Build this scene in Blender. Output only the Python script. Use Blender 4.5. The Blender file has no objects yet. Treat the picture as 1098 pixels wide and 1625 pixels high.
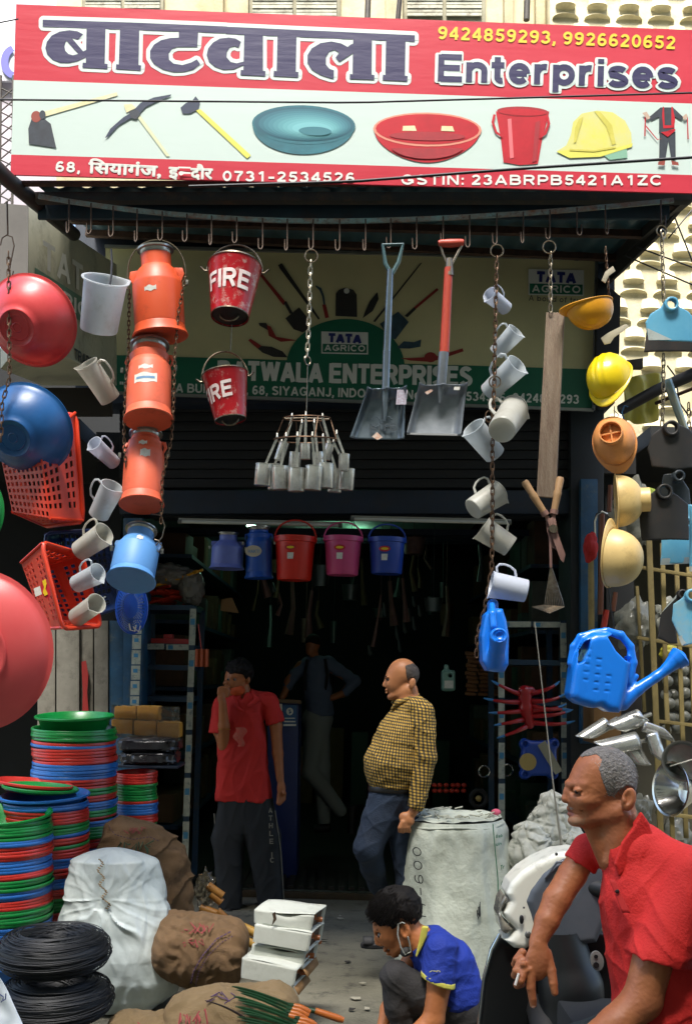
import bpy, bmesh, math, random
import numpy as np
from mathutils import Vector, Matrix, noise
R = math.radians
SC = bpy.context.scene
COL = SC.collection
random.seed(7)
# ---------------------------------------------------------------- camera
CAMZ = 1.5
PITCH, ROLL, FPX = R(9.0), R(1.6), 1650.0
_f = Vector((0, math.cos(PITCH), math.sin(PITCH)))
_r0 = Vector((1, 0, 0)); _u0 = Vector((0, -math.sin(PITCH), math.cos(PITCH)))
_r = _r0 * math.cos(ROLL) + _u0 * math.sin(ROLL)
_u = _u0 * math.cos(ROLL) - _r0 * math.sin(ROLL)
CAM = Vector((0, 0, CAMZ))
cd = bpy.data.cameras.new('camera'); camo = bpy.data.objects.new('camera', cd); COL.objects.link(camo)
cd.sensor_fit = 'VERTICAL'; cd.sensor_height = 24.0; cd.lens = 24.0 * FPX / 1625.0
cd.clip_start = 0.05; cd.clip_end = 500
m4 = Matrix(((_r.x, _u.x, -_f.x, 0), (_r.y, _u.y, -_f.y, 0), (_r.z, _u.z, -_f.z, CAMZ), (0, 0, 0, 1)))
camo.matrix_world = m4
SC.camera = camo
# ---------------------------------------------------------------- light
SUN_EL, SUN_AZ = 60.0, 12.0      # azimuth measured from straight behind the camera towards the left
w = bpy.data.worlds.new('World'); SC.world = w; w.use_nodes = True
nt = w.node_tree
sky = nt.nodes.new('ShaderNodeTexSky'); sky.sky_type = 'NISHITA'; sky.sun_disc = False
sky.sun_elevation = R(SUN_EL); sky.sun_rotation = R(180 + SUN_AZ); sky.air_density = 1.0; sky.dust_density = 3.0
bg = nt.nodes['Background']; bg.inputs[1].default_value = 0.15
nt.links.new(sky.outputs[0], bg.inputs[0])
sl = bpy.data.lights.new('sun', 'SUN'); so = bpy.data.objects.new('sun', sl); COL.objects.link(so)
sl.energy = 3.2; sl.angle = R(18.0); sl.color = (1.0, 0.96, 0.9)
sd = Vector((-math.sin(R(SUN_AZ)) * math.cos(R(SUN_EL)), -math.cos(R(SUN_AZ)) * math.cos(R(SUN_EL)), math.sin(R(SUN_EL))))
so.rotation_euler = sd.to_track_quat('Z', 'Y').to_euler(); so.location = (0, -2, 9)
SC.view_settings.view_transform = 'Standard'; SC.view_settings.look = 'None'
SC.view_settings.exposure = 1.72; SC.view_settings.gamma = 1.0; SC.view_settings.use_curve_mapping = False
SC.render.engine = 'CYCLES'
SC.cycles.max_bounces = 6; SC.cycles.transparent_max_bounces = 12

# ---------------------------------------------------------------- placing: a ray of the photo meets a real depth plane
def P(x, y, Y):
    d = _f * FPX + _r * (x - 549.0) - _u * (y - 812.5)
    return CAM + d * (Y / d.y)
def G(x, y, z=0.0):
    d = _f * FPX + _r * (x - 549.0) - _u * (y - 812.5)
    return CAM + d * ((z - CAMZ) / d.z)
class Fr:
    """local frame at real depth Y: units are pixels' worth of metres, w = away from the street"""
    def __init__(s, cx, cy, Y):
        s.cx, s.cy, s.Y = cx, cy, Y
        s.O = P(cx, cy, Y); s.ex = P(cx + 1, cy, Y) - s.O; s.ey = P(cx, cy + 1, Y) - s.O
        s.s = s.ex.length; s.ew = Vector((0, s.s, 0))
    def __call__(s, x, y, w=0.0):
        return s.O + s.ex * (x - s.cx) + s.ey * (y - s.cy) + s.ew * w
    def arr(s, a):
        a = np.asarray(a, dtype=np.float64)
        return (np.array(s.O)[None] + (a[:, 0:1] - s.cx) * np.array(s.ex)[None] + (a[:, 1:2] - s.cy) * np.array(s.ey)[None] + a[:, 2:3] * np.array(s.ew)[None])

# ---------------------------------------------------------------- materials
def C(h):
    h = h.lstrip('#'); v = [int(h[i:i + 2], 16) / 255 for i in (0, 2, 4)]
    return tuple(((c / 12.92) if c <= .04045 else ((c + .055) / 1.055) ** 2.4) for c in v) + (1,)
_M = {}
def mat(name, col, rough=.5, metal=0., col2=None, ns=6., mix=.5, bump=0., bs=40., trans=0., spec=.5, emit=None, estr=0., stretch=None, dirt=None, ds=3., damt=.4, coat=0., glass=0.):
    if name in _M: return _M[name]
    m = bpy.data.materials.new(name); m.use_nodes = True; _M[name] = m
    n = m.node_tree.nodes; l = m.node_tree.links; b = n['Principled BSDF']
    if isinstance(col, str): col = C(col)
    b.inputs['Base Color'].default_value = col; b.inputs['Roughness'].default_value = rough
    b.inputs['Metallic'].default_value = metal; b.inputs['Specular IOR Level'].default_value = spec
    b.inputs['Coat Weight'].default_value = coat
    if glass: b.inputs['Transmission Weight'].default_value = glass
    m.diffuse_color = col
    geo = n.new('ShaderNodeNewGeometry'); src = geo.outputs['Position']
    if stretch:
        mp = n.new('ShaderNodeMapping'); mp.inputs['Scale'].default_value = stretch; l.new(src, mp.inputs[0]); src = mp.outputs[0]
    cur = None
    if col2 is not None:
        if isinstance(col2, str): col2 = C(col2)
        t = n.new('ShaderNodeTexNoise'); t.inputs['Scale'].default_value = ns; t.inputs['Detail'].default_value = 8; t.inputs['Roughness'].default_value = .65
        l.new(src, t.inputs[0]); r = n.new('ShaderNodeValToRGB'); r.color_ramp.elements[0].position = .5 - .22; r.color_ramp.elements[1].position = .5 + .22
        r.color_ramp.elements[0].color = (0, 0, 0, 1); r.color_ramp.elements[1].color = (mix * 2 if mix < .5 else 1,) * 3 + (1,)
        l.new(t.outputs[0], r.inputs[0]); mx = n.new('ShaderNodeMixRGB'); mx.inputs[1].default_value = col; mx.inputs[2].default_value = col2
        l.new(r.outputs[0], mx.inputs[0]); cur = mx.outputs[0]
    if dirt is not None:
        if isinstance(dirt, str): dirt = C(dirt)
        t = n.new('ShaderNodeTexNoise'); t.inputs['Scale'].default_value = ds; t.inputs['Detail'].default_value = 12; t.inputs['Roughness'].default_value = .75
        l.new(src, t.inputs[0]); r = n.new('ShaderNodeValToRGB'); r.color_ramp.elements[0].position = .52; r.color_ramp.elements[1].position = .68
        r.color_ramp.elements[0].color = (0, 0, 0, 1); r.color_ramp.elements[1].color = (damt,) * 3 + (1,)
        l.new(t.outputs[0], r.inputs[0]); mx = n.new('ShaderNodeMixRGB'); mx.inputs[2].default_value = dirt
        if cur: l.new(cur, mx.inputs[1])
        else: mx.inputs[1].default_value = col
        l.new(r.outputs[0], mx.inputs[0]); cur = mx.outputs[0]
    if cur: l.new(cur, b.inputs['Base Color'])
    if bump:
        t = n.new('ShaderNodeTexNoise'); t.inputs['Scale'].default_value = bs; t.inputs['Detail'].default_value = 6
        l.new(src, t.inputs[0]); bp = n.new('ShaderNodeBump'); bp.inputs['Strength'].default_value = bump; bp.inputs['Distance'].default_value = .01
        l.new(t.outputs[0], bp.inputs['Height']); l.new(bp.outputs[0], b.inputs['Normal'])
    if emit:
        b.inputs['Emission Color'].default_value = C(emit); b.inputs['Emission Strength'].default_value = estr
    if trans:
        tr = n.new('ShaderNodeBsdfTranslucent'); tr.inputs[0].default_value = col; mxs = n.new('ShaderNodeMixShader'); mxs.inputs[0].default_value = trans
        if cur: l.new(cur, tr.inputs[0])
        l.new(b.outputs[0], mxs.inputs[1]); l.new(tr.outputs[0], mxs.inputs[2]); l.new(mxs.outputs[0], n['Material Output'].inputs[0])
    return m

# ---------------------------------------------------------------- objects
def _wl(o):
    v = Vector((0, 0, 0))
    while o: v = v + o.location; o = o.parent
    return v
def tag(o, label=None, cat=None, group=None, kind=None):
    if label: o['label'] = label
    if cat: o['category'] = cat
    if group: o['group'] = group
    if kind: o['kind'] = kind
    return o
def thing(name, label, cat, loc=(0, 0, 0), group=None):
    o = bpy.data.objects.new(name, None); COL.objects.link(o); o.location = loc; o.empty_display_size = .05
    return tag(o, label, cat, group)
class MB:
    def __init__(s): s.v = []; s.f = []; s.m = []; s.mi = 0
    def add(s, vs, fs):
        b = len(s.v); s.v.extend([tuple(p) for p in vs]); s.f.extend([tuple(b + i for i in f) for f in fs]); s.m.extend([s.mi] * len(fs)); return s
    def quad(s, a, b, c, d): return s.add([a, b, c, d], [(0, 1, 2, 3)])
    def hexa(s, p):   # 8 corners, bottom 4 then top 4
        return s.add(p, [(0, 3, 2, 1), (4, 5, 6, 7), (0, 1, 5, 4), (1, 2, 6, 5), (2, 3, 7, 6), (3, 0, 4, 7)])
    def box(s, c, sz, M=None):
        c = Vector(c); h = Vector(sz) / 2; p = []
        for z in (-1, 1):
            for x, y in ((-1, -1), (1, -1), (1, 1), (-1, 1)):
                q = Vector((x * h.x, y * h.y, z * h.z)); q = (M @ q) if M else q; p.append(c + q)
        return s.hexa(p)
    def bar(s, a, b, wx, wy, up=(0, 0, 1)):
        a = Vector(a); b = Vector(b); d = (b - a).normalized(); up = Vector(up)
        if abs(d.dot(up)) > .95: up = Vector((0, 1, 0))
        x = d.cross(up).normalized(); y = x.cross(d)
        p = [q + x * (i * wx / 2) + y * (j * wy / 2) for q in (a, b) for i, j in ((-1, -1), (1, -1), (1, 1), (-1, 1))]
        return s.hexa(p)
    def lathe(s, prof, n=24, M=None, fn=None):
        vs = []; fs = []; k = len(prof)
        for i in range(n):
            a = 2 * math.pi * i / n
            for r, z in prof:
                r = max(r, 1e-5)
                q = Vector((r * math.cos(a), r * math.sin(a), z))
                if fn: q = fn(q, a, r, z)
                vs.append(M @ q if M else q)
        for i in range(n):
            j = (i + 1) % n
            for t in range(k - 1): fs.append((i * k + t, j * k + t, j * k + t + 1, i * k + t + 1))
        return s.add(vs, fs)
    def tube(s, pts, r, n=8, closed=False, cap=True):
        pts = [Vector(p) for p in pts]; k = len(pts); rr = r if isinstance(r, (list, tuple)) else [r] * k
        vs = []; prev = None
        for i, p in enumerate(pts):
            a = pts[(i - 1) % k] if (closed or i > 0) else p; b = pts[(i + 1) % k] if (closed or i < k - 1) else p
            d = (b - a); d = d.normalized() if d.length > 1e-9 else Vector((0, 0, 1))
            if prev is None:
                x = d.cross(Vector((0, 0, 1))); x = x if x.length > .1 else d.cross(Vector((0, 1, 0)))
            else: x = prev - d * prev.dot(d)
            x.normalize(); prev = x; y = d.cross(x)
            for j in range(n):
                t = 2 * math.pi * j / n; vs.append(p + (x * math.cos(t) + y * math.sin(t)) * rr[i])
        fs = []
        for i in range(k if closed else k - 1):
            ii = (i + 1) % k
            for j in range(n): jj = (j + 1) % n; fs.append((i * n + j, i * n + jj, ii * n + jj, ii * n + j))
        if not closed and cap: fs.append(tuple(range(n))[::-1]); fs.append(tuple((k - 1) * n + j for j in range(n)))
        return s.add(vs, fs)
    def grid(s, fn, nu, nv, cu=False, cv=False):
        vs = [fn(i / nu if cu else i / (nu - 1), j / nv if cv else j / (nv - 1)) for i in range(nu) for j in range(nv)]; fs = []
        for i in range(nu if cu else nu - 1):
            for j in range(nv if cv else nv - 1):
                a, b = (i + 1) % nu, (j + 1) % nv; fs.append((i * nv + j, a * nv + j, a * nv + b, i * nv + b))
        return s.add(vs, fs)
    def poly(s, pts, ext=None):
        k = len(pts); pts = [Vector(p) for p in pts]
        if ext is None: return s.add(pts, [tuple(range(k))])
        ext = Vector(ext); q = [p + ext for p in pts]
        return s.add(pts + q, [tuple(range(k))[::-1], tuple(range(k, 2 * k))] + [(i, (i + 1) % k, k + (i + 1) % k, k + i) for i in range(k)])
    def ell(s, c, r, M=None, n=16, k=10):
        c = Vector(c); prof = [(math.sin(math.pi * t / k), -math.cos(math.pi * t / k)) for t in range(k + 1)]
        def f(q, a, rr, z):
            q = Vector((q.x * r[0], q.y * r[1], q.z * r[2])); return c + (M @ q if M else q)
        return s.lathe(prof, n, None, f)
    def build(s, name, m, parent=None, smooth=True, bevel=0., angle=40, solid=0., loc=None):
        off = _wl(parent) if parent else (Vector(loc) if loc else Vector((0, 0, 0)))
        me = bpy.data.meshes.new(name); me.from_pydata([(a - off.x, b - off.y, c - off.z) for a, b, c in s.v], [], s.f)
        ms = m if isinstance(m, (list, tuple)) else [m]
        for q in ms: me.materials.append(q)
        if len(ms) > 1: me.polygons.foreach_set('material_index', s.m)
        bm = bmesh.new(); bm.from_mesh(me); bmesh.ops.remove_doubles(bm, verts=bm.verts, dist=1e-6)
        try: bmesh.ops.dissolve_degenerate(bm, dist=1e-7, edges=bm.edges)
        except Exception: pass
        bmesh.ops.recalc_face_normals(bm, faces=bm.faces)
        if bevel: 
            es = [e for e in bm.edges if len(e.link_faces) == 2 and e.calc_face_angle(0) > R(35)]
            bmesh.ops.bevel(bm, geom=es, offset=bevel, segments=2, profile=.6, affect='EDGES', clamp_overlap=True)
        bm.to_mesh(me); bm.free()
        if smooth: me.shade_smooth(); me.set_sharp_from_angle(angle=R(angle))
        o = bpy.data.objects.new(name, me); COL.objects.link(o); o.location = (0, 0, 0)
        if parent: o.parent = parent
        elif loc: o.location = loc
        if solid:
            md = o.modifiers.new('thickness', 'SOLIDIFY'); md.thickness = solid; md.offset = 0
        return o
def copy_tree(o, parent=None):
    c = o.copy(); COL.objects.link(c); c.parent = parent
    for ch in o.children: copy_tree(ch, c)
    return c
def axis_frame(p0, p1, hint, h=1.0):
    """matrix taking local z 0..h onto p0..p1, local +x towards hint"""
    z = (p1 - p0); sc = z.length / h; z.normalize(); hint = Vector(hint); x = hint - z * hint.dot(z); x.normalize(); y = z.cross(x)
    return Matrix(((x.x * sc, y.x * sc, z.x * sc, p0.x), (x.y * sc, y.y * sc, z.y * sc, p0.y), (x.z * sc, y.z * sc, z.z * sc, p0.z), (0, 0, 0, 1)))
def structure(name, mb, m, **k): return tag(mb.build(name, m, **k), kind='structure')

# ---------------------------------------------------------------- lettering
_tc = {}
def glyphs(s):
    if s in _tc: return _tc[s]
    c = bpy.data.curves.new('lettering', 'FONT'); c.body = s; c.resolution_u = 4
    o = bpy.data.objects.new('lettering', c); COL.objects.link(o); bpy.context.view_layer.update()
    me = bpy.data.meshes.new_from_object(o.evaluated_get(bpy.context.evaluated_depsgraph_get()))
    v = np.array([tuple(q.co) for q in me.vertices]); f = [tuple(p.vertices) for p in me.polygons]
    bpy.data.objects.remove(o); bpy.data.curves.remove(c); bpy.data.meshes.remove(me)
    _tc[s] = (v, f); return v, f
CAPH = 1.0
def _arc(cx, cy, rx, ry, a0, a1, n=None):
    n = n or max(5, int(abs(a1 - a0) / 18)); return [(cx + rx * math.cos(R(a0 + (a1 - a0) * i / n)), cy + ry * math.sin(R(a0 + (a1 - a0) * i / n))) for i in range(n + 1)]
def _gl():
    """bold sans letters as centre-line strokes: height 0..1 is the cap height, t = half stroke"""
    t = .095; a, z = t, 1 - t; G_ = {}
    def g(c, w, *st): G_[c] = (w, st)
    g('E', .72, [(a, 0), (a, 1)], [(a, z), (.70, z)], [(a, .51), (.65, .51)], [(a, t), (.72, t)])
    g('F', .66, [(a, 0), (a, 1)], [(a, z), (.66, z)], [(a, .5), (.58, .5)])
    g('T', .70, [(.35, 0), (.35, 1)], [(0, z), (.70, z)]); g('I', .2, [(.1, 0), (.1, 1)]); g('L', .64, [(a, 0), (a, 1)], [(a, t), (.64, t)])
    g('H', .76, [(a, 0), (a, 1)], [(.76 - a, 0), (.76 - a, 1)], [(a, .5), (.7, .5)])
    g('N', .78, [(a, 0), (a, 1)], [(.78 - a, 0), (.78 - a, 1)], [(a, .98), (.78 - a, .02)]); g('A', .84, [(.09, 0), (.42, .96)], [(.42, .96), (.75, 0)], [(.2, .3), (.64, .3)])
    g('W', 1.1, [(.08, 1), (.3, .03)], [(.3, .03), (.55, .97)], [(.55, .97), (.8, .03)], [(.8, .03), (1.02, 1)]); g('Y', .8, [(.07, 1), (.4, .48)], [(.73, 1), (.4, .48)], [(.4, .5), (.4, 0)])
    g('Z', .7, [(.04, z), (.66, z)], [(.6, .94), (.1, .06)], [(.04, t), (.68, t)]); g('K', .78, [(a, 0), (a, 1)], [(.72, 1), (a, .36)], [(.3, .56), (.72, 0)]); g('X', .78, [(.07, 0), (.71, 1)], [(.71, 0), (.07, 1)])
    g('B', .76, [(a, 0), (a, 1)], [(a, z), (.4, z)] + _arc(.42, .715, .2, .19, 90, -90) + [(a, .52)], [(a, .52), (.42, .52)] + _arc(.44, .307, .23, .212, 90, -90) + [(a, t)])
    g('P', .72, [(a, 0), (a, 1)], [(a, z), (.38, z)] + _arc(.40, .67, .23, .235, 90, -90) + [(a, .435)]); g('R', .78, [(a, 0), (a, 1)], [(a, z), (.42, z)] + _arc(.44, .69, .21, .215, 90, -90) + [(a, .475)], [(.42, .46), (.68, .02)])
    g('D', .78, [(a, 0), (a, 1)], [(a, z), (.33, z)] + _arc(.33, .5, .355, .405, 90, -90) + [(a, t)]); g('O', .86, _arc(.43, .5, .335, .405, 0, 360, 22)); g('C', .78, _arc(.42, .5, .33, .405, 42, 318, 18)); g('G', .84, _arc(.42, .5, .33, .405, 45, 340, 18), [(.44, .45), (.76, .45)], [(.74, .5), (.74, .16)])
    g('S', .72, _arc(.36, .715, .25, .19, 25, 180, 10) + [(.14, .63)] + [(.36, .52), (.56, .42)] + _arc(.36, .29, .27, .195, 20, -160, 12)); g('J', .6, [(.5, 1), (.5, .3)] + _arc(.3, .3, .2, .21, 0, -170, 9)); g('U', .76, [(a, 1), (a, .36)] + _arc(.38, .36, .285, .265, 180, 360, 10) + [(.665, 1)]); g('M', .88, [(a, 0), (a, 1)], [(.785, 0), (.785, 1)], [(a, .97), (.44, .1)], [(.785, .97), (.44, .1)]); g('V', .8, [(.07, 1), (.4, .03)], [(.4, .03), (.73, 1)])
    g('0', .62, _arc(.31, .5, .215, .405, 0, 360, 20)); g('1', .62, [(.38, 0), (.38, 1)], [(.37, .93), (.15, .74)]); g('2', .62, _arc(.3, .69, .205, .215, 165, -35, 10) + [(.12, .12)], [(.04, t), (.58, t)])
    g('3', .62, _arc(.29, .71, .2, .195, 160, -75, 10), _arc(.29, .3, .23, .21, 85, -165, 12)); g('4', .62, [(.44, 0), (.44, 1)], [(.44, .95), (.06, .33)], [(.03, .3), (.6, .3)]); g('5', .62, [(.56, z), (.18, z)], [(.19, .95), (.13, .5)], _arc(.3, .33, .22, .235, 135, -160, 14))
    g('6', .62, _arc(.31, .31, .21, .215, 0, 360, 18), [(.1, .33)] + _arc(.34, .5, .23, .405, 180, 50, 9)); g('7', .62, [(.04, z), (.58, z)], [(.55, .9), (.3, .45), (.24, 0)]); g('8', .62, _arc(.31, .715, .185, .19, 0, 360, 16), _arc(.31, .3, .215, .21, 0, 360, 18)); g('9', .62, _arc(.31, .69, .21, .215, 0, 360, 18), [(.52, .67)] + _arc(.28, .5, .23, .405, 0, -130, 9))
    x = .74
    g('n', .64, [(a, 0), (a, x)], [(a, .45)] + _arc(.33, .42, .215, .23, 150, 0, 7) + [(.545, 0)]); g('t', .4, [(.18, .96), (.18, .25)] + _arc(.3, .22, .12, .13, 180, 290, 5), [(0, .66), (.38, .66)]); g('r', .44, [(a, 0), (a, x)], [(a, .4)] + _arc(.32, .4, .21, .25, 160, 75, 5))
    g('e', .64, [(.1, .37), (.54, .37)], _arc(.32, .37, .225, .285, 0, 318, 16)); g('p', .66, [(a, -.27), (a, x)], _arc(.34, .37, .23, .285, 0, 360, 18)); g('i', .2, [(.1, 0), (.1, x)], [(.1, .83), (.1, 1)]); g('s', .6, _arc(.3, .53, .2, .13, 25, 180, 8) + [(.12, .46), (.3, .39), (.46, .31)] + _arc(.3, .21, .22, .13, 25, -165, 9))
    g('o', .66, _arc(.33, .37, .235, .285, 0, 360, 18)); g('f', .38, [(.16, 0), (.16, .8)] + _arc(.3, .78, .14, .13, 180, 90, 4), [(0, .66), (.36, .66)]); g('b', .66, [(a, 0), (a, 1)], _arc(.34, .37, .23, .285, 0, 360, 18)); g('d', .66, [(.57, 0), (.57, 1)], _arc(.32, .37, .23, .285, 0, 360, 18)); g('u', .64, [(a, x), (a, .3)] + _arc(.31, .3, .215, .22, 180, 350, 7), [(.545, x), (.545, 0)]); g('h', .64, [(a, 0), (a, 1)], [(a, .45)] + _arc(.33, .42, .215, .23, 150, 0, 7) + [(.545, 0)]); g('a', .62, _arc(.3, .5, .2, .16, 160, 0, 6) + [(.5, 0)], _arc(.28, .22, .18, .14, 30, 330, 10)); g('l', .2, [(.1, 0), (.1, 1)])
    g('.', .22, [(.11, 0), (.11, .2)]); g(',', .24, [(.13, .2), (.13, .04), (.06, -.14)]); g(':', .22, [(.11, 0), (.11, .2)], [(.11, .5), (.11, .7)]); g('-', .44, [(.03, .38), (.4, .38)]); g('"', .42, [(.1, 1), (.1, .68)], [(.32, 1), (.32, .68)]); g(' ', .3)
    return G_
_GL = _gl()
def stroke_mesh(s, half, sx=1.):
    """list of (pts, faces): ribbons of half-width 'half' (cap height = 1), spacing .13"""
    out = []; x0 = 0
    for ch in s:
        w, st = _GL[ch]
        for ln in st:
            p = np.array(ln, float); p[:, 0] += x0; p[:, 0] *= sx; k = len(p); d = np.gradient(p, axis=0) if k > 2 else np.repeat((p[1:] - p[:1]), 2, 0)
            if np.allclose(p[0], p[-1]): d[0] = d[-1] = p[1] - p[-2]
            d /= np.maximum(np.hypot(d[:, 0], d[:, 1]), 1e-9)[:, None]; nn = np.stack([-d[:, 1], d[:, 0]], 1)
            if k > 2:
                for q in range(1, k - 1):
                    e = p[q] - p[q - 1]; e /= max(np.hypot(*e), 1e-9); c = max(.5, abs(e @ d[q])); nn[q] /= c
            v = np.concatenate([p + nn * half, p - nn * half]); out.append((v, [(i, i + 1, k + i + 1, k + i) for i in range(k - 1)]))
        x0 += w + (.11 if ch != ' ' else .02)
    return out, (x0 - .11) * sx
def text2d(s, x0, y0, x1, y1, cap, bold=0., n=8, shear=0., vert=None, half=.095):
    """list of (points, faces) in 2D pixel space; cap = cap height in px; bold widens the strokes by px"""
    d = np.array([x1 - x0, y1 - y0], float); L = np.hypot(*d); du = d / L; up = np.array([du[1], -du[0]]) if vert is None else np.array(vert, float); outs = []
    if all(ch in _GL for ch in s):
        ly, W = stroke_mesh(s, 0); sx = L / W / cap; ly, W = stroke_mesh(s, half + bold / cap, sx)
        return [(np.array([x0, y0])[None] + (v[:, 0] * cap)[:, None] * du[None] + (v[:, 1] * cap)[:, None] * up[None], f) for v, f in ly]
    v, f = glyphs(s); a, b = v[:, 0].min(), v[:, 0].max(); bold = max(bold, .8)
    t = (v[:, 0] - a) / (b - a) * (L - 2 * bold) + bold; h = v[:, 1] / .62 * (cap - 2 * bold) + bold
    base = np.array([x0, y0])[None] + t[:, None] * du[None] + h[:, None] * up[None]; outs = [(base, f)]
    for k in range(n): an = 2 * math.pi * k / n; outs.append((base + np.array([math.cos(an), math.sin(an)])[None] * bold, f))
    return outs
def grow(layers, r, n=12):
    return [(p + np.array([math.cos(2 * math.pi * k / n), math.sin(2 * math.pi * k / n)])[None] * r, f) for k in range(n) for p, f in layers]
def flat2d(mb, layers, mapf, step=None):
    """lay flat 2D shapes on a surface: mapf(x, y, lift)"""
    step = .0012 / max(len(layers), 4)
    for i, (p, f) in enumerate(layers): mb.add([mapf(q[0], q[1], i * step) for q in p], f)
def P2(pts): return (np.array(pts, float), [tuple(range(len(pts)))])
def planar(Y, layer=0.0):
    return lambda x, y, l: P(x, y, Y - layer - l)

# ---------------------------------------------------------------- signed-distance sculpting (surface nets)
def smin(a, b, k):
    h = np.clip(.5 + .5 * (b - a) / k, 0, 1); return b + (a - b) * h - k * h * (1 - h)
def smax(a, b, k): return -smin(-a, -b, k)
def s_ell(p, c, r, rot=0.):
    q = p - np.array(c, np.float32)
    if rot:
        cr, sr = math.cos(R(rot)), math.sin(R(rot)); x = q[:, 0] * cr + q[:, 1] * sr; y = -q[:, 0] * sr + q[:, 1] * cr
        q = np.stack([x, y, q[:, 2]], 1)
    r = np.array(r, np.float32); k0 = np.sqrt(((q / r) ** 2).sum(1)); k1 = np.sqrt(((q / (r * r)) ** 2).sum(1)) + 1e-6
    return k0 * (k0 - 1) / k1
def s_cap(p, a, b, ra, rb):
    a = np.array(a, np.float32); b = np.array(b, np.float32); ba = b - a; pa = p - a
    h = np.clip((pa @ ba) / max(float(ba @ ba), 1e-6), 0, 1); q = pa - h[:, None] * ba
    return np.sqrt((q * q).sum(1)) - (ra + (rb - ra) * h)
def s_chain(p, pts, k=3.):
    """pts: list of (x, y, w, r)"""
    d = None
    for a, b in zip(pts[:-1], pts[1:]):
        e = s_cap(p, a[:3], b[:3], a[3], b[3]); d = e if d is None else smin(d, e, k)
    return d
def s_flat(p, a, b, ra, rb, sq):
    """capsule squashed along depth by sq"""
    q = p.copy(); q[:, 2] = q[:, 2] / sq; a = (a[0], a[1], a[2] / sq); b = (b[0], b[1], b[2] / sq)
    return s_cap(q, a, b, ra, rb) * min(1., sq)
def s_box(p, c, h, r=0.):
    q = np.abs(p - np.array(c, np.float32)) - (np.array(h, np.float32) - r)
    return np.sqrt((np.maximum(q, 0) ** 2).sum(1)) + np.minimum(q.max(1), 0) - r
def s_poly(p, poly):
    """2D polygon distance in x,y"""
    x = p[:, 0]; y = p[:, 1]; v = np.array(poly, np.float32); d = np.full(len(x), 1e9, np.float32); s = np.ones(len(x), np.float32); n = len(v); j = n - 1
    for i in range(n):
        e = v[j] - v[i]; wx = x - v[i, 0]; wy = y - v[i, 1]; t = np.clip((wx * e[0] + wy * e[1]) / (e @ e), 0, 1)
        bx = wx - e[0] * t; by = wy - e[1] * t; d = np.minimum(d, bx * bx + by * by)
        c1 = y >= v[i, 1]; c2 = y < v[j, 1]; c3 = e[0] * wy > e[1] * wx
        al = (c1 & c2 & c3) | (~c1 & ~c2 & ~c3); s = np.where(al, -s, s); j = i
    return s * np.sqrt(d)
def s_ext(d2, z, z0, h, r):
    a = d2 + r; b = np.abs(z - z0) - h + r
    return np.minimum(np.maximum(a, b), 0) + np.sqrt(np.maximum(a, 0) ** 2 + np.maximum(b, 0) ** 2) - r
def wob(p, s=1., sc=10., sd=0):
    x, y, z = p[:, 0] / sc, p[:, 1] / sc, p[:, 2] / sc
    return s * (np.sin(x * 1.3 + 1.7 * np.sin(y * .9 + sd) + sd) * np.cos(z * 1.1 + .8 * np.sin(x * .7)) * .6 + .4 * np.sin(2.3 * y + 1.9 * np.sin(1.7 * x + sd * 2) + z * 1.7))
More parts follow.
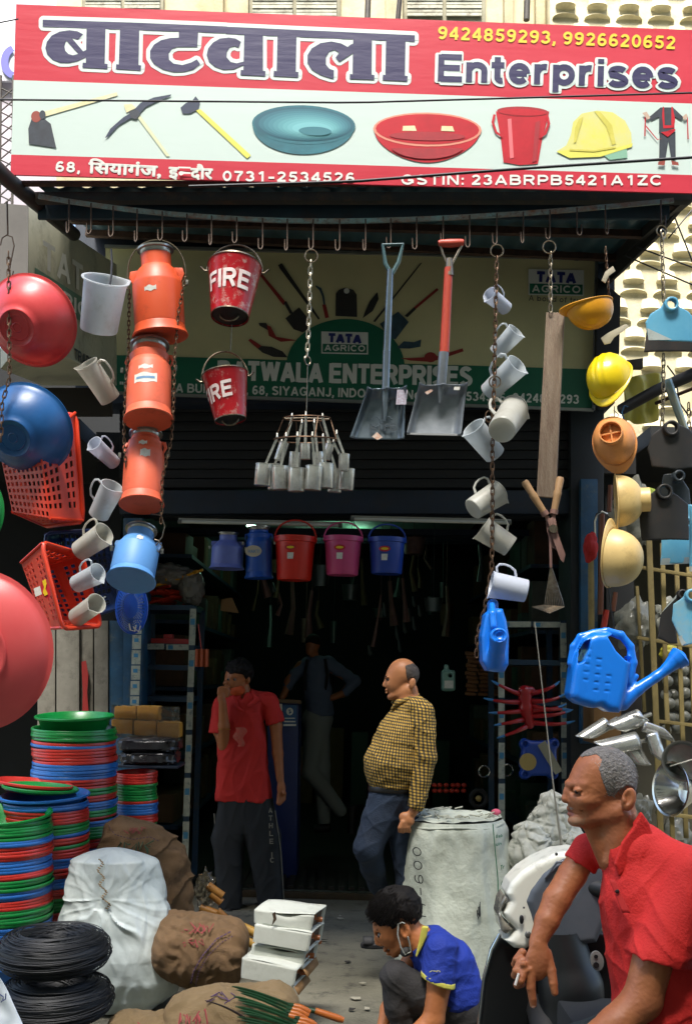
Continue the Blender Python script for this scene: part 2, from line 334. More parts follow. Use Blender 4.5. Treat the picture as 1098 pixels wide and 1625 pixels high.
def sdf_mesh(fn, lo, hi, vox):
    lo = np.array(lo, np.float32); hi = np.array(hi, np.float32); B = 8
    nb = np.ceil((hi - lo) / (vox * B)).astype(int); n = nb * B + 1
    F = np.empty(tuple(n), np.float32)
    cg = np.stack(np.meshgrid(*[lo[i] + (np.arange(nb[i]) + .5) * B * vox for i in range(3)], indexing='ij'), -1).reshape(-1, 3).astype(np.float32)
    cf = fn(cg).reshape(nb); act = np.abs(cf) < B * vox * 1.25
    big = np.repeat(np.repeat(np.repeat(np.where(cf < 0, -9., 9.), B, 0), B, 1), B, 2)
    F[:, :, :] = 9.; F[:-1, :-1, :-1] = big
    idx = np.argwhere(act); o = np.stack(np.meshgrid(*[np.arange(B + 1)] * 3, indexing='ij'), -1).reshape(-1, 3)
    for c in range(0, len(idx), 400):
        ids = (idx[c:c + 400, None, :] * B + o[None]).reshape(-1, 3); v = fn((lo + ids * vox).astype(np.float32)); F[ids[:, 0], ids[:, 1], ids[:, 2]] = v
    S = F < 0; cnt = np.zeros(tuple(n - 1), np.int8)
    offs = [(a, b, c) for a in (0, 1) for b in (0, 1) for c in (0, 1)]
    sh = lambda A, o_: A[o_[0]:A.shape[0] - 1 + o_[0], o_[1]:A.shape[1] - 1 + o_[1], o_[2]:A.shape[2] - 1 + o_[2]]
    for o_ in offs: cnt += sh(S, o_)
    cells = np.argwhere((cnt > 0) & (cnt < 8)); vid = np.full(tuple(n - 1), -1, np.int32); vid[cells[:, 0], cells[:, 1], cells[:, 2]] = np.arange(len(cells))
    acc = np.zeros((len(cells), 3)); num = np.zeros(len(cells))
    for a in offs:
        for ax in range(3):
            if a[ax]: continue
            b = list(a); b[ax] = 1; fa = F[tuple((cells + a).T)]; fb = F[tuple((cells + b).T)]; m = (fa < 0) != (fb < 0)
            t = np.where(m, fa / np.where(m, fa - fb, 1), 0); q = np.array(a, float)[None].repeat(len(cells), 0); q[:, ax] += t
            acc += q * m[:, None]; num += m
    V = lo + (cells + acc / num[:, None]) * vox; faces = []
    for ax in range(3):
        u, v_ = [(1, 2), (2, 0), (0, 1)][ax]; a = [slice(None)] * 3; b = [slice(None)] * 3; a[ax] = slice(0, -1); b[ax] = slice(1, None)
        D = S[tuple(a)] != S[tuple(b)]; e = np.argwhere(D); e = e[(e[:, u] > 0) & (e[:, v_] > 0) & (e[:, u] < n[u] - 1) & (e[:, v_] < n[v_] - 1)]
        inside = S[tuple(e.T)]
        def g(du, dv):
            q = e.copy(); q[:, u] -= du; q[:, v_] -= dv; return vid[tuple(q.T)]
        q = np.stack([g(0, 0), g(1, 0), g(1, 1), g(0, 1)], 1); q = np.where(inside[:, None], q, q[:, ::-1]); faces.append(q[(q >= 0).all(1)])
    return V, np.concatenate(faces)
def sculpt(name, m, parent, F, fn, lo, hi, vox, mats=None, matfn=None, loc=None):
    """fn in the frame's pixel space"""
    V, q = sdf_mesh(fn, lo, hi, vox); Wd = F.arr(V) if F else V
    off = np.array(_wl(parent)) if parent else np.array(loc if loc else (0, 0, 0))
    me = bpy.data.meshes.new(name); me.vertices.add(len(V)); me.vertices.foreach_set('co', (Wd - off).astype(np.float32).ravel())
    k = len(q); me.loops.add(k * 4); me.loops.foreach_set('vertex_index', q.astype(np.int32).ravel()); me.polygons.add(k)
    me.polygons.foreach_set('loop_start', np.arange(k, dtype=np.int32) * 4)
    me.update(calc_edges=True); me.validate()
    for x in (m if isinstance(m, (list, tuple)) else [m]): me.materials.append(x)
    if matfn is not None and len(me.polygons) == k:
        cen = V[q].mean(1); me.polygons.foreach_set('material_index', matfn(cen).astype(np.int32))
    bm = bmesh.new(); bm.from_mesh(me); bmesh.ops.recalc_face_normals(bm, faces=bm.faces); bm.to_mesh(me); bm.free()
    me.shade_smooth()
    o = bpy.data.objects.new(name, me); COL.objects.link(o)
    if parent: o.parent = parent
    elif loc: o.location = loc
    return o
# ================================================================ materials of the setting
m_ground = mat('street_concrete', '#747162', .9, col2='#4c4a3e', ns=1.6, mix=.5, dirt='#1d1c19', ds=8, damt=.8, bump=.6, bs=60)
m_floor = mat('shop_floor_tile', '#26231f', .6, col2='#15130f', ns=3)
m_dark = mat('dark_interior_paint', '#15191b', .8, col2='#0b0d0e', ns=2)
m_navy = mat('navy_paint', '#14263a', .6, col2='#0c1620', ns=3, dirt='#3a2a1c', ds=8, damt=.3)
m_bluepaint = mat('blue_paint', '#1c5378', .55, col2='#123449', ns=5, dirt='#6b6a52', ds=7, damt=.5)
m_rustblue = mat('rusty_light_blue_steel', '#6aa3a8', .6, col2='#7a4a26', ns=14, mix=.6, dirt='#4a2812', ds=30, damt=.9, bump=.4, bs=80)
m_rust = mat('rusted_steel', '#4b3324', .8, col2='#22170f', ns=20, bump=.4, bs=90)
m_steel = mat('galvanised_wire', '#8b8577', .35, metal=.9, col2='#5b4a38', ns=60, mix=.5)
m_oldchain = mat('rusty_chain_steel', '#6c5a48', .5, metal=.7, col2='#4a2d1a', ns=40)
m_black = mat('black_cloth', '#0b0c0c', .8)
m_wall = mat('cream_plaster', '#cfc5a4', .9, col2='#b2a582', ns=2.5, dirt='#7c7358', ds=4, damt=.4, bump=.3, bs=30)
m_scale = mat('cream_cement_relief', '#d9d2b2', .85, col2='#bdb28e', ns=5, dirt='#6f6549', ds=6, damt=.45, bump=.3, bs=40)
m_shutter = mat('old_white_shutter_paint', '#c2c3b4', .8, col2='#8c8a78', ns=9, dirt='#5a4a38', ds=12, damt=.7)
m_pipe = mat('grey_pipe', '#2a2825', .6, col2='#4a4238', ns=10)
m_wire = mat('black_cable', '#0c0d0d', .5)
# ================================================================ ground and interior (setting)
g = MB(); g.box((0, 20, -.15), (260, 260, .3)); structure('ground', g, m_ground, smooth=False)
YF = 7.45                       # threshold of the shop
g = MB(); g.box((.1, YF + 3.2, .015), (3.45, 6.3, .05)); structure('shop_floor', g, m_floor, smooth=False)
m_wood_grate = mat('dark_floor_slat', '#211a12', .6, col2='#120e0a', ns=6)
th = thing('shop_threshold', 'dark grooved threshold grating edged with a thin steel strip at the shop mouth', 'threshold', (0.1, YF, 0))
g = MB(); g.box((0.1, YF + .03, .035), (3.4, .05, .012)); g.build('steel_strip', mat('worn_steel', '#8a8d88', .35, metal=.8, col2='#3c3a34', ns=20), th, bevel=.002)
g = MB(); g.box((0.1, YF - .02, .02), (3.4, .06, .04)); g.build('kerb_board', mat('threshold_wood', '#4a3a22', .8, col2='#2a2114', ns=10), th, bevel=.004)
for i in range(46):
    g = MB(); g.box((-1.5 + i * .07, YF + .42, .052), (.04, .7, .022)); g.build('slat', m_wood_grate, th, smooth=False)
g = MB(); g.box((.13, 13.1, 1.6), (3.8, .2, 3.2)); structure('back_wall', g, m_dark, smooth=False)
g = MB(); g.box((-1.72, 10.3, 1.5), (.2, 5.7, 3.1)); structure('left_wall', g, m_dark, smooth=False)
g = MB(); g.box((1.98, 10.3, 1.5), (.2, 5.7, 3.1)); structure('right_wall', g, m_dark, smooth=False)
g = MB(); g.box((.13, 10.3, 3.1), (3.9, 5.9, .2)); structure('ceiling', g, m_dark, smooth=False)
# shop front: shutter box, beam, pillars
sf = thing('shop_facade', 'dark shop front with rolled shutter box above a navy beam and blue pillars', 'shop front', (0, 7.15, 0))
def front(name, x0, y0, x1, y1, Y, dep, m, par, bev=.004):
    a, b, c, d = P(x0, y0, Y), P(x1, y0, Y), P(x1, y1, Y), P(x0, y1, Y); e = Vector((0, dep, 0))
    g = MB(); g.hexa([d, c, c + e, d + e, a, b, b + e, a + e]); return g.build(name, m, par, bevel=bev)
front('sign_backing', 120, 330, 975, 640, 6.95, .3, m_navy, sf)
for i in range(9):
    front('shutter_slat', 190, 640 + i * 15, 948, 653.6 + i * 15, 7.12 + .008 * (i % 2), .08, mat('dark_shutter_steel', '#0f1011', .7, col2='#08090a', ns=4), sf)
front('beam', 190, 778, 945, 815, 7.1, .25, m_navy, sf)
front('lintel_strip', 240, 815, 935, 822, 7.2, .15, m_dark, sf)
front('left_pillar', 196, 822, 226, 1420, 7.1, .35, m_bluepaint, sf)
front('right_pillar', 905, 650, 958, 1420, 7.05, .4, mat('black_pillar', '#141516', .7, col2='#1c262b', ns=4), sf)
front('blue_post', 921, 760, 948, 1180, 6.98, .06, m_bluepaint, sf)
# ================================================================ canopy
cn = thing('canopy', 'dark blue sheet canopy with rusty light blue edge bar over the shop front', 'canopy', (0, 5.6, 3.6))
YB = 4.5
a, b, c, d = P(62, 296, YB), P(1100, 290, YB), P(985, 420, 6.95), P(150, 372, 6.95)
g = MB()
def corr(u, v):
    q = (a.lerp(b, u)).lerp(d.lerp(c, u), v); return q + Vector((0, 0, .012 * math.sin(u * 150)))
g.grid(corr, 160, 6); g.build('roof_sheet', mat('teal_roof_paint', '#23505c', .6, col2='#16343e', ns=2, dirt='#4a3a26', ds=6, damt=.4), cn, solid=.004)
for t in (.12, .45, .8):
    g = MB(); g.bar(a.lerp(d, t) - Vector((0, 0, .04)), b.lerp(c, t) - Vector((0, 0, .04)), .04, .04); g.build('purlin', m_rust, cn)
def barpt(t, Y=YB - .03):
    x = 62 + t * 1006; y = 305 + 46 * (1 - abs(2 * t - .93) ** 2.1 if abs(2 * t - .93) < 1 else 1 - abs(2 * t - .93) ** 1.6)
    if t > .465: y = 351 - 33 * ((t - .465) / .535) ** 1.7
    return P(x, y, Y)
g = MB(); pts = [barpt(i / 40) for i in range(41)]
for p, q in zip(pts[:-1], pts[1:]): g.bar(p, q, .012, .021, up=(0, 0, 1))
g.build('edge_bar', m_rustblue, cn, smooth=False)
front('rear_fascia_board', 60, 322, 1062, 347, YB + .12, .02, mat('dark_teal_sheet', '#1d3a44', .7, col2='#10222a', ns=3, dirt='#2e2013', ds=6, damt=.6), cn)
front('fascia_beam', 55, 304, 1096, 318, YB + .02, .05, mat('grimy_fascia', '#2b2a22', .8, col2='#14201f', ns=4, dirt='#4d3a22', ds=10, damt=.6), cn)
g = MB(); g.tube([P(-10, 262, 4.3), P(12, 284, 4.35), P(58, 322, 4.6), P(118, 372, 5.3)], .036, 12); g.build('pipe_strut', mat('charcoal_pipe', '#1c1d1e', .5, col2='#34302a', ns=12), cn)
# black side sheet hanging under the right edge of the canopy
g = MB(); A0, A1 = P(1094, 312, 4.6), P(972, 425, 6.8); 
g.poly([P(1088, 318, 4.6), P(960, 402, 6.8), P(952, 460, 6.8), P(985, 430, 6.3), P(1040, 376, 5.4)], (.02, 0, 0)); g.build('side_flap', m_black, cn)
g = MB(); g.bar(P(1094, 308, 4.55), P(966, 420, 6.85), .04, .06); g.build('side_rail', mat('dark_rail', '#1b1a18', .7), cn)
g = MB(); g.poly([P(948, 440, 6.7), P(984, 470, 6.7), P(982, 560, 6.7), P(960, 640, 6.7), P(944, 640, 6.7)], (0, .05, 0)); g.build('end_board', m_black, cn)
# ================================================================ hooks along the bar
m_hook = mat('hook_steel', '#4a3a2a', .6, metal=.4, col2='#2c1c12', ns=60)
def bary(x): 
    t = (x - 62) / 1006; y = 351 - 33 * ((t - .465) / .535) ** 1.7 if t > .465 else 305 + 46 * (1 - abs(2 * t - .93) ** 2.1)
    return y
hooks = [(110, 372), (145, 374), (180, 378), (218, 386), (258, 384), (297, 386), (336, 391), (376, 388), (417, 398), (456, 400), (497, 398), (539, 400), (580, 400), (620, 396), (661, 398), (703, 390), (745, 395), (788, 390), (830, 388), (872, 382), (915, 376), (960, 374), (1048, 362)]
for i, (x, yb) in enumerate(hooks):
    F = Fr(x, yb, YB - .05); yt = bary(x); pts = [F(0 + x - 0, yt - 3, 2), F(x, yb - 8)]
    sgn = -1 if x < 880 else 1; wd = 7 if (i * 7) % 3 else 4
    pts = [F(x, yt - 3), F(x, yb - 9)] + [F(x + sgn * wd * .5 * (1 - math.cos(a_)), yb - 9 + 8 * math.sin(a_), -3 * math.sin(a_)) for a_ in (.4, .9, 1.57, 2.2, 2.8)] + [F(x + sgn * wd, yb - 20)]
    g = MB(); g.tube(pts, .0035, 6); o = g.build('bar_hook', m_hook, loc=F(x, yt))
    tag(o, 'bent steel wire hook hanging from the rusty canopy bar', 'hook', 'wire hooks along the canopy bar')
# ================================================================ banner
YS = 4.36
m_bred = mat('banner_red', '#b81f33', .38, bump=.12, bs=14, stretch=(.35, 1, 1.6), col2='#c93a4b', ns=1.5)
m_bwhite = mat('banner_white', '#c2d2cb', .42, bump=.08, bs=14, stretch=(.35, 1, 1.6))
m_bnavy = mat('banner_navy_ink', '#231f4e', .45, bump=.2, bs=14, stretch=(.35, 1, 1.6))
m_byel = mat('banner_yellow_ink', '#d8bf2c', .5); m_bwt = mat('banner_white_ink', '#d6d9d2', .5)
bn = thing('shop_banner', 'wide red and white printed shop banner in Hindi and English above the hanging goods', 'banner', (0, YS, 4.2))
T = lambda x: 8 + (x - 27) * .0375; Bt = lambda x: 278 + (x - 18) * .027
def strip(f0, f1, m, name, Y0=YS, th_=.01, nx=60):
    g = MB(); L = lambda y: 27 - (y - 8) * .034
    def fn(u, v):
        y0 = f0(20 + 1100 * u); y1 = f1(20 + 1100 * u); y = y0 + (y1 - y0) * v; x = L(y) + (1112 - L(y)) * u
        return P(x, y, Y0)
    g.grid(fn, nx, 6); g.build(name, m, bn, smooth=False, solid=th_); return g
fa = lambda x: 128 + (x - 22) * .0345; fb = lambda x: 246 + (x - 18) * .030
strip(T, fa, m_bred, 'red_top_panel'); strip(fa, fb, m_bwhite, 'white_middle_panel'); strip(fb, Bt, m_bred, 'red_bottom_panel')
front('frame_rail', 24, 286, 1112, 292, YS + .05, .03, m_rust, bn)
Z1 = lambda a_: [(50 + x / 3.542, 10 + y / 3.542) for x, y in a_]; Z2 = lambda a_: [(340 + x / 3.229, 10 + y / 3.229) for x, y in a_]
head = [Z1([(65, 75), (600, 92), (1100, 113), (1100, 152), (600, 134), (65, 115)]), Z2([(60, 104), (1027, 148), (1027, 182), (60, 142)]),
 Z1([(292, 157), (260, 140), (215, 134), (160, 142), (115, 165), (88, 200), (80, 235), (90, 270), (120, 300), (165, 318), (215, 318), (260, 308), (312, 286), (312, 244), (262, 268), (235, 275), (210, 268), (192, 250), (187, 225), (195, 200), (208, 188), (232, 180), (262, 188)]),
 Z1([(196, 190), (228, 178), (300, 262), (276, 280)]),
 Z1([(312, 100), (418, 105), (413, 322), (430, 324), (428, 352), (288, 345), (290, 316), (307, 318)]), Z1([(500, 105), (608, 110), (603, 330), (618, 332), (615, 361), (476, 353), (478, 325), (492, 327)]),
 Z1([(829, 120), (940, 120), (933, 228), (820, 228), (790, 240), (772, 265), (775, 300), (800, 322), (850, 330), (900, 315), (930, 298), (950, 325), (910, 355), (860, 368), (800, 370), (740, 355), (690, 325), (668, 290), (668, 250), (690, 215), (730, 190), (780, 178), (829, 176)]),
 Z2([(138, 182), (110, 165), (75, 160), (30, 165), (-5, 185), (-30, 215), (-38, 250), (-25, 285), (5, 310), (50, 325), (100, 322), (155, 300), (155, 282), (115, 292), (85, 285), (65, 262), (65, 235), (80, 212), (105, 203), (125, 212)]),
 Z2([(155, 120), (250, 125), (250, 330), (263, 332), (262, 358), (135, 352), (137, 325), (150, 327)]), Z2([(325, 130), (422, 135), (418, 335), (432, 337), (430, 364), (304, 358), (306, 330), (320, 332)]),
 Z2([(700, 195), (683, 208), (650, 190), (600, 180), (545, 188), (500, 215), (478, 250), (478, 290), (500, 325), (545, 352), (595, 368), (612, 370), (613, 328), (590, 320), (572, 298), (572, 260), (590, 232), (615, 222), (640, 238), (622, 262), (640, 285), (716, 236), (714, 190)]),
 Z2([(712, 140), (808, 145), (806, 350), (820, 352), (820, 376), (694, 372), (695, 346), (708, 348)]), Z2([(880, 145), (980, 150), (976, 355), (990, 357), (988, 384), (862, 378), (864, 350), (876, 352)])]
m_out = m_bwhite
layers = [P2(h) for h in head]
g = MB(); out = []
for k in range(16):
    an = 2 * math.pi * k / 16
    for h in layers: out.append((h[0] + np.array([math.cos(an), math.sin(an)]) * 6.2, h[1]))
flat2d(g, out, planar(YS, .006)); g.build('headline_outline', mat('banner_outline_white', '#cddad4', .5), bn, smooth=False)
g = MB(); flat2d(g, layers, planar(YS, .008)); g.build('headline', m_bnavy, bn, smooth=False)
def btext(name, s, x0, y0, x1, y1, cap, bold, m, outline=0, layer=.007, par=bn, Y=YS, om=None, **k):
    tl = text2d(s, x0, y0, x1, y1, cap, bold, **k)
    if outline:
        g = MB(); flat2d(g, grow(text2d(s, x0, y0, x1, y1, cap, bold + outline * .5, **k), outline * .5, 10), planar(Y, layer - .0016)); g.build(name + '_outline', om or mat('banner_outline_white', '#cddad4', .5), par, smooth=False)
    g = MB(); flat2d(g, tl, planar(Y, layer)); return g.build(name, m, par, smooth=False)
btext('name_lettering', 'Enterprises', 694, 129, 1074, 140, 43, .8, m_bnavy, outline=5, layer=.009)
btext('phone_lettering', '9424859293, 9926620652', 694, 62, 1071, 78, 20.5, .1, m_byel)
btext('address_number', '68,', 88, 272, 128, 274, 16.5, .2, m_bwt)
btext('address_lettering', '\u093f\u0938\u092f\u093e\u0917\u0902\u091c,', 140, 275, 256, 281, 17.5, 1.1, m_bwt)
btext('address_lettering', '\u0907', 267, 282, 284, 283, 17.5, 1.1, m_bwt)
btext('address_lettering', '\u0926\u094c\u0930', 302, 284, 338, 285, 17.5, 1.1, m_bwt)
# half na
g = MB(); flat2d(g, [P2([(283, 264.3), (303, 265), (303, 267.4), (283, 266.8)]), P2([(284, 273.5), (287, 271.5), (296, 273), (303, 273.3), (303, 276), (292, 276), (288, 278.5), (284.5, 277)])], planar(YS, .013), .0001); g.build('address_lettering', m_bwt, bn, smooth=False)
btext('telephone_lettering', '0731-2534526', 353, 287, 563, 290, 16, .2, m_bwt)
btext('tax_number_lettering', 'GSTIN: 23ABRPB5421A1ZC', 636, 293, 1050, 294, 16, .2, m_bwt)
def el(cx, cy, rx, ry, n=28, a0=0, a1=360, rot=0):
    o = []
    for i in range(n + (a1 - a0 < 360)):
        t = R(a0 + (a1 - a0) * i / n); x = rx * math.cos(t); y = ry * math.sin(t); o.append((cx + x * math.cos(R(rot)) - y * math.sin(R(rot)), cy + x * math.sin(R(rot)) + y * math.cos(R(rot))))
    return o
def pic(name, shapes, par=bn, Y=YS, base=.008):
    """a printed picture: flat shapes in order, one mesh"""
    g = MB(); ms = []
    for i, (pts, m) in enumerate(shapes):
        if m not in ms: ms.append(m)
        g.mi = ms.index(m); flat2d(g, [P2(pts)], planar(Y, base + .0006 * i))
    return g.build(name, ms, par, smooth=False)
Q = lambda a_: [(20 + x / 1.961, 120 + y / 1.961) for x, y in a_]; Q2 = lambda a_: [(560 + x / 2.041, 140 + y / 2.041) for x, y in a_]
ik = mat('print_black', '#1e222a', .5, col2='#333c48', ns=20); ired = mat('print_brick_red', '#8c3a2c', .5); iwood = mat('print_pale_wood', '#cfc58e', .5, col2='#dcd8b8', ns=12)
iteal = mat('print_teal_steel', '#1f6f80', .45, col2='#5fa8ae', ns=6, mix=.6); itealD = mat('print_teal_shadow', '#11525f', .5, col2='#1d7482', ns=8); ired2 = mat('print_plastic_red', '#c4182b', .4, col2='#a81424', ns=8)
iyel = mat('print_yellow', '#d9d04f', .5, col2='#c9c98a', ns=10); irim = mat('print_rim_highlight', '#d98a74', .5); inav = mat('print_navy', '#23304a', .5); iylw = mat('print_handle_yellow', '#d6d25a', .5)
ishn = mat('print_teal_shine', '#8fc4c2', .5, col2='#4f9aa2', ns=30); iyd = mat('print_yellow_shade', '#b9b243', .5, col2='#d0c75a', ns=20); ird = mat('print_red_shade', '#8e1020', .5, col2='#a81424', ns=20); ipk = mat('print_red_shine', '#dc6a70', .5)
pic('hoe_picture', [(Q([(95, 113), (325, 52), (328, 62), (100, 128)]), iwood), (Q([(60, 135), (50, 165), (52, 212), (137, 225), (120, 150), (95, 130)]), ik), (el(58, 185, 8, 9), ired), (el(68, 182, 5, 7), ik)])
pic('pickaxe_picture', [(Q([(385, 125), (395, 120), (490, 250), (480, 252)]), mat('print_faint_wood', '#cdd0aa', .5)), (Q([(347, 90), (372, 88), (385, 100), (355, 115)]), iwood), (Q([(380, 105), (400, 84), (440, 68), (495, 58), (492, 64), (450, 80), (415, 98), (395, 118)]), inav), (Q([(375, 112), (345, 130), (305, 165), (288, 195), (300, 188), (330, 155), (372, 130)]), inav), (Q([(362, 112), (385, 105), (400, 118), (385, 136), (370, 132)]), ik)])
pic('hammer_picture', [(Q([(570, 108), (585, 104), (742, 248), (730, 258)]), iylw), (Q([(523, 100), (540, 85), (560, 78), (570, 64), (584, 82), (578, 105), (552, 118), (530, 118)]), inav)])
def _mx(a_, b_, t_): return '#' + ''.join('%02x' % int(int(a_[i:i + 2], 16) * (1 - t_) + int(b_[i:i + 2], 16) * t_) for i in (1, 3, 5))
pic('steel_pan_picture', [(el(482, 198, 81, 47, 30, 0, 180), itealD), (el(482, 198, 82, 31, 44, rot=2), itealD)] + [(el(482 + 1.6 * k, 197 + .9 * k, 79 - 6 * k, 27 - 2.1 * k, 44, rot=2), mat('print_teal_%d' % k, _mx('#14586a', '#6fb4ba', (k / 8) ** .8), .5)) for k in range(9)] + [(el(500, 208, 26, 7, 30, rot=2), mat('print_teal_8b', '#2c7480', .5))])
pic('red_tub_picture', [([(678 + 84 * math.cos(t) * (1 - .18 * math.sin(t) ** 2), 206 + 52 * math.sin(t)) for t in np.linspace(0, math.pi, 30)], ired2), (el(678, 205.5, 86, 27, rot=1), irim), (el(678, 205, 82, 24, rot=1), ired2), (Q2([(162, 122), (200, 121), (206, 138), (160, 138)]), iwood), (Q2([(287, 122), (322, 123), (328, 140), (285, 138)]), iwood), (el(678, 216, 60, 7, rot=1), ird), ([(678 + 60 * math.cos(t), 228 + 24 * math.sin(t)) for t in np.linspace(.3, math.pi - .3, 20)], ird)])
hb = [(el(825, 208, 0, 0)[:3], ired2)]
g = MB(); 
pic('red_bucket_picture', [(Q2([(462, 75), (635, 75), (612, 165), (598, 245), (540, 249), (487, 240), (478, 160)]), ired2), (el(829, 177, 41, 8, rot=2), ird), (el(829, 178, 37, 5.5, rot=2), ired2), (Q2([(500, 100), (512, 98), (520, 225), (508, 228)]), ipk), (Q2([(590, 110), (606, 105), (594, 235), (580, 240)]), ird)] + [(Q2([(454, 84), (448, 110), (460, 145), (482, 160), (486, 156), (466, 140), (456, 110), (462, 86)]), ired2), (Q2([(632, 86), (638, 115), (626, 148), (606, 163), (602, 158), (618, 143), (629, 114), (625, 90)]), ired2)])
pic('yellow_helmet_picture', [(Q2([(658, 205), (690, 185), (705, 150), (712, 110), (740, 82), (790, 72), (840, 78), (880, 105), (900, 145), (902, 185), (840, 208), (780, 222), (720, 225)]), iyel), (Q2([(805, 212), (885, 192), (888, 225), (830, 232)]), mat('print_mint', '#7fae94', .5)), (Q2([(658, 205), (690, 200), (760, 205), (840, 196), (905, 178), (902, 190), (800, 222), (700, 226)]), iylw), (Q2([(780, 74), (800, 76), (838, 120), (850, 180), (838, 184), (820, 125)]), iyd), (Q2([(730, 100), (745, 92), (728, 150), (722, 175), (714, 176), (718, 130)]), iyd), (Q2([(700, 196), (780, 200), (850, 188), (850, 194), (780, 206), (700, 202)]), iyd)])
pic('harness_wearer_picture', [(Q2([(992, 140), (1043, 140), (1044, 232), (1030, 234), (1020, 170), (1010, 234), (990, 234)]), ik), (Q2([(995, 62), (1035, 62), (1070, 95), (1062, 105), (1038, 90), (1040, 145), (990, 145), (990, 92), (965, 105), (956, 95)]), ik), (Q2([(1002, 60), (1006, 60), (1008, 120), (1040, 120), (1040, 128), (1004, 130), (1000, 90)]), ired2), (Q2([(1030, 60), (1034, 60), (1042, 100), (1038, 128), (1030, 126)]), ired2), (Q2([(1000, 145), (1040, 130), (1044, 136), (1018, 158), (996, 142)]), ired2), (Q2([(944, 86), (948, 86), (946, 155), (942, 155)]), ired2), (Q2([(1080, 90), (1083, 90), (1086, 165), (1082, 165)]), ired2), (Q2([(948, 120), (985, 165), (1000, 162), (984, 168), (948, 126)]), ired2), (Q2([(936, 80), (950, 76), (962, 96), (952, 102)]), mat('print_skin', '#b9a08c', .6)), (Q2([(1066, 92), (1078, 82), (1084, 92), (1072, 104)]), mat('print_skin', '#b9a08c', .6)), (Q2([(988, 238), (1010, 234), (1008, 250), (986, 248)]), ired), (Q2([(1030, 234), (1052, 240), (1054, 250), (1032, 248)]), ired)])
# cables in front of the banner
for pts, r, lab in [([(-10, 158), (560, 163), (1110, 147)], .004, 'thin black cable strung across the picture band of the banner'), ([(300, 296), (560, 288), (820, 268), (1110, 249)], .006, 'thick black cable climbing to the right across the lower banner edge'), ([(0, 36), (30, 30)], .003, 'short dark wire beside the top left banner corner')]:
    g = MB(); n = 24; q = []
    for i in range(n):
        t = i / (n - 1) * (len(pts) - 1); k = min(int(t), len(pts) - 2); f = t - k; f2 = f * f * (3 - 2 * f) if len(pts) > 3 else f
        q.append(P(pts[k][0] + (pts[k + 1][0] - pts[k][0]) * f, pts[k][1] + (pts[k + 1][1] - pts[k][1]) * f, 4.0))
    g.tube(q, r, 6); tag(g.build('cable', m_wire, loc=q[0]), lab, 'cable')
# ================================================================ buildings behind the banner
YU = 9.2
ub = thing('upper_building', 'cream plastered upper storey with old white louvred shutters behind the banner', 'building', (0, YU, 4))
front('wall', 90, -120, 872, 330, YU, .3, m_wall, ub)
for x0, x1 in ((395, 540), (640, 770), (130, 260)):
    fr = front('window', x0, -60, x1, 16 + x0 * .03, YU - .05, .04, mat('window_frame_paint', '#a9a58e', .8, col2='#847f68', ns=8), ub)
    xm = (x0 + x1) / 2
    for xa, xb in ((x0 + 6, xm - 3), (xm + 3, x1 - 6)):
        for k in range(14): front('louvre', xa, -58 + k * 6, xb, -53.4 + k * 6, YU - .07 - .008 * (k % 2), .02, m_shutter, fr, bev=0)
for x in (340, 380, 612, 625, 800, 850): front('pilaster', x, -120, x + 14, 40, YU - .1, .1, m_wall, ub)
for x, r in ((583, .028), (637, .02), (835, .03)):
    g = MB(); g.tube([P(x + 3, -60, 8.9 if x != 637 else 4.5), P(x - (6 if x == 637 else 0), 32, 8.9 if x != 637 else 4.5)], r if x != 637 else .012, 10)
    tag(g.build('drain_pipe' if x != 637 else 'banner_stay', m_pipe, loc=P(x, 0, 8.9)), {583: 'brown downpipe on the wall above the middle of the banner', 637: 'thin black stay rod tied to the banner top', 835: 'grey downpipe right of the white shutters'}[x], 'pipe' if x != 637 else 'rod')
YR = 9.0
rb = thing('relief_building', 'pale cream building face covered with rows of curved cement scales', 'building', (4, YR, 4))
front('wall', 872, -140, 1500, 700, YR, .3, m_scale, rb)
def relief(kind):
    g = MB(); W, D, H, zf, zw = (.095, .085, .13, 0, -.03) if kind == 0 else (.125, .05, .05, .04, .022)
    A = [math.pi * i / 14 for i in range(15)]; s = lambda a_: max(0, math.sin(a_)); fr = [(-math.cos(a_) * W, -D * s(a_) ** .6, zf * s(a_)) for a_ in A]; wl = [(-math.cos(a_) * W, .005, zw * s(a_)) for a_ in A]
    g.add(fr + wl, [(i, i + 1, 16 + i, 15 + i) for i in range(14)])
    g.grid(lambda u, v: Vector((-math.cos(math.pi * u) * W * (1 - .25 * v), -D * s(math.pi * u) ** .6 * (1 - v) ** 1.25 + .006 * v, zf * s(math.pi * u) + H * v)), 15, 7)
    return g.build('cement_scale', m_scale, rb)
pr_ = [relief(0), relief(1)]; used_ = [0, 0]; O = P(1004, 447, YR); mp_ = P(1005, 447, YR).x - O.x
for r_ in range(-14, 10):
    for c_ in range(-4, 7):
        for kd in (0, 1):
            p = Vector((O.x + (c_ + (.5 if r_ % 2 else 0)) * 52.6 * mp_, YR - .002, O.z - (r_ * 46 + kd * 22) * mp_ * 1.03)); q = p - CAM; fz = q.dot(_f); px = 549 + FPX * q.dot(_r) / fz; py = 812.5 - FPX * q.dot(_u) / fz
            if px < 880 or px > 1260 or not -70 < py < 700 or (px < 962 and py > 60): continue
            o = pr_[kd] if not used_[kd] else pr_[kd].copy()
            if used_[kd]: COL.objects.link(o); o.parent = rb
            used_[kd] = 1; o.location = p
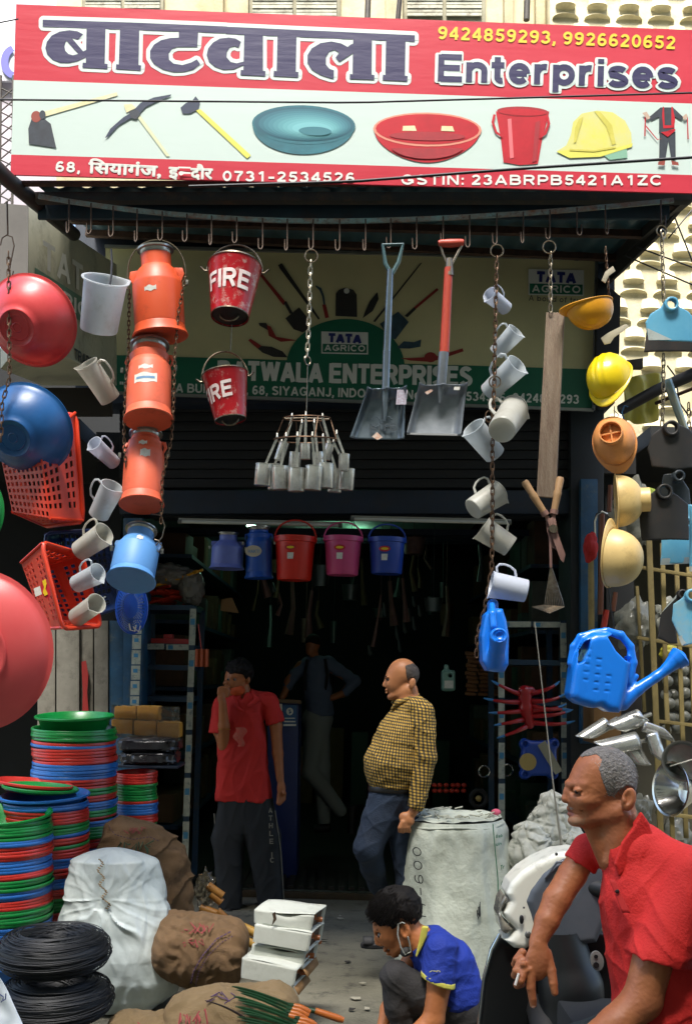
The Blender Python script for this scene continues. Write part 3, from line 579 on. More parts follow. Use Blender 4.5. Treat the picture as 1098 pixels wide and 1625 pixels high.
# left pale building and lattice
lb = thing('pale_left_building', 'pale pinkish building edge glimpsed left of the banner', 'building', (-3.5, 9, 4))
front('wall', -300, -120, 92, 330, 9.4, .3, mat('pale_pink_plaster', '#c9bfc6', .9, col2='#b5b2bd', ns=1.5), lb)
front('sign_panel', -60, 28, 24, 128, 9.3, .04, mat('white_sign_board', '#cfd0d6', .6), lb)
g = MB(); flat2d(g, [P2(el(22, 98, 20, 26, 20, 100, 260) + el(26, 98, 12, 17, 20, 260, 100))], planar(9.28)); g.build('sign_letter', mat('purple_ink', '#5a5aa8', .6), lb, smooth=False)
lt = thing('steel_lattice', 'grey steel lattice mast beside the banner left edge', 'mast', P(8, 230, 8.6))
g = MB()
for x in (2, 22): g.tube([P(x, 120, 8.6), P(x - 2, 330, 8.6)], .012, 6)
for k in range(10): g.tube([P(2, 140 + k * 19, 8.6), P(22, 150 + k * 19, 8.6)], .007, 5); g.tube([P(22, 140 + k * 19, 8.6), P(1, 158 + k * 19, 8.6)], .007, 5)
g.build('mast_frame', m_pipe, lt)
# ================================================================ inner signboard
YI = 6.82
m_icream = mat('signboard_cream', '#cfc895', .6, col2='#b5b184', ns=1.2); m_igreen = mat('signboard_green', '#10694a', .55, col2='#0e563d', ns=2); m_iwhite = mat('signboard_white', '#d0d3c8', .6)
sb = thing('shop_signboard', 'wide cream and green inner signboard with printed garden tools under the canopy', 'signboard', P(560, 520, YI))
S = lambda x0, yf0, x1, yf1: None
def sq(name, pts, m, lay, par=sb, Y=YI, ext=None):
    g = MB(); g.poly([P(x, y, Y - lay) for x, y in pts], ext); return g.build(name, m, par, smooth=False)
sq('panel', [(168, 392), (945, 412), (940, 650), (168, 622)], m_icream, 0, ext=(0, .06, 0))
sq('green_band', [(169, 563), (942, 586), (939, 648), (169, 621)], m_igreen, .006)
g = MB(); g.poly([P(x, y, YI - .0065) for x, y in el(548, 583, 94, 77, 30, 180, 360)]); g.build('green_arch', m_igreen, sb, smooth=False)
for a_, b_ in (((167, 391), (946, 411)), ((946, 411), (941, 651)), ((941, 651), (167, 623))):
    g = MB(); g.bar(P(*a_, YI - .01), P(*b_, YI - .01), .02, .02); g.build('frame', mat('aluminium_trim', '#8a8d88', .4, metal=.6), sb)
KW = dict(par=sb, Y=YI)
btext('name_lettering', 'BATWALA ENTERPRISES', 346, 603, 748, 613, 31, .6, m_iwhite, layer=.008, **KW)
btext('address_lettering', '\u0022BATWALA BUILDING\u0022, 68, SIYAGANJ, INDORE. Ph.No. 0731-2534526, 9424859293', 190, 620, 918, 641, 14.5, 0, m_iwhite, layer=.008, **KW)
iblue = mat('print_logo_blue', '#222c6c', .55)
def logo(x0, y0, x1, y1, white, c, sfx=''):
    ym = y0 + (y1 - y0) * .56; sl = (x1 - x0) * .02
    sq('logo_border', [(x0 - 1, y0 - 1), (x1 + 1, y0 + sl - 1), (x1 + 1, y1 + sl + 1), (x0 - 1, y1 + 1)], white, .009)
    sq('logo_green', [(x0 + 1, ym), (x1 - 1, ym + sl), (x1 - 1, y1 + sl - 1), (x0 + 1, y1 - 1)], m_igreen, .011)
    btext('logo_lettering', 'TATA', x0 + (x1 - x0) * .14, ym - 2.5, x1 - (x1 - x0) * .14, ym - 2 + sl, (ym - y0) * .74, 1, c, layer=.013, **KW)
    btext('logo_lettering', 'AGRICO', x0 + (x1 - x0) * .05, y1 - 3.5, x1 - (x1 - x0) * .05, y1 - 3.5 + sl, (y1 - ym) * .68, .1, white, layer=.013, **KW)
logo(511, 527, 583, 560, m_iwhite, iblue); logo(839, 428, 925, 467, m_iwhite, iblue)
btext('slogan_lettering', 'A bond of trust', 838, 477, 934, 482, 9, -.3, mat('print_black', '#1e222a'), layer=.012, **KW)
V4 = lambda a_: [(300 + x / 3.431, 320 + y / 3.43) for x, y in a_]; V5 = lambda a_: [(540 + x / 3.431, 320 + y / 3.43) for x, y in a_]
idk = mat('print_charcoal', '#23221f', .55, col2='#33312c', ns=20); iredd = mat('print_tool_red', '#8e2a22', .55); ist = mat('print_tool_steel', '#3c5a66', .5, col2='#223038', ns=20)
pic('shovel_picture', [(V4([(385, 400), (400, 395), (530, 550), (515, 565)]), iredd), (V4([(515, 550), (530, 540), (565, 605), (550, 612)]), idk), (V4([(600, 575), (640, 625), (655, 690), (620, 712), (570, 695), (525, 635)]), idk)], sb, YI)
pic('crowbar_picture', [(V4([(485, 345), (505, 335), (712, 635), (705, 643), (495, 365)]), idk)], sb, YI)
pic('sickle_picture', [(V4([(690, 455), (720, 470), (735, 510), (742, 560), (733, 562), (724, 515), (710, 482), (688, 462)]), ist), (V4([(725, 560), (745, 560), (762, 630), (742, 635)]), iredd)], sb, YI)
pic('hoe_blade_picture', [(V4([(800, 500), (815, 480), (850, 468), (895, 480), (912, 505), (915, 628), (797, 622)]), idk), ([(550 + 4.5 * math.cos(t), 461.5 + 4.5 * math.sin(t)) for t in np.linspace(0, 6.1, 14)], m_iwhite)], sb, YI)
pic('knife_picture', [(V4([(1025, 492), (1032, 530), (1000, 595), (945, 635), (955, 605), (985, 540)]), idk)], sb, YI)
pic('trowel_picture', [(V4([(380, 660), (420, 660), (440, 690), (430, 700), (385, 675)]), idk), (V4([(425, 672), (445, 680), (475, 735), (590, 755), (500, 763), (435, 730)]), iredd)], sb, YI)
pic('hand_spade_picture', [(V4([(322, 755), (335, 745), (395, 785), (380, 805)]), iredd), (V4([(375, 800), (395, 785), (450, 790), (510, 815), (538, 848), (460, 845), (400, 822)]), idk)], sb, YI)
pic('bar_picture', [(V5([(435, 335), (445, 332), (190, 655), (178, 652)]), idk)], sb, YI)
pic('spade_picture', [(V5([(525, 470), (535, 480), (410, 585), (400, 575)]), iredd), (V5([(400, 575), (412, 585), (365, 630), (350, 620)]), idk), (V5([(315, 598), (372, 655), (300, 750), (265, 740), (215, 665)]), ist)], sb, YI)
pic('small_trowel_picture', [(V5([(305, 798), (345, 760), (400, 765), (440, 750), (435, 790), (375, 800)]), ist)], sb, YI)
pic('pick_picture', [(V5([(328, 852), (400, 850), (480, 845), (530, 840), (665, 798), (670, 815), (530, 862), (480, 872), (380, 865)]), iredd), (el(683, 567, 10, 8), iredd)], sb, YI)
# side signboard facing across (left)
YL = 5.0
ss = thing('side_signboard', 'grimy box signboard lettered TRADERS on the left side of the shop', 'signboard', P(30, 450, YL))
TL, TR, BR, BL = P(46, 326, YL), P(186, 420, 6.6), P(186, 612, 6.6), P(44, 530, YL)
g = MB(); FL = P(-60, 318, YL); FB = P(-60, 530, YL)
g.hexa([BL, BR, BR + Vector((-.5, .05, 0)), FB + Vector((0, 0.6, 0)), TL, TR, TR + Vector((-.5, .05, 0)), FL + Vector((0, .6, 0))]); g.build('side_panel', mat('dull_cream_panel', '#b8b69c', .7, col2='#9a9c88', ns=2, dirt='#3a3a30', ds=3, damt=.5), ss, bevel=.004)
g = MB(); g.hexa([FB, BL, BL + Vector((0, .05, 0)), FB + Vector((0, .05, 0)), FL, TL, TL + Vector((0, .05, 0)), FL + Vector((0, .05, 0))]); g.build('front_panel', mat('grey_panel', '#6e6b66', .6, col2='#45433f', ns=1.5), ss)
nrm = (TR - TL).cross(BL - TL).normalized(); nrm = -nrm if nrm.x < 0 else nrm
def sidemap(u0, v0, u1, v1):
    return lambda x, y, l: (TL.lerp(TR, u0 + (u1 - u0) * x)).lerp(BL.lerp(BR, u0 + (u1 - u0) * x), v0 + (v1 - v0) * y) + nrm * (.006 + l)
def stext(s, u0, v0, u1, v1, m, bold, name='lettering', lift=0):
    g = MB(); ly, W = stroke_mesh(s, .095); lay = [(np.stack([v[:, 0] / W, 1 - v[:, 1]], 1), f) for v, f in ly]
    f = sidemap(u0, v0, u1, v1); flat2d(g, lay, lambda x, y, l: f(x, y, l + lift)); g.build(name, m, ss, smooth=False)
g = MB(); f_ = sidemap(0, 0, 1, 1); flat2d(g, [P2([(.05, .46), (.72, .46), (.72, .66), (.05, .66)])], f_); g.build('green_patch', mat('faded_green', '#5a7a66', .7), ss, smooth=False)
stext('TATA', .12, .2, .7, .42, mat('faded_white', '#d0d2c6', .7), .02); stext('AGRICO', .08, .5, .7, .62, mat('faded_white', '#d0d2c6', .7), .012, lift=.002)
stext('TRADERS', .45, .9, .75, .985, mat('print_black', '#1e222a'), .02)
front('lower_valance', 20, 615, 178, 660, 6.3, .03, mat('brown_valance', '#2a241d', .9), ss)
# soft lamp tubes
m_tube = mat('unlit_tube', '#8f8d80', .4)
for i, (x0, y0, x1, y1) in enumerate(((284, 825, 542, 831), (557, 821, 810, 827))):
    t = thing('tube_light', ['unlit white tube light batten above the left half of the doorway', 'unlit white tube light batten above the right half of the doorway'][i], 'tube light', P(x0, y0, 6.98))
    g = MB(); g.bar(P(x0, y0, 7.0), P(x1, y1, 7.0), .035, .022); g.build('batten', m_tube, t, bevel=.003)
    g = MB(); g.tube([P(x0 + 4, y0 + 3, 6.97), P(x1 - 4, y1 + 3, 6.97)], .011, 10); g.build('tube', mat('tube_glass', '#b5b6aa', .3), t)
    for x, y in ((x0 + 2, y0 + 2), (x1 - 2, y1 + 2)):
        g = MB(); g.tube([P(x - 3, y + 1, 6.97), P(x + 3, y + 1, 6.97)], .016, 10); g.build('end_cap', mat('grey_plastic_cap', '#55564f', .5), t)

# ================================================================ unseen building across the street, added and sized to shade the shop front
oc = thing('opposite_shade_building', 'tall cream building across the street behind the viewer, its shade over the shop', 'building', (0, -7, 0))
g = MB(); g.box((0, -9.5, 11.2), (60, 5, 22.4)); g.build('wall', m_wall, oc, smooth=False)
for i in range(9):
    for j in range(5): g = MB(); g.box((-16 + i * 4, -6.98, 3.6 + j * 3.3), (1.3, .06, 1.5)); g.build('window', m_dark, oc, smooth=False)
# ================================================================ plastics and metals
def plastic(n, c, c2=None, rough=.38, **k): return mat(n, c, rough, col2=c2 or c, ns=4, bump=.05, bs=30, **k)
m_pred = plastic('red_plastic', '#c9383c', '#d24a4a', dirt='#7d5a50', ds=6, damt=.25); m_pblue = plastic('blue_plastic', '#1b5e9b', '#164a80'); m_pgreen = plastic('green_plastic', '#0d7f3a', '#0a6a30')
m_milky = mat('milky_plastic', '#d6dce0', .3, col2='#cbd2d4', ns=5, trans=.5, dirt='#8d8472', ds=9, damt=.25); m_milky2 = mat('yellowed_milky_plastic', '#d6d6ce', .35, col2='#c9c8bc', ns=5, trans=.5, dirt='#94886f', ds=9, damt=.3)
m_milkb = mat('bluish_milky_plastic', '#d2d8e2', .35, trans=.45)
m_orange = mat('orange_painted_can', '#cc4a22', .45, col2='#d6592e', ns=3, bump=.04, bs=20, dirt='#8a3420', ds=9, damt=.55); m_salmon = mat('salmon_painted_can', '#d5583a', .5, col2='#dc6b48', ns=3, dirt='#9a4630', ds=9, damt=.5)
m_canblue = mat('blue_painted_can', '#4d86c2', .5, col2='#5a92cc', ns=3, dirt='#3a689c', ds=7, damt=.3)
m_alu = mat('aluminium', '#a9a9a2', .28, metal=.85, col2='#8f8f88', ns=18, bump=.05, bs=40)
m_tin = mat('tin_sheet', '#dcdcd6', .26, metal=.75, col2='#b4b4ac', ns=25, dirt='#5e574a', ds=18, damt=.5)
m_paper = mat('paper_sticker', '#d5d5cc', .7, col2='#b9b9ae', ns=60)
m_chrome = mat('bright_steel', '#c4c4c0', .15, metal=1.)
def sticker(par, F, pts, m=None, w=-1, name='sticker'):
    g = MB(); g.poly([F(x, y, w) for x, y in pts], (0, .0015, 0)); return g.build(name, m or m_paper, par, smooth=False)
# ---------------------------------------------------------------- chains
def chain(label, pts, Y=4.45, link=.034, r=.0028, m=None, group=None, name='chain'):
    m = m or m_oldchain; W = [P(*(p if len(p) == 3 else (p[0], p[1], Y))) for p in pts]; seg = []; L = 0
    for a, b in zip(W[:-1], W[1:]): seg.append((L, a, b)); L += (b - a).length
    n = max(2, int(L / (link * .78))); g = MB()
    def at(s):
        for l0, a, b in seg[::-1]:
            if s >= l0: return a + (b - a).normalized() * (s - l0), (b - a).normalized()
        return seg[0][1], (seg[0][2] - seg[0][1]).normalized()
    for i in range(n):
        c, d = at((i + .5) * L / n); x = d.cross(Vector((0, 1, 0)) if i % 2 else Vector((1, .3, 0))).normalized(); hl = L / n * .64 - link * .16; hw = link * .2
        q = [c + d * (hl * s_) + x * (hw * math.cos(t)) + d * (hw * math.sin(t)) for s_, ts in ((1, (0, .8, 1.57, 2.3, 3.14)), (-1, (3.14, 3.9, 4.71, 5.5, 6.28))) for t in ts]
        g.tube(q, r, 5, closed=True)
    return tag(g.build(name, m, loc=W[0]), label, 'chain', group)
def ring(label, x, y, rp, Y=4.45, tilt=0., group=None, m=None, r=.0035):
    F = Fr(x, y, Y); g = MB(); g.tube([F(x + rp * math.cos(t) * math.cos(tilt), y + rp * math.sin(t), rp * math.cos(t) * math.sin(tilt)) for t in np.linspace(0, 2 * math.pi, 25)[:-1]], r, 6, closed=True)
    return tag(g.build('ring', m or m_steel, loc=F(x, y)), label, 'ring', group)
# ---------------------------------------------------------------- basins
def basin(name, label, m, cx, cy, Y, rpx, nrm, hr=.36, rim=.04, foot=.42, cat='basin', marks=True):
    """nrm: direction its underside faces; rpx: rim radius in px"""
    F = Fr(cx, cy, Y); r = rpx * F.s; n = Vector(nrm).normalized(); t = thing(name, label, cat, F(cx, cy))
    h = r * hr * 2; Mx = axis_frame(F(cx, cy) - n * (h * .1), F(cx, cy) + n * (h * .9), (0, 0, 1), 1.0)
    k = 1 / h
    pr = [(r, 0), (r * 1.03, -.01), (r * 1.035, .03), (r * .99, .05), (r * .965, .08), (r * .93, .22), (r * .82, .5), (r * .66, .78), (r * .52, .92), (r * foot, .985), (r * foot * .98, 1.02), (r * foot * .93, 1.03), (r * foot * .9, 1.0), (r * foot * .6, .99), (0, .99)]
    inn = [(0, .95), (r * .4, .95), (r * .62, .77), (r * .79, .48), (r * .9, .2), (r * .94, .04), (r, 0)]
    g = MB(); g.lathe([(a * k, b) for a, b in pr], 56, Mx); g.build('bowl', m, t, angle=60)
    g = MB(); g.lathe([(a * k, b) for a, b in inn], 56, Mx); g.build('inside', m, t, angle=60)
    if marks:
        g = MB(); g.lathe([(r * foot * .62 * k, .99), (r * foot * .64 * k, 1.012), (r * foot * .68 * k, .99)], 40, Mx); g.build('foot_ring', m, t)
        g = MB(); g.lathe([(r * .09 * k, .99), (r * .1 * k, 1.01), (r * .12 * k, .99)], 20, Mx); g.build('moulding_mark', m, t)
    return t
basin('basin', 'large red plastic basin hanging underside out before the TRADERS sign', m_pred, 50, 510, 4.35, 73, (-.18, -.85, -.52), cat='basin')
basin('basin', 'blue plastic basin hanging underside out just under the red one', m_pblue, 42, 682, 4.4, 74, (-.14, -.88, -.50))
basin('basin', 'very large red tub at the left edge, its flat underside turned out', mat('big_red_tub_plastic', '#d0484a', .4, col2='#d85c5a', ns=3), -42, 1032, 4.0, 126, (-.08, -.98, -.16), hr=.16, foot=.55)
basin('basin', 'green plastic basin of which only a sliver shows at the left edge', m_pgreen, -58, 812, 4.3, 68, (-.2, -.95, -.1), hr=.3)
chain('rusty chain running down past the red basin and the blue basin', [(14, 400), (16, 600), (4, 640), (2, 700)], 4.22)
F = Fr(13, 380, 4.4); g = MB(); g.tube([F(12, 320), F(13, 372)] , .004, 6)
g.tube([F(2, 390, -2), F(4, 378), F(11, 373), F(20, 376), F(23, 390), F(17, 420), F(15, 436), F(20, 438), F(22, 430)], .003, 6); tag(g.build('wire_hook', m_hook, loc=F(13, 380)), 'long bent wire hook carrying the red basin by the grey panel', 'hook')
# ---------------------------------------------------------------- jugs
def jug_proto():
    t = thing('measuring_jug', 'x', 'jug'); g = MB()
    def spout(q, a, r, z):
        if z > .72 and r > .2:
            d = abs(math.atan2(math.sin(a - math.pi), math.cos(a - math.pi))); k = math.exp(-(d / .26) ** 2) * ((z - .72) / .28) ** 1.5; q = q + Vector((-.12 * k, 0, .03 * k))
        return q
    g.lathe([(0, .012), (.27, .012), (.30, 0), (.318, .015), (.32, .05), (.325, .965), (.342, .972), (.345, 1.0), (.32, 1.0), (.31, .96), (.3, .07), (.28, .04), (0, .04)], 32, None, spout); g.build('body', m_milky, t)
    g = MB(); g.tube([(.33, 0, .9), (.46, 0, .94), (.56, 0, .88), (.59, 0, .74), (.57, 0, .58), (.49, 0, .43), (.32, 0, .36)], [.035, .034, .032, .032, .032, .034, .04], 8); g.build('handle', m_milky, t)
    return t
jug0 = jug_proto(); _jused = [0]
def jug(lab, b, tpt, Y, hint, dY=0., m=None, group=None, k=1., sy=1.):
    """b: px of the bottom centre, tpt: px of the mouth centre; hint: px direction of the handle; dY: mouth nearer (+) in metres"""
    t = jug0 if not _jused[0] else copy_tree(jug0); _jused[0] = 1
    dY = dY * 2.6; p0 = P(b[0], b[1], Y + dY / 2); p1 = P(tpt[0], tpt[1], Y - dY / 2); F = Fr(b[0], b[1], Y); k *= ((p1 - p0) - Vector((0, (p1 - p0).y * .65, 0))).length / (p1 - p0).length; h = F.ex * hint[0] + F.ey * hint[1] + (F.ew * hint[2] if len(hint) > 2 else Vector())
    Mx = axis_frame(p0, p1, h.normalized(), 1.0); Mx = Mx @ Matrix.Diagonal((k, k, 1, 1)); t.matrix_world = Mx; tag(t, lab, 'jug', group)
    if m:
        for c in t.children: c.data = c.data.copy(); c.data.materials[0] = m
    return t
g1 = 'milky measuring jugs tied to the left string'; g2 = 'milky measuring jugs tied down the rusty middle chain'
t = thing('plastic_beaker', 'large handleless milky beaker hanging on a dark hook by the TRADERS sign', 'beaker', P(160, 530, 4.4))
Mx = axis_frame(P(157, 524, 4.42), P(168, 443, 4.3), (-1, 0, 0), 1.0); g = MB()
def bsp(q, a, r, z):
    if z > .8 and r > .3: d = abs(math.atan2(math.sin(a + 2.4), math.cos(a + 2.4))); q = q + Vector((-.07 * math.exp(-(d / .3) ** 2) * (z - .8) * 5, -.05 * math.exp(-(d / .3) ** 2), 0))
    return q
g.lathe([(0, .03), (.3, .03), (.345, 0), (.355, .03), (.4, .96), (.45, .985), (.45, 1.0), (.4, 1.0), (.385, .96), (.34, .06), (0, .05)], 40, Mx, bsp); g.build('body', m_milky, t)
g = MB(); g.tube([P(177, 395, 4.36), P(178, 420, 4.35), P(177, 438, 4.3), P(174, 455, 4.28)], .005, 6); g.build('cord', m_wire, t)
jug('milky jug mouth up and leaning left below the handleless beaker', (176, 634), (138, 577), 4.4, (1, .2), .04, m_milky2, g1, .92)
jug('bluish clean milky jug, highest below the TRADERS panel string', (182, 735), (150, 703), 4.42, (.6, -.8), .05, m_milkb, g1)
jug('greyish jug with its handle up left, second below the clean bluish jug', (157, 818), (178, 770), 4.42, (-.8, -.5), .03, m_milky, g1)
jug('jug lying nearly level with its loop handle above, by the blue milk can', (127, 875), (166, 845), 4.42, (-.3, -.9), .03, m_milky2, g1)
jug('small jug over the upper rim of the front orange basket', (122, 927), (156, 908), 4.3, (-.5, -.8), .03, m_milky, g1)
jug('lowest small jug, handleless side out, at the lower corner of the front orange basket', (122, 980), (154, 957), 4.3, (.2, -.4, 1), .04, m_milky2, g1)
jug('small milky jug, topmost on the rusty middle chain', (803, 490), (776, 466), 4.42, (.5, -.9), .03, m_milkb, g2)
jug('second jug from the top of the middle chain, mouth tilted up right', (787, 560), (818, 524), 4.42, (-.8, -.6), .03, m_milky, g2)
jug('largest translucent jug of the middle chain, wide mouth to the right', (775, 623), (820, 577), 4.4, (-.7, -.7), .05, m_milky, g2, .95)
jug('jug seen from its round base beside the split of the middle chain', (796, 682), (815, 648), 4.3, (-.8, -.6), -.1, m_milky2, g2, .86)
jug('jug leaning left with its mouth up left under the base-on jug', (785, 722), (751, 677), 4.4, (.6, -.8), .03, m_milky, g2)
jug('yellowed jug with base to the left, above the lower light batten', (750, 808), (791, 779), 4.42, (-.5, -.9), -.02, m_milky2, g2)
jug('yellowed jug with base to the right, under its twin on the chain', (810, 868), (765, 836), 4.42, (.6, -.8), .0, m_milky2, g2)
jug('clean bluish jug with faint scale marks, just above the blue can with the round spout', (835, 938), (779, 925), 4.3, (.2, -1), .0, m_milkb, g2)
chain('rusty chain carrying the column of milky jugs right of the shovels', [(788, 408), (786, 500), (784, 600), (781, 700), (781, 820), (780, 900), (770, 960), (757, 1010), (756, 1042)], 4.36, group=None)
ring('steel ring at the top of the jug chain', 788, 398, 10, 4.42); ring('thin steel ring in the middle of the jug chain', 785, 606, 9, 4.25); 
F = Fr(781, 665, 4.3); g = MB(); g.tube([F(775 + 5 * math.cos(t), 661 + 9 * math.sin(t)) for t in np.linspace(0, 6, 16)], .003, 6, closed=True); g.tube([F(783 + 4 * math.cos(t), 668 + 8 * math.sin(t), 2) for t in np.linspace(0, 6, 16)], .003, 6, closed=True); tag(g.build('chain_knot', m_oldchain, loc=F(781, 665)), 'knot of rusty chain loops between two jugs', 'chain knot')
# ---------------------------------------------------------------- milk cans
def milkcan(lab, base, top, Y, dY, rb, m, rn=.17, bail=None, sh=.62, lid=True, stickers=(), group='painted milk cans hung one below another', lean=(0, -1, 0)):
    p0 = P(base[0], base[1], Y + dY / 2); p1 = P(top[0], top[1], Y - dY / 2); t = thing('milk_can', lab, 'milk can', p0, group); Mx = axis_frame(p0, p1, (1, 0, 0), 1.0)
    g = MB(); g.lathe([(0, .02), (rb * .92, .02), (rb * 1.08, 0), (rb * 1.12, .012), (rb * 1.02, .07), (rb * 1.0, .11), (rb * .985, .12), (rb, .14), (rb, sh - .02), (rb * .985, sh), (rb * .86, sh + .07), (rn * 1.25, sh + .15), (rn * 1.02, sh + .19), (rn, sh + .22), (rn * 1.02, .93)], 40, Mx); g.build('body', m, t, angle=30)
    g = MB(); g.lathe([(rn * 1.0, .93), (rn * 1.04, .94), (rn * 1.06, .975), (rn * 1.22, .98), (rn * 1.23, 1.0), (rn * 1.0, 1.004), (rn * .95, .97), (rn * .94, .7)] + ([(0, .99)] if lid else []), 36, Mx); g.build('neck_rim', m_alu, t)
    for s in (-1, 1):
        g = MB(); pts = [Mx @ Vector(q) for q in ((s * rn * 1.15, -.02, sh + .17), (s * (rb + .015), -.02, sh + .16), (s * (rb + .03), -.02, sh + .09), (s * (rb - .02), -.02, sh - .02), (s * rn * 1.4, -.02, sh + .09))]
        g.poly(pts, Mx.to_3x3() @ Vector((0, .035, 0))); g.build('lug', m, t, bevel=.002)
        g = MB(); g.box((Mx @ Vector((s * (rb + .055), -.03, sh - .02))), (.012, .012, .022)); g.build('hinge_plate', m_alu, t, bevel=.001)
    if bail:
        g = MB(); g.tube([Mx @ Vector((rb * 1.18 * math.cos(a_), 0, sh + .05 + (bail - sh) * max(0, math.sin(a_)) ** .75)) for a_ in np.linspace(math.pi, 0, 21)], .0035, 6); g.build('bail_handle', m_steel, t)
    for (a0, z0, w_, h_) in stickers:
        g = MB()
        def fn(u, v): a_ = R(a0) + (u - .5) * w_ / rb; rr = rb * 1.012; return Mx @ Vector((rr * math.cos(a_), rr * math.sin(a_), z0 + (v - .5) * h_ + .01 * math.sin(9 * u + 4 * v)))
        g.grid(fn, 8, 4); g.build('sticker', m_paper, t)
        if w_ > .2:
            g = MB(); g.grid(lambda u, v: Mx @ Vector((rb * 1.02 * math.cos(R(a0) + (u - .5) * w_ * .8 / rb), rb * 1.02 * math.sin(R(a0) + (u - .5) * w_ * .8 / rb), z0 + (v - .5) * h_ * .25)), 8, 2); g.build('sticker_print', mat('blue_print', '#5f86a8', .7), t)
    return t
milkcan('orange milk can with metal lid and tall wire bail, topmost of the column', (255, 535), (247, 396), 4.45, 0, .27, m_orange, .162, bail=1.06, sh=.60, stickers=((-98, .46, .13, .055),))
milkcan('salmon milk can with a torn white label, second in the can column', (236, 668), (238, 548), 4.42, -.10, .25, m_salmon, .185, sh=.68, lid=False, stickers=((-90, .56, .16, .05), (-90, .42, .26, .12)))
milkcan('salmon milk can with two small sticker scraps, third in the can column', (225, 802), (232, 688), 4.45, -.10, .245, m_salmon, .17, sh=.70, lid=False, stickers=((-86, .74, .1, .05), (-78, .6, .12, .1)))
milkcan('pale blue squat milk can with missing lid, lowest of the can column', (208, 922), (225, 841), 4.42, -.12, .36, m_canblue, .215, sh=.60, lid=False, stickers=((-75, .62, .1, .07),))
chain('left rusty chain beside the orange and salmon milk cans', [(206, 460), (204, 560), (200, 610), (197, 690), (200, 740)], 4.38, link=.026, r=.0024)
chain('right rusty chain beside the orange and salmon milk cans', [(294, 440), (283, 500), (278, 560), (276, 640), (272, 700), (258, 760), (256, 830)], 4.38, link=.026, r=.0024)
F = Fr(255, 840, 4.4); g = MB(); g.tube([F(240, 815), F(256, 818), (F(262, 835)), F(258, 852), F(246, 868), F(252, 876), F(258, 868), F(252, 858), F(246, 856)], .003, 6); tag(g.build('wire_loop', m_steel, loc=F(250, 845)), 'twisted wire loop at the shoulder of the blue milk can', 'wire')
# ---------------------------------------------------------------- fire buckets
m_fire = mat('fire_bucket_red', '#b81420', .3, col2='#a3101c', ns=4, dirt='#c9c0b4', ds=22, damt=.75, bump=.08, bs=30); m_tarred = mat('black_bucket_base', '#060606', .6)
def firebucket(lab, base, top, Y, dY, ear, txt, ta0, rt=.46, rbm=.315, z0=.42, rot=0):
    p0 = P(*base, Y + dY / 2); p1 = P(*top, Y - dY / 2); t = thing('fire_bucket', lab, 'fire bucket', p0, 'red fire buckets hung one under the other'); Mx = axis_frame(p0, p1, (1, 0, 0), 1.0)
    g = MB(); g.lathe([(rbm * .97, .03), (rbm, 0), (rbm * 1.01, .01), (rt * .985, .96), (rt, .97), (rt * 1.02, .985), (rt * 1.0, 1.0), (rt * .97, .985), (rbm * .98, .06)], 44, Mx); g.build('pail', m_fire, t)
    g = MB(); g.lathe([(rbm * .99, .002), (rbm * .985, .03), (rbm * .7, .0), (rbm * .4, -.06), (0, -.09)], 36, Mx); g.build('base', m_tarred, t)
    g = MB(); g.lathe([(rt * 1.0, .975), (rt * 1.035, .985), (rt * 1.03, 1.005), (rt * .99, 1.0)], 44, Mx); g.build('rim', m_steel, t)
    g = MB(); g.lathe([(rbm * 1.0, -.005), (rbm * 1.02, .0), (rbm * 1.02, .02)], 36, Mx); g.build('bottom_hoop', m_steel, t)
    g = MB(); g.tube([Mx @ Vector((rt * 1.03 * math.cos(a_), 0, .9 + ear * math.sin(a_))) for a_ in np.linspace(math.pi, 0, 21)], .0042, 6)
    for s in (-1, 1): g.tube([Mx @ Vector((s * rt * 1.0, 0, .9)), Mx @ Vector((s * rt * 1.12, 0, .9)), Mx @ Vector((s * rt * 1.28, -.03, .96))], .0045, 6)
    g.build('bail_handle', m_steel, t)
    g = MB(); g.tube([Mx @ Vector((rbm * .5 * math.cos(a_), -.1, -.12 * math.sin(a_) - .02)) for a_ in np.linspace(0, math.pi, 11)], .0035, 6); g.build('tipping_ring', m_steel, t)
    ly, W = stroke_mesh(txt, .1); g = MB()
    def mp(x, y, l):
        a_ = R(ta0) + (x - W / 2) * .29 / .40; z = z0 + y * .33 + rot * (x - W / 2); r_ = rbm + (rt - rbm) * z + .012 + l / .3; return Mx @ Vector((r_ * math.cos(a_), r_ * math.sin(a_), z))
    sub = []
    for v, f in ly:
        for q in f:
            a_, b_, c_, d_ = [v[i] for i in q]
            for k in range(5): u0, u1 = k / 5, (k + 1) / 5; sub.append((np.array([a_ + (b_ - a_) * u0, a_ + (b_ - a_) * u1, d_ + (c_ - d_) * u1, d_ + (c_ - d_) * u0]), [(0, 1, 2, 3)]))
    flat2d(g, sub, mp, .0000015); g.build('lettering', mat('worn_white_paint', '#d3cfcc', .6, col2='#c4a09a', ns=30, mix=.35), t, smooth=False)
    return t
firebucket('upper red fire bucket lettered FIRE with black base, on the hook', (365, 503), (373, 424), 4.45, -.06, .56, 'FIRE', -97, z0=.36)
firebucket('lower red fire bucket lettered FIRE turned left, wired under the other', (366, 667), (357, 594), 4.45, -.02, .60, 'FIRE', -127, z0=.34, rot=.04)
F = Fr(367, 540, 4.45); g = MB(); g.tube([F(368, 515), F(366, 556)], .0018, 5); tag(g.build('wire', m_steel, loc=F(368, 515)), 'thin wire joining the two fire buckets', 'wire')
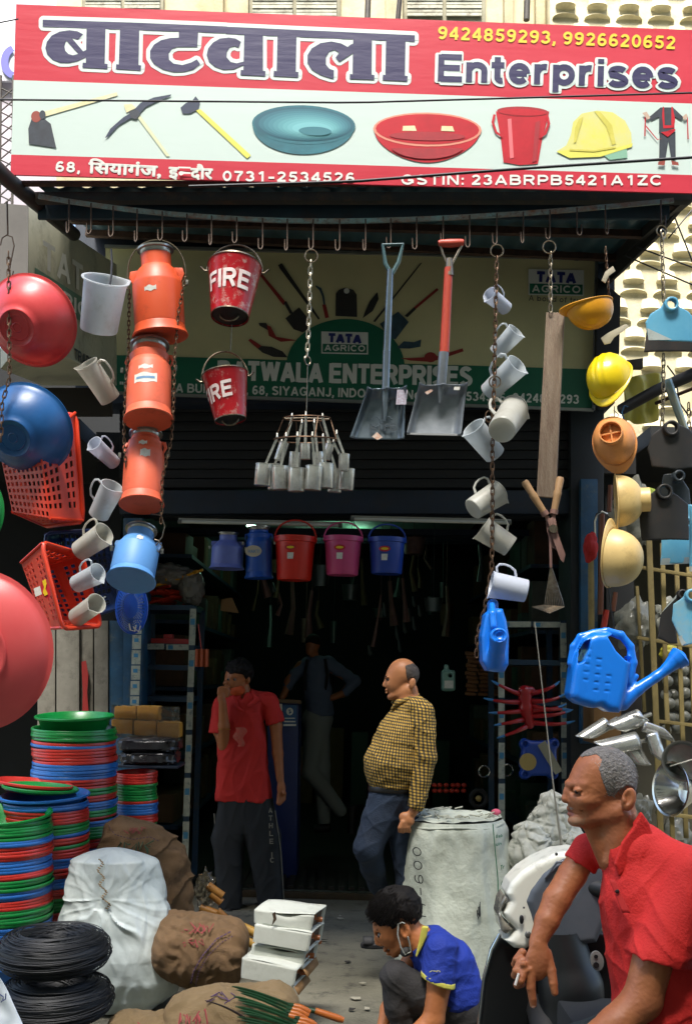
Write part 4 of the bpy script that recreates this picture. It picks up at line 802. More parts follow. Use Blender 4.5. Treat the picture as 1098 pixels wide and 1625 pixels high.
# ---------------------------------------------------------------- ladle rack
ring('steel ring holding the pale chain above the ladle rack', 494, 406, 10, 4.4); ring('steel ring at the foot of the pale chain', 488, 572, 7, 4.4, .9)
chain('pale galvanised chain above the rack of tin measures', [(493, 415), (491, 480), (489, 540), (487, 566)], 4.42, link=.036, r=.0032, m=mat('galvanised_chain', '#a8a291', .4, metal=.8))
t = thing('ladle_rack', 'two tier wire hoop rack hanging from the pale chain', 'rack', P(487, 662, 4.4)); F = Fr(487, 680, 4.4)
def hoop(cx, cy, rx, ry, name): g = MB(); g.tube([F(cx + rx * math.cos(a_), cy + ry * math.sin(a_), -rx * math.sin(a_)) for a_ in np.linspace(0, 2 * math.pi, 33)[:-1]], .0035, 6, closed=True); g.build(name, m_oldchain, t)
hoop(487, 664, 37, 4.5, 'upper_hoop'); hoop(485, 698, 50, 6, 'lower_hoop')
for a_ in np.linspace(0, 2 * math.pi, 7)[:-1]: g = MB(); g.tube([F(487 + 37 * math.cos(a_), 664 + 4.5 * math.sin(a_), -37 * math.sin(a_)), F(485 + 50 * math.cos(a_ + .2), 698 + 6 * math.sin(a_ + .2), -50 * math.sin(a_ + .2))], .0028, 5); g.build('stay', m_oldchain, t)
g = MB(); g.tube([F(488, 578), F(486, 664)], .0025, 5); g.tube([F(452, 664), F(486, 663), F(522, 665)], .002, 5); g.build('hanger_wire', m_steel, t)
def dipper(x0, y0, x1, y1, wdt, hx, hy, w, lab):
    t = thing('tin_measure', lab, 'measure', F(x1, y1, w), 'tin measures hooked round the wire rack'); Mx = axis_frame(F(x1, y1, w), F(x0, y0, w - 2), (0, 1, 0), 1.0); L = math.hypot(x1 - x0, y1 - y0); r = wdt / 2 / L
    g = MB(); g.lathe([(0, .01), (r * .97, .0), (r, .02), (r, .97), (r * 1.04, .98), (r * 1.04, 1.0), (r * .95, 1.0), (r * .93, .05), (0, .04)], 26, Mx); g.build('cup', m_tin, t)
    A = Mx @ Vector((r * 1.03, 0, .1)); B = Mx @ Vector((r * 1.03, 0, .98)); Cc = F(hx, hy, w + 3); g = MB()
    for p_, q_ in ((A, B), (B, Cc)): g.bar(p_, q_, .011, .003, up=(0, 1, 0))
    g.tube([Cc, Cc + Vector((0, -.004, .012)), Cc + Vector((0, -.02, .012)), Cc + Vector((0, -.024, -.004))], .004, 6); g.build('strap_handle', m_tin, t)
dp = [(421, 739, 418, 772, 26, 441, 696, -12, 'leftmost large tin measure of the hoop rack'), (447, 747, 448, 782, 25, 456, 700, -34, 'second large tin measure from the left on the rack'), (473, 752, 472, 787, 25, 474, 702, -46, 'lowest large tin measure at the middle of the rack'), (500, 749, 497, 785, 26, 497, 702, -46, 'large tin measure just right of the lowest one'), (517, 742, 516, 779, 25, 513, 701, -30, 'tall large tin measure right of centre on the rack'), (551, 742, 548, 775, 24, 529, 699, 10, 'rightmost large tin measure low on the rack'), (546, 722, 545, 748, 17, 534, 690, -6, 'small upright tin measure hooked highest at the right'), (485, 709, 485, 733, 16, 486, 664, -20, 'small tin measure high in the middle of the rack'), (524, 707, 517, 731, 14, 512, 664, -8, 'small slanted tin measure high right on the rack'), (452, 704, 443, 732, 15, 464, 664, -8, 'small slanted tin measure high left on the rack'), (434, 732, 434, 772, 20, 446, 698, 24, 'tin measure half hidden behind the leftmost one'), (533, 739, 530, 775, 22, 520, 696, 30, 'tin measure half hidden at the back right of the rack'), (468, 712, 465, 748, 19, 478, 664, 30, 'dull tin measure inside the ring of the rack'), (503, 712, 505, 740, 18, 498, 664, 28, 'dull small tin measure inside the ring at the right')]
for d in dp: dipper(*d)
# ---------------------------------------------------------------- shovels
m_shblack = mat('black_lacquered_steel', '#4a555d', .22, metal=.5, col2='#6f7c86', ns=3, coat=.5); m_shgrey = mat('grey_rolled_steel', '#8a9096', .34, metal=.45, col2='#60676d', ns=6, bump=.06, bs=40)
def shovel(lab, F, blade, socket, shaft, m_sh, m_b, grip, rsh=8):
    t = thing('square_shovel', lab, 'shovel', F(*shaft[0], 0)); xc = (blade[0][0] + blade[1][0]) / 2; yc = (blade[0][1] + blade[2][1]) / 2
    A, B, C_, D_ = blade; nx_, ny_ = 26, 26; cx_bot = (C_[0] + D_[0]) / 2
    def fn(u, v):
        xt = A[0] + (B[0] - A[0]) * u; yt = A[1] + (B[1] - A[1]) * u - 10 * math.exp(-((u - .5) / .14) ** 2) * 0; xb = D_[0] + (C_[0] - D_[0]) * u; yb = D_[1] + (C_[1] - D_[1]) * u
        x = xt + (xb - xt) * v; y = yt + (yb - yt) * v; e = abs(2 * u - 1); w = -16 * max(0, (e - .72) / .28) ** 1.3 * (1 - .35 * v) + 10 * math.sin(math.pi * v) * .6 - 8 * math.exp(-((u - .5) / .09) ** 2) * max(0, 1 - v * 1.5) - 12 * max(0, 1 - v * 6)
        return F(x, y, w)
    g = MB(); g.grid(fn, nx_, ny_); g.build('blade', m_b, t, solid=.003)
    g = MB(); s0, s1 = socket; g.tube([F(s1[0], s1[1], -5), F(s1[0] + (s0[0] - s1[0]) * .35, s1[1] + (s0[1] - s1[1]) * .35, -8), F(s0[0], s0[1], -8)], [F.s * 2, F.s * rsh * .9, F.s * rsh * .95], 12); g.build('socket', m_b, t)
    g = MB(); g.tube([F(*shaft[1], -8), F((shaft[0][0] + shaft[1][0]) / 2, (shaft[0][1] + shaft[1][1]) / 2, -8), F(*shaft[0], -8)], [F.s * rsh * .9, F.s * rsh * .85, F.s * rsh * .8], 14); g.build('shaft', m_sh, t)
    return t
F = Fr(610, 540, 4.42)
m_shaft = mat('galvanised_tube_shaft', '#8b969c', .25, metal=.85, col2='#5c676d', ns=6)
t = shovel('square mouth shovel with steel shaft and black lacquered blade', F, [(583, 620), (643, 618), (640, 696), (556, 694)], ((613, 560), (610, 668)), ((619, 430), (613, 563)), m_shaft, m_shblack, None, 6.5)
g = MB(); g.tube([F(620, 436, -8), F(611, 420, -8), F(607, 390, -8), F(639, 389, -8), F(632, 418, -8), F(622, 436, -8)], F.s * 3.6, 8); g.build('grip', mat('grey_green_grip', '#3f5a5c', .4), t)
g = MB(); [g.tube([F(595 + 30 * (a_ + 1) / 2 - 6, 668 + 8 * math.sin(a_ * 2.6) * s_, -2 - 2), F(596 + 32 * (a_ + 1) / 2 - 6, 669 + 8 * math.sin(a_ * 2.6) * s_, -4)], .003, 5) for a_ in np.linspace(-1, 1, 14) for s_ in (1, -1)]; g.build('embossing', m_shblack, t)
gl = text2d('KITE', 587, 684, 629, 682, 11, .2); g = MB(); flat2d(g, gl, lambda x, y, l: F(x, y, -4.5 - l * 400)); g.build('embossed_lettering', mat('worn_edge_steel', '#596066', .35, metal=.6), t, smooth=False)
sticker(t, F, [(629, 622), (645, 622), (643, 645), (627, 645)], mat('white_blue_label', '#b9c2cc', .5, col2='#8f6f80', ns=120), -16); sticker(t, F, [(598, 685), (607, 693), (599, 697), (590, 692)], mat('bright_label', '#cfd0c8', .5, col2='#c07a50', ns=150), -6)
F = Fr(700, 540, 4.42)
t = shovel('square mouth shovel with orange wooden shaft and grey blade', F, [(664, 614), (739, 613), (730, 690), (645, 688)], ((703, 562), (697, 640)), ((711, 427), (704, 562)), mat('orange_painted_wood', '#b8442c', .45, col2='#9c3320', ns=14, stretch=(30, 30, 3), bump=.15, bs=30), m_shgrey, None, 8.5)
g = MB(); g.tube([F(712, 428, -8), F(702, 405, -8), F(697, 388, -8)], F.s * 2, 8); g.tube([F(712, 428, -8), F(724, 405, -8), F(734, 386, -8)], F.s * 2, 8); g.tube([F(712, 440, -8), F(712, 412, -8)], [F.s * 7.5, F.s * 5], 10); g.build('yoke', mat('brushed_yoke', '#8d8478', .3, metal=.8), t)
g = MB(); g.tube([F(695, 388, -8), F(698, 387, -8), F(715, 387, -8), F(732, 386, -8), F(735, 386, -8)], [F.s * 5, F.s * 6, F.s * 7, F.s * 6, F.s * 5], 12); g.build('grip', mat('orange_painted_wood', '#b8442c'), t)
sticker(t, F, [(719, 617), (728, 617), (727, 622), (718, 622)], m_paper, -14); sticker(t, F, [(673, 624), (684, 619), (686, 622), (677, 628)], mat('bright_label', '#cfd0c8'), -9)
g = MB(); g.bar(F(646, 687, -4), F(731, 689, -4), .006, .008); g.build('sunlit_edge', mat('sunlit_edge_tone', '#a5a7a8', .4, metal=.4), t)  # pale bar paints sunlight along the lower edge of the blade
# ---------------------------------------------------------------- wooden plank
ring('steel ring above the hanging plank', 871, 392, 10, 4.42); chain('steel chain holding the grey plank', [(873, 401), (873, 450), (873, 494)], 4.44, link=.034, r=.0028, m=mat('dull_chain', '#7c7464', .45, metal=.8))
m_plank = mat('weathered_plank', '#8a7c6b', .85, col2='#6c5a4a', ns=5, stretch=(14, 14, 1.6), dirt='#4a2a20', ds=3, damt=.5, bump=.5, bs=30)
F = Fr(870, 640, 4.45); g = MB(); g.hexa([F(851, 785, 0), F(881, 788, 0), F(884, 788, 9), F(854, 785, 9), F(866, 493, 0), F(895, 494, 0), F(898, 494, 9), F(869, 493, 9)]); tag(g.build('wooden_plank', m_plank, loc=F(873, 494), bevel=.003), 'long weathered grey wooden plank hanging on a chain', 'plank')
# ---------------------------------------------------------------- watering cans
m_wc = mat('bright_blue_plastic', '#0a76de', .3, col2='#0b6cd0', ns=3, spec=.6)
F = Fr(970, 1070, 4.3); WB = [(921, 1012), (938, 1004), (962, 1003), (980, 1012), (992, 1030), (998, 1042), (994, 1065), (990, 1090), (982, 1120), (978, 1131), (960, 1130), (948, 1122), (936, 1124), (912, 1117), (900, 1108), (898, 1100), (903, 1060), (910, 1035)]
def wcan(p):
    d = s_ext(s_poly(p, WB) + 1, p[:, 2], 0, 30, 13)
    d = smax(d, -s_ext(s_poly(p, [(957, 1012), (968, 1007), (983, 1016), (994, 1032), (995, 1052), (984, 1048), (970, 1034)]), p[:, 2], 0, 99, 0), 3)
    d = smax(d, -s_ext(s_poly(p, [(911, 1054), (913, 1034), (921, 1020), (930, 1015), (928, 1030), (920, 1050)]), p[:, 2], 0, 99, 0), 2)
    h = s_chain(p, [(940, 1004, 0, 6), (962, 1001, 0, 6), (985, 1007, 0, 6), (1000, 1026, 0, 6), (1004, 1052, 0, 6.5), (996, 1082, 0, 8)], 3); h = np.minimum(h, s_chain(p, [(938, 1005, 0, 6), (920, 1010, 0, 5.5), (909, 1026, 0, 5.5), (905, 1052, 0, 6)], 3)); d = smin(d, h, 4)
    sp = s_chain(p, [(985, 1112, 0, 16), (1010, 1094, 0, 10), (1040, 1074, 0, 8), (1062, 1058, 0, 9)], 4); d = smin(d, sp, 6)
    d = smin(d, s_cap(p, (1058, 1060, 0), (1074, 1046, 0), 9, 15), 3); d = smin(d, s_cap(p, (1000, 1086, 0), (1009, 1073, 0), 4.5, 4), 2)
    for x0, y0, y1 in ((926, 1030, 1100), (942, 1046, 1112), (957, 1072, 1112)):
        n = int((y1 - y0) / 12)
        for i in range(n): y = y0 + i * 12; d = smax(d, -s_cap(p, (x0 - 2 - (y - y0) * .1, y, -30), (x0 + 4 - (y - y0) * .1, y + 1, -30), 1.6, 1.6), 1)
        d = smax(d, -s_cap(p, (x0 + 4, y0, -31), (x0 + 4 - (y1 - y0) * .1, y1, -31), 1.3, 1.3), 1)
    return d
t = thing('watering_can', 'bright blue watering can with long spout, hung side on at the right', 'watering can', F(950, 1128), 'blue plastic watering cans')
sculpt('body', m_wc, t, F, wcan, (890, 995, -40), (1095, 1142, 42), 1.7)
g = MB(); Mx = axis_frame(F(1070, 1050, 0), F(1082, 1040, 0), (0, 1, 0), 1.0); g.lathe([(0, 1.0), (1.0, .95), (1.15, .8), (1.0, .3), (.9, 0)], 24, Mx @ Matrix.Diagonal((1, 1, 1, 1))); g.build('rose', m_wc, t)
g = MB(); g.tube([F(965, 925), F(968, 960), F(973, 990), F(972, 1010)], .0025, 5); g.build('hanging_wire', m_wire, t)
F = Fr(783, 1012, 4.3)
def wcan2(p):
    d = s_ext(s_poly(p, [(768, 975), (778, 966), (796, 966), (802, 985), (806, 1010), (805, 1055), (798, 1067), (772, 1064), (764, 1050), (762, 1010)]), p[:, 2], 10, 26, 9)
    d = smin(d, s_cap(p, (783, 966, 10), (783, 958, 10), 9, 9), 3); d = smin(d, s_chain(p, [(780, 960, -4, 5), (778, 975, -22, 5), (779, 995, -28, 5.5)], 3), 3)
    d = smin(d, s_chain(p, [(784, 1050, -10, 15), (784, 1030, -30, 12), (784, 1012, -44, 14)], 4), 5); d = smax(d, -s_ell(p, (784, 1010, -60), (13, 11, 14)), 1.5)
    return d
t = thing('watering_can', 'bright blue watering can whose round spout end points at the street', 'watering can', F(783, 1066), 'blue plastic watering cans'); sculpt('body', m_wc, t, F, wcan2, (752, 945, -66), (816, 1076, 48), 1.7)
g = MB(); g.lathe([(1, 0), (1.06, .3), (1.0, .5), (.9, .3), (.8, 0)], 30, axis_frame(F(784, 1011, -56), F(784, 1011.1, -58) + Vector((0, -.012, 0)), (1, 0, 0), 1.0) @ Matrix.Diagonal((1, 1, 1, 1))); g.build('spout_rim', m_wc, t)
# ---------------------------------------------------------------- helmets
m_hy = mat('yellow_helmet_plastic', '#e2c810', .3, col2='#d4b60e', ns=4); m_hyo = mat('amber_helmet_plastic', '#dc9c10', .38, col2='#c2820e', ns=6); m_ho = mat('orange_helmet_plastic', '#e09a58', .45, col2='#d08848', ns=4, dirt='#7a4a2a', ds=9, damt=.35); m_hc = mat('cream_helmet_plastic', '#d8be80', .42, col2='#c8a868', ns=3, dirt='#7a5e38', ds=8, damt=.4)
def helmet(lab, c, Y, rpx, up, fwd, m, cup=False, ridges=True, harness=False, squash=.78):
    F = Fr(c[0], c[1], Y); r = rpx * F.s; up = (F.ex * up[0] + F.ey * up[1] + F.ew * up[2]).normalized(); fw = (F.ex * fwd[0] + F.ey * fwd[1] + F.ew * fwd[2]); fw = (fw - up * fw.dot(up)).normalized(); sd_ = up.cross(fw)
    o = F(*c); t = thing('hard_hat', lab, 'hard hat', o, 'hard hats on the right hand string')
    W3 = lambda x, y, z: o + fw * (x * r) + sd_ * (y * r) + up * (z * r)
    def dome(u, v, k=1.):
        a_ = 2 * math.pi * u; ph = v * math.pi / 2; rr = math.cos(ph) ** .85 if v < 1 else 0.; z = math.sin(ph) * 1.02; x = math.cos(a_) * rr * 1.1; y = math.sin(a_) * rr * .9
        rd = 0.
        if ridges: rd = .035 * (math.exp(-(y / .07) ** 2) + math.exp(-((abs(y) - .26) / .05) ** 2)) * min(1, z * 1.6)
        return W3(x * (k + rd * .3), y * (k + rd * .3), z * (k + rd) * squash / .78)
    g = MB(); g.grid(lambda u, v: dome(u, v), 64, 18, cu=True); g.build('shell', m, t)
    g = MB(); g.grid(lambda u, v: dome(u, v, .95), 40, 12, cu=True); g.build('inner_shell', m, t)
    def brim(u, v):
        a_ = 2 * math.pi * u; f = max(0, math.cos(a_)); e = .05 + .30 * f ** 3; k = 1 + v * e; return W3(math.cos(a_) * 1.1 * k, math.sin(a_) * .9 * (1 + v * (.06 + .1 * f)), -.02 - v * (.03 + .12 * f ** 2) + (.012 if v > .9 else 0))
    g = MB(); g.grid(brim, 56, 5, cu=True); g.build('brim', m, t, solid=.004)
    if cup:
        g = MB(); cy = lambda u, v: None
        q = [W3(.0 + .5 * math.cos(a_), .5 * math.sin(a_), 0) - o for a_ in np.linspace(0, 2 * math.pi, 29)[:-1]]; z0, z1 = .72, 1.3
        ring4 = []
        for k_, z_ in ((1, z0), (1, z1), (.9, z1), (.86, z0 + .18)): ring4.append([o + p_ * k_ + up * (z_ * r) for p_ in q])
        n = len(q); vs = sum(ring4, []); fs = [(a_ * n + i, a_ * n + (i + 1) % n, (a_ + 1) * n + (i + 1) % n, (a_ + 1) * n + i) for a_ in range(3) for i in range(n)]; g.add(vs, fs); g.build('crown_cup', m, t)
        for d_ in ((1, 0), (0, 1)): g = MB(); g.bar(W3(-.46 * d_[0], -.46 * d_[1], 1.06), W3(.46 * d_[0], .46 * d_[1], 1.06), .006, .012, up=tuple(up)); g.build('cross_rib', m, t)
    if harness:
        g = MB()
        for a_ in (0.3, 1.9, 3.4, 5.0): g.tube([W3(math.cos(a_), .8 * math.sin(a_), -.02), W3(.6 * math.cos(a_), .5 * math.sin(a_), .45), W3(0, 0, .6)], .006, 5)
        g.build('harness', mat('pale_strap', '#a39c86', .7), t)
    return t
helmet('amber hard hat hanging upside down on the thin chain', (935, 488), 4.4, 34, (.28, .85, -.1), (-.95, .45, -.2), m_hyo, harness=True)
helmet('glossy yellow hard hat with ribbed dome, second on the string', (968, 602), 4.35, 39, (-.62, -.55, -.55), (.3, .95, .1), m_hy)
helmet('orange hard hat with a crossed round cup on the crown turned to the street', (974, 700), 4.35, 36, (-.35, -.1, -.9), (.1, .9, -.2), m_ho, cup=True, ridges=False)
helmet('cream hard hat tipped right with its crown cup sideways', (979, 795), 4.35, 38, (1, -.02, -.18), (-.1, 1, 0), m_hc, cup=True, ridges=False, squash=.8)
helmet('cream hard hat with plain round dome, lowest of the string', (970, 885), 4.3, 42, (.8, .15, -.55), (-.2, -.95, 0), m_hc, ridges=False, squash=.9)
chain('thin chain holding the amber and yellow hard hats', [(960, 392), (963, 430), (966, 470)], 4.42, link=.02, r=.0018); 
F = Fr(960, 420, 4.4); g = MB(); g.tube([F(974, 640), F(974, 660)], .002, 5); g.tube([F(980, 738), F(978, 760)], .002, 5); g.tube([F(974, 645, 4), F(982, 652, 4), F(976, 660)], .002, 5); tag(g.build('tie_wire', m_hook, loc=F(974, 640)), 'rusty tie wires between the hard hats', 'wire')
F = Fr(965, 440, 4.4)
for q, lab in (([(952, 448), (958, 434), (970, 425), (974, 433), (964, 440), (958, 452)], 'pale plastic strap curling above the amber hard hat'), ([(951, 538), (962, 530), (990, 516), (996, 520), (972, 537), (966, 546), (957, 548)], 'pale plastic buckle strap between the two yellow hard hats')):
    g = MB(); g.poly([F(x, y, -8) for x, y in q], (0, .006, 0)); tag(g.build('chin_strap', mat('pale_strap', '#a39c86'), loc=F(*q[0]), bevel=.001), lab, 'strap')
# ================================================================ perforated baskets
def perf(mb, fn, nu, nv, th, hu=.3, hv=.28, skip=lambda i, j: False):
    """panel with real holes: fn(u, v, w) -> point"""
    for i in range(nu):
        for j in range(nv):
            u0, u1, v0, v1 = i / nu, (i + 1) / nu, j / nv, (j + 1) / nv
            if skip(i, j):
                mb.quad(fn(u0, v0, 0), fn(u1, v0, 0), fn(u1, v1, 0), fn(u0, v1, 0)); continue
            a, b, c, d = u0 + (u1 - u0) * (.5 - hu), u1 - (u1 - u0) * (.5 - hu), v0 + (v1 - v0) * (.5 - hv), v1 - (v1 - v0) * (.5 - hv)
            o = [(u0, v0), (u1, v0), (u1, v1), (u0, v1)]; q = [(a, c), (b, c), (b, d), (a, d)]
            vs = [fn(x, y, 0) for x, y in o] + [fn(x, y, 0) for x, y in q] + [fn(x, y, th) for x, y in q] + [fn(x, y, th) for x, y in o]
            mb.add(vs, [(0, 1, 5, 4), (1, 2, 6, 5), (2, 3, 7, 6), (3, 0, 4, 7), (4, 5, 9, 8), (5, 6, 10, 9), (6, 7, 11, 10), (7, 4, 8, 11), (12, 8, 9, 13), (13, 9, 10, 14), (14, 10, 11, 15), (15, 11, 8, 12)])
def lerp4(a, b, c, d, u, v): return (a.lerp(b, u)).lerp(d.lerp(c, u), v)
def basket(lab, m, rim, base, nu=(12, 8), nv=6, label_px=None, cat='basket', group=None):
    """rim, base: four world corners each, in the same order"""
    t = thing('basket', lab, cat, sum(base, Vector()) / 4, group); ctr = (sum(rim, Vector()) + sum(base, Vector())) / 8
    for k in range(4):
        A, B, C_, D_ = rim[k], rim[(k + 1) % 4], base[(k + 1) % 4], base[k]; n = (B - A).cross(D_ - A).normalized(); n = n if n.dot(ctr - A) > 0 else -n
        g = MB(); w_ = nu[k % 2]; perf(g, lambda u, v, th: lerp4(A, B, C_, D_, u, v) + n * th, w_, nv, .004, skip=lambda i, j: j == 0 or i in (0, w_ - 1) or (j == nv // 2 and nv > 5)); g.build('side_wall', m, t, smooth=False)
    A, B, C_, D_ = base; n = (B - A).cross(D_ - A).normalized(); n = n if n.dot(ctr - A) > 0 else -n
    g = MB(); perf(g, lambda u, v, th: lerp4(A, B, C_, D_, u, v) + n * th, nu[0], nu[1], .004); g.build('bottom', m, t, smooth=False)
    c = sum(rim, Vector()) / 4; pts = []
    for k in range(4):
        p = rim[k]; a = rim[(k - 1) % 4]; b = rim[(k + 1) % 4]; o_ = (p - c) * .03
        pts += [p.lerp(a, .1) + o_, p.lerp(a, .03).lerp(b, .03) + o_, p.lerp(b, .1) + o_]
    g = MB(); g.tube(pts, .009, 8, closed=True); g.build('rim', m, t)
    for k in range(4): g = MB(); g.tube([rim[k], base[k]], .007, 6); g.build('corner_post', m, t)
    return t
m_obk = plastic('orange_basket_plastic', '#c9361a', '#d4452a'); m_dbk = plastic('navy_basket_plastic', '#0c2f66', '#0a2450')
B = lambda *a_: [P(*q) for q in a_]
basket('orange perforated basket hanging under the blue basin, seen from outside', m_obk, B((120, 655, 4.62), (132, 826, 4.62), (70, 834, 4.95), (10, 700, 4.95)), B((62, 700, 4.36), (80, 822, 4.36), (20, 812, 4.5), (0, 716, 4.5)), nu=(10, 9), nv=7)
t = basket('orange perforated basket with red and yellow label, front of the left baskets', m_obk, B((68, 862, 4.2), (130, 880, 4.55), (160, 992, 4.55), (100, 996, 4.2)), B((34, 893, 4.3), (50, 905, 4.6), (96, 985, 4.6), (72, 998, 4.3)), nu=(6, 12), nv=7)
F = Fr(70, 930, 4.17); g = MB(); g.poly([F(*q, 0) for q in el(73, 935, 7, 15, 20, rot=-12)], (0, .002, 0)); g.build('label', mat('red_label', '#b01826', .5), t, smooth=False)
g = MB(); g.poly([F(*q, -1.5) for q in [(68, 922), (73, 919), (75, 926), (73, 934), (77, 943), (72, 946), (69, 940), (71, 932)]], (0, .001, 0)); g.build('label_mark', mat('yellow_label', '#d6b81a', .5), t, smooth=False)
sticker(t, F, [(54, 934), (64, 930), (67, 943), (57, 947)], w=0)
basket('dark navy perforated basket behind the front orange basket', m_dbk, B((72, 848, 4.75), (172, 842, 4.75), (190, 962, 4.8), (100, 990, 4.8)), B((95, 845, 5.1), (165, 848, 5.1), (178, 940, 5.1), (110, 960, 5.1)), nu=(9, 10), nv=5)
# colander
t = thing('colander', 'bright blue perforated colander bowl with white wire loops under the blue milk can', 'colander', P(205, 990, 4.7)); F = Fr(205, 965, 4.7)
g = MB()
def cfn(u, v, th): a_ = -math.pi * .5 + math.pi * 2 * u; k = 1 - v * .55; return F(205 + 24 * math.cos(a_) * k + 6 * v, 963 + 40 * math.sin(a_) * k, 20 - 34 * math.sin(v * math.pi / 2) + th * 300)
perf(g, cfn, 40, 7, .003, skip=lambda i, j: j == 0); g.grid(lambda u, v: cfn(u, 1 - 0 * v, 0).lerp(F(211, 963, -16), v), 24, 2, cu=True); g.build('bowl', plastic('colander_blue', '#1548a8', '#1a52b8'), t, smooth=False)
g = MB(); g.tube([F(205 + 25 * math.cos(a_), 963 + 41 * math.sin(a_), 22) for a_ in np.linspace(0, 6.28, 37)[:-1]], .005, 6, closed=True); g.build('rim', plastic('colander_blue', '#1548a8'), t)
g = MB(); g.tube([F(207, 990, -8), F(209, 1000, -8), F(216, 1002, -8), F(218, 992, -8)], .0035, 6); g.tube([F(214, 996, -8), F(222, 1003, -8), F(225, 993, -8)], .0035, 6); g.build('wire_loops', mat('white_wire', '#b9b6ab', .5), t)
# ================================================================ hoe heads and blades at the right
m_hoeb = mat('blue_lacquered_steel', '#4f97b8', .35, col2='#6aabc4', ns=5, dirt='#8aa0a2', ds=5, damt=.7, coat=.3); m_hoek = mat('black_forged_steel', '#1c1d1e', .5, metal=.2, col2='#2d2a26', ns=8, dirt='#4a3020', ds=9, damt=.4); m_edge = mat('pale_edge', '#a9b3b0', .4, metal=.3, dirt='#6e6a5c', ds=12, damt=.5)
def hoe(lab, Y, outline, eye, r_eye, m, edge=None, bow=10, tilt=0., th=.004):
    F = Fr(outline[0][0], outline[0][1], Y); t = thing('hoe_head', lab, 'hoe head', F(*eye), None); xs = [q[0] for q in outline]; ys = [q[1] for q in outline]; x0, x1, y0, y1 = min(xs), max(xs), min(ys), max(ys)
    Wf = lambda x, y: -bow * math.sin(math.pi * (x - x0) / (x1 - x0)) + tilt * (y - y0)
    def f(p):
        w = p[:, 2] + bow * np.sin(np.pi * np.clip((p[:, 0] - x0) / (x1 - x0), 0, 1)) - tilt * (p[:, 1] - y0)
        d = s_ext(s_poly(p, outline) + 1, w, 0, 1.6, 1.0) * .85
        e = np.sqrt((p[:, 0] - eye[0]) ** 2 + (p[:, 1] - eye[1]) ** 2); ww = p[:, 2] - (Wf(*eye) - 3); e2 = smax(np.abs(e - r_eye) - 2.4, np.abs(ww) - 6, 1.5)
        d = smin(d, e2, 3); return smax(d, -(e - (r_eye - 2)), 1)
    sculpt('blade', m, t, F, f, (x0 - 6, y0 - r_eye, -bow - 16 + min(0, tilt * (y1 - y0))), (x1 + 6, y1 + 6, 12 + max(0, tilt * (y1 - y0))), 1.5, mats=None)
    if edge:
        g = MB(); g.poly([F(x, y, Wf(x, y) - 3.2) for x, y in edge]); g.build('pale_edge', m_edge, t)
    return t
hoe('blue hoe head with pale ground corners, topmost on the right hand chain', 4.35, [(1050, 484), (1068, 486), (1090, 496), (1106, 512), (1108, 545), (1062, 546), (1027, 541), (1022, 512), (1030, 498), (1044, 490)], (1060, 488), 9, m_hoeb, [(1025, 522), (1062, 543), (1027, 541)])  # pale triangle laid over one lower corner of the blade
hoe('dark hoe head with open eye below the diagonal pipe', 4.35, [(1050, 676), (1072, 674), (1092, 682), (1106, 696), (1108, 742), (1068, 748), (1032, 742), (1025, 712), (1032, 690)], (1060, 683), 10, m_hoek)
hoe('large black hoe head with round eye, below the dark pair', 4.4, [(1036, 779), (1052, 776), (1072, 786), (1092, 800), (1093, 858), (1016, 859), (1012, 815), (1020, 790)], (1049, 783), 10, m_hoek)
hoe('tilted dull hoe head above the large black one', 4.6, [(1050, 752), (1072, 752), (1094, 776), (1100, 806), (1064, 812), (1046, 786)], (1072, 758), 7, mat('grey_forged_steel', '#4c5357', .4, metal=.4, col2='#2d3133', ns=8), tilt=.2)
hoe('black painted square blade hanging behind the blue hoe', 4.5, [(1026, 505), (1106, 510), (1108, 560), (1020, 560)], (1060, 512), 5, m_hoek, bow=4)
hoe('light blue square blade edge under the large black hoe head', 4.6, [(1050, 800), (1110, 800), (1110, 893), (1046, 897)], (1090, 830), 6, m_hoeb, [(1048, 886), (1094, 884), (1093, 894), (1046, 896)], bow=4)
hoe('pale blue blade cut off by the right edge of the photo', 4.5, [(1092, 800), (1130, 800), (1130, 908), (1092, 906)], (1110, 830), 6, m_hoeb, [(1092, 898), (1115, 899), (1115, 907), (1092, 906)], bow=3)
hoe('blue hoe head tilted beside the black one near the fence', 4.35, [(1092, 938), (1112, 938), (1120, 1016), (1080, 1026), (1064, 985), (1066, 958)], (1092, 946), 8, m_hoeb, [(1073, 1010), (1098, 1002), (1100, 1012), (1078, 1024)])
hoe('black hoe head with its blade slanting down left near the fence', 4.45, [(1078, 936), (1088, 944), (1070, 985), (1075, 1022), (1060, 1022), (1042, 1012), (1046, 975), (1062, 955)], (1080, 944), 6, m_hoek, [(1078, 936), (1082, 938), (1052, 968), (1046, 974)], bow=3)
chain('steel chain at the far right carrying the hoe heads', [(1049, 372), (1051, 420), (1052, 478)], 4.4, m=mat('dull_chain', '#7c7464')); chain('steel chain continuing below the blue hoe head', [(1052, 562), (1052, 620), (1050, 676)], 4.4, m=mat('dull_chain', '#7c7464')); chain('short chain beside the grey forged blade', [(1092, 640), (1093, 690)], 4.5)
ring('double steel ring under the last bar hook', 1049, 366, 8, 4.42); ring('steel ring doubled under the last hook', 1051, 371, 7, 4.4, .8)
F = Fr(1070, 660, 4.45); g = MB(); g.grid(lambda u, v: F(1050 + 38 * v + 14 * u * (1 - .3 * v), 604 + 88 * v - 3 * u, -8 * math.sin(3 * u) + 10 * v), 6, 12); t = tag(g.build('curved_blade', mat('pale_blue_steel', '#7398a3', .35, metal=.3, col2='#a4a48e', ns=7), loc=F(1052, 604), solid=.004), 'narrow curved blue grey blade leaning on the diagonal pipe', 'blade')
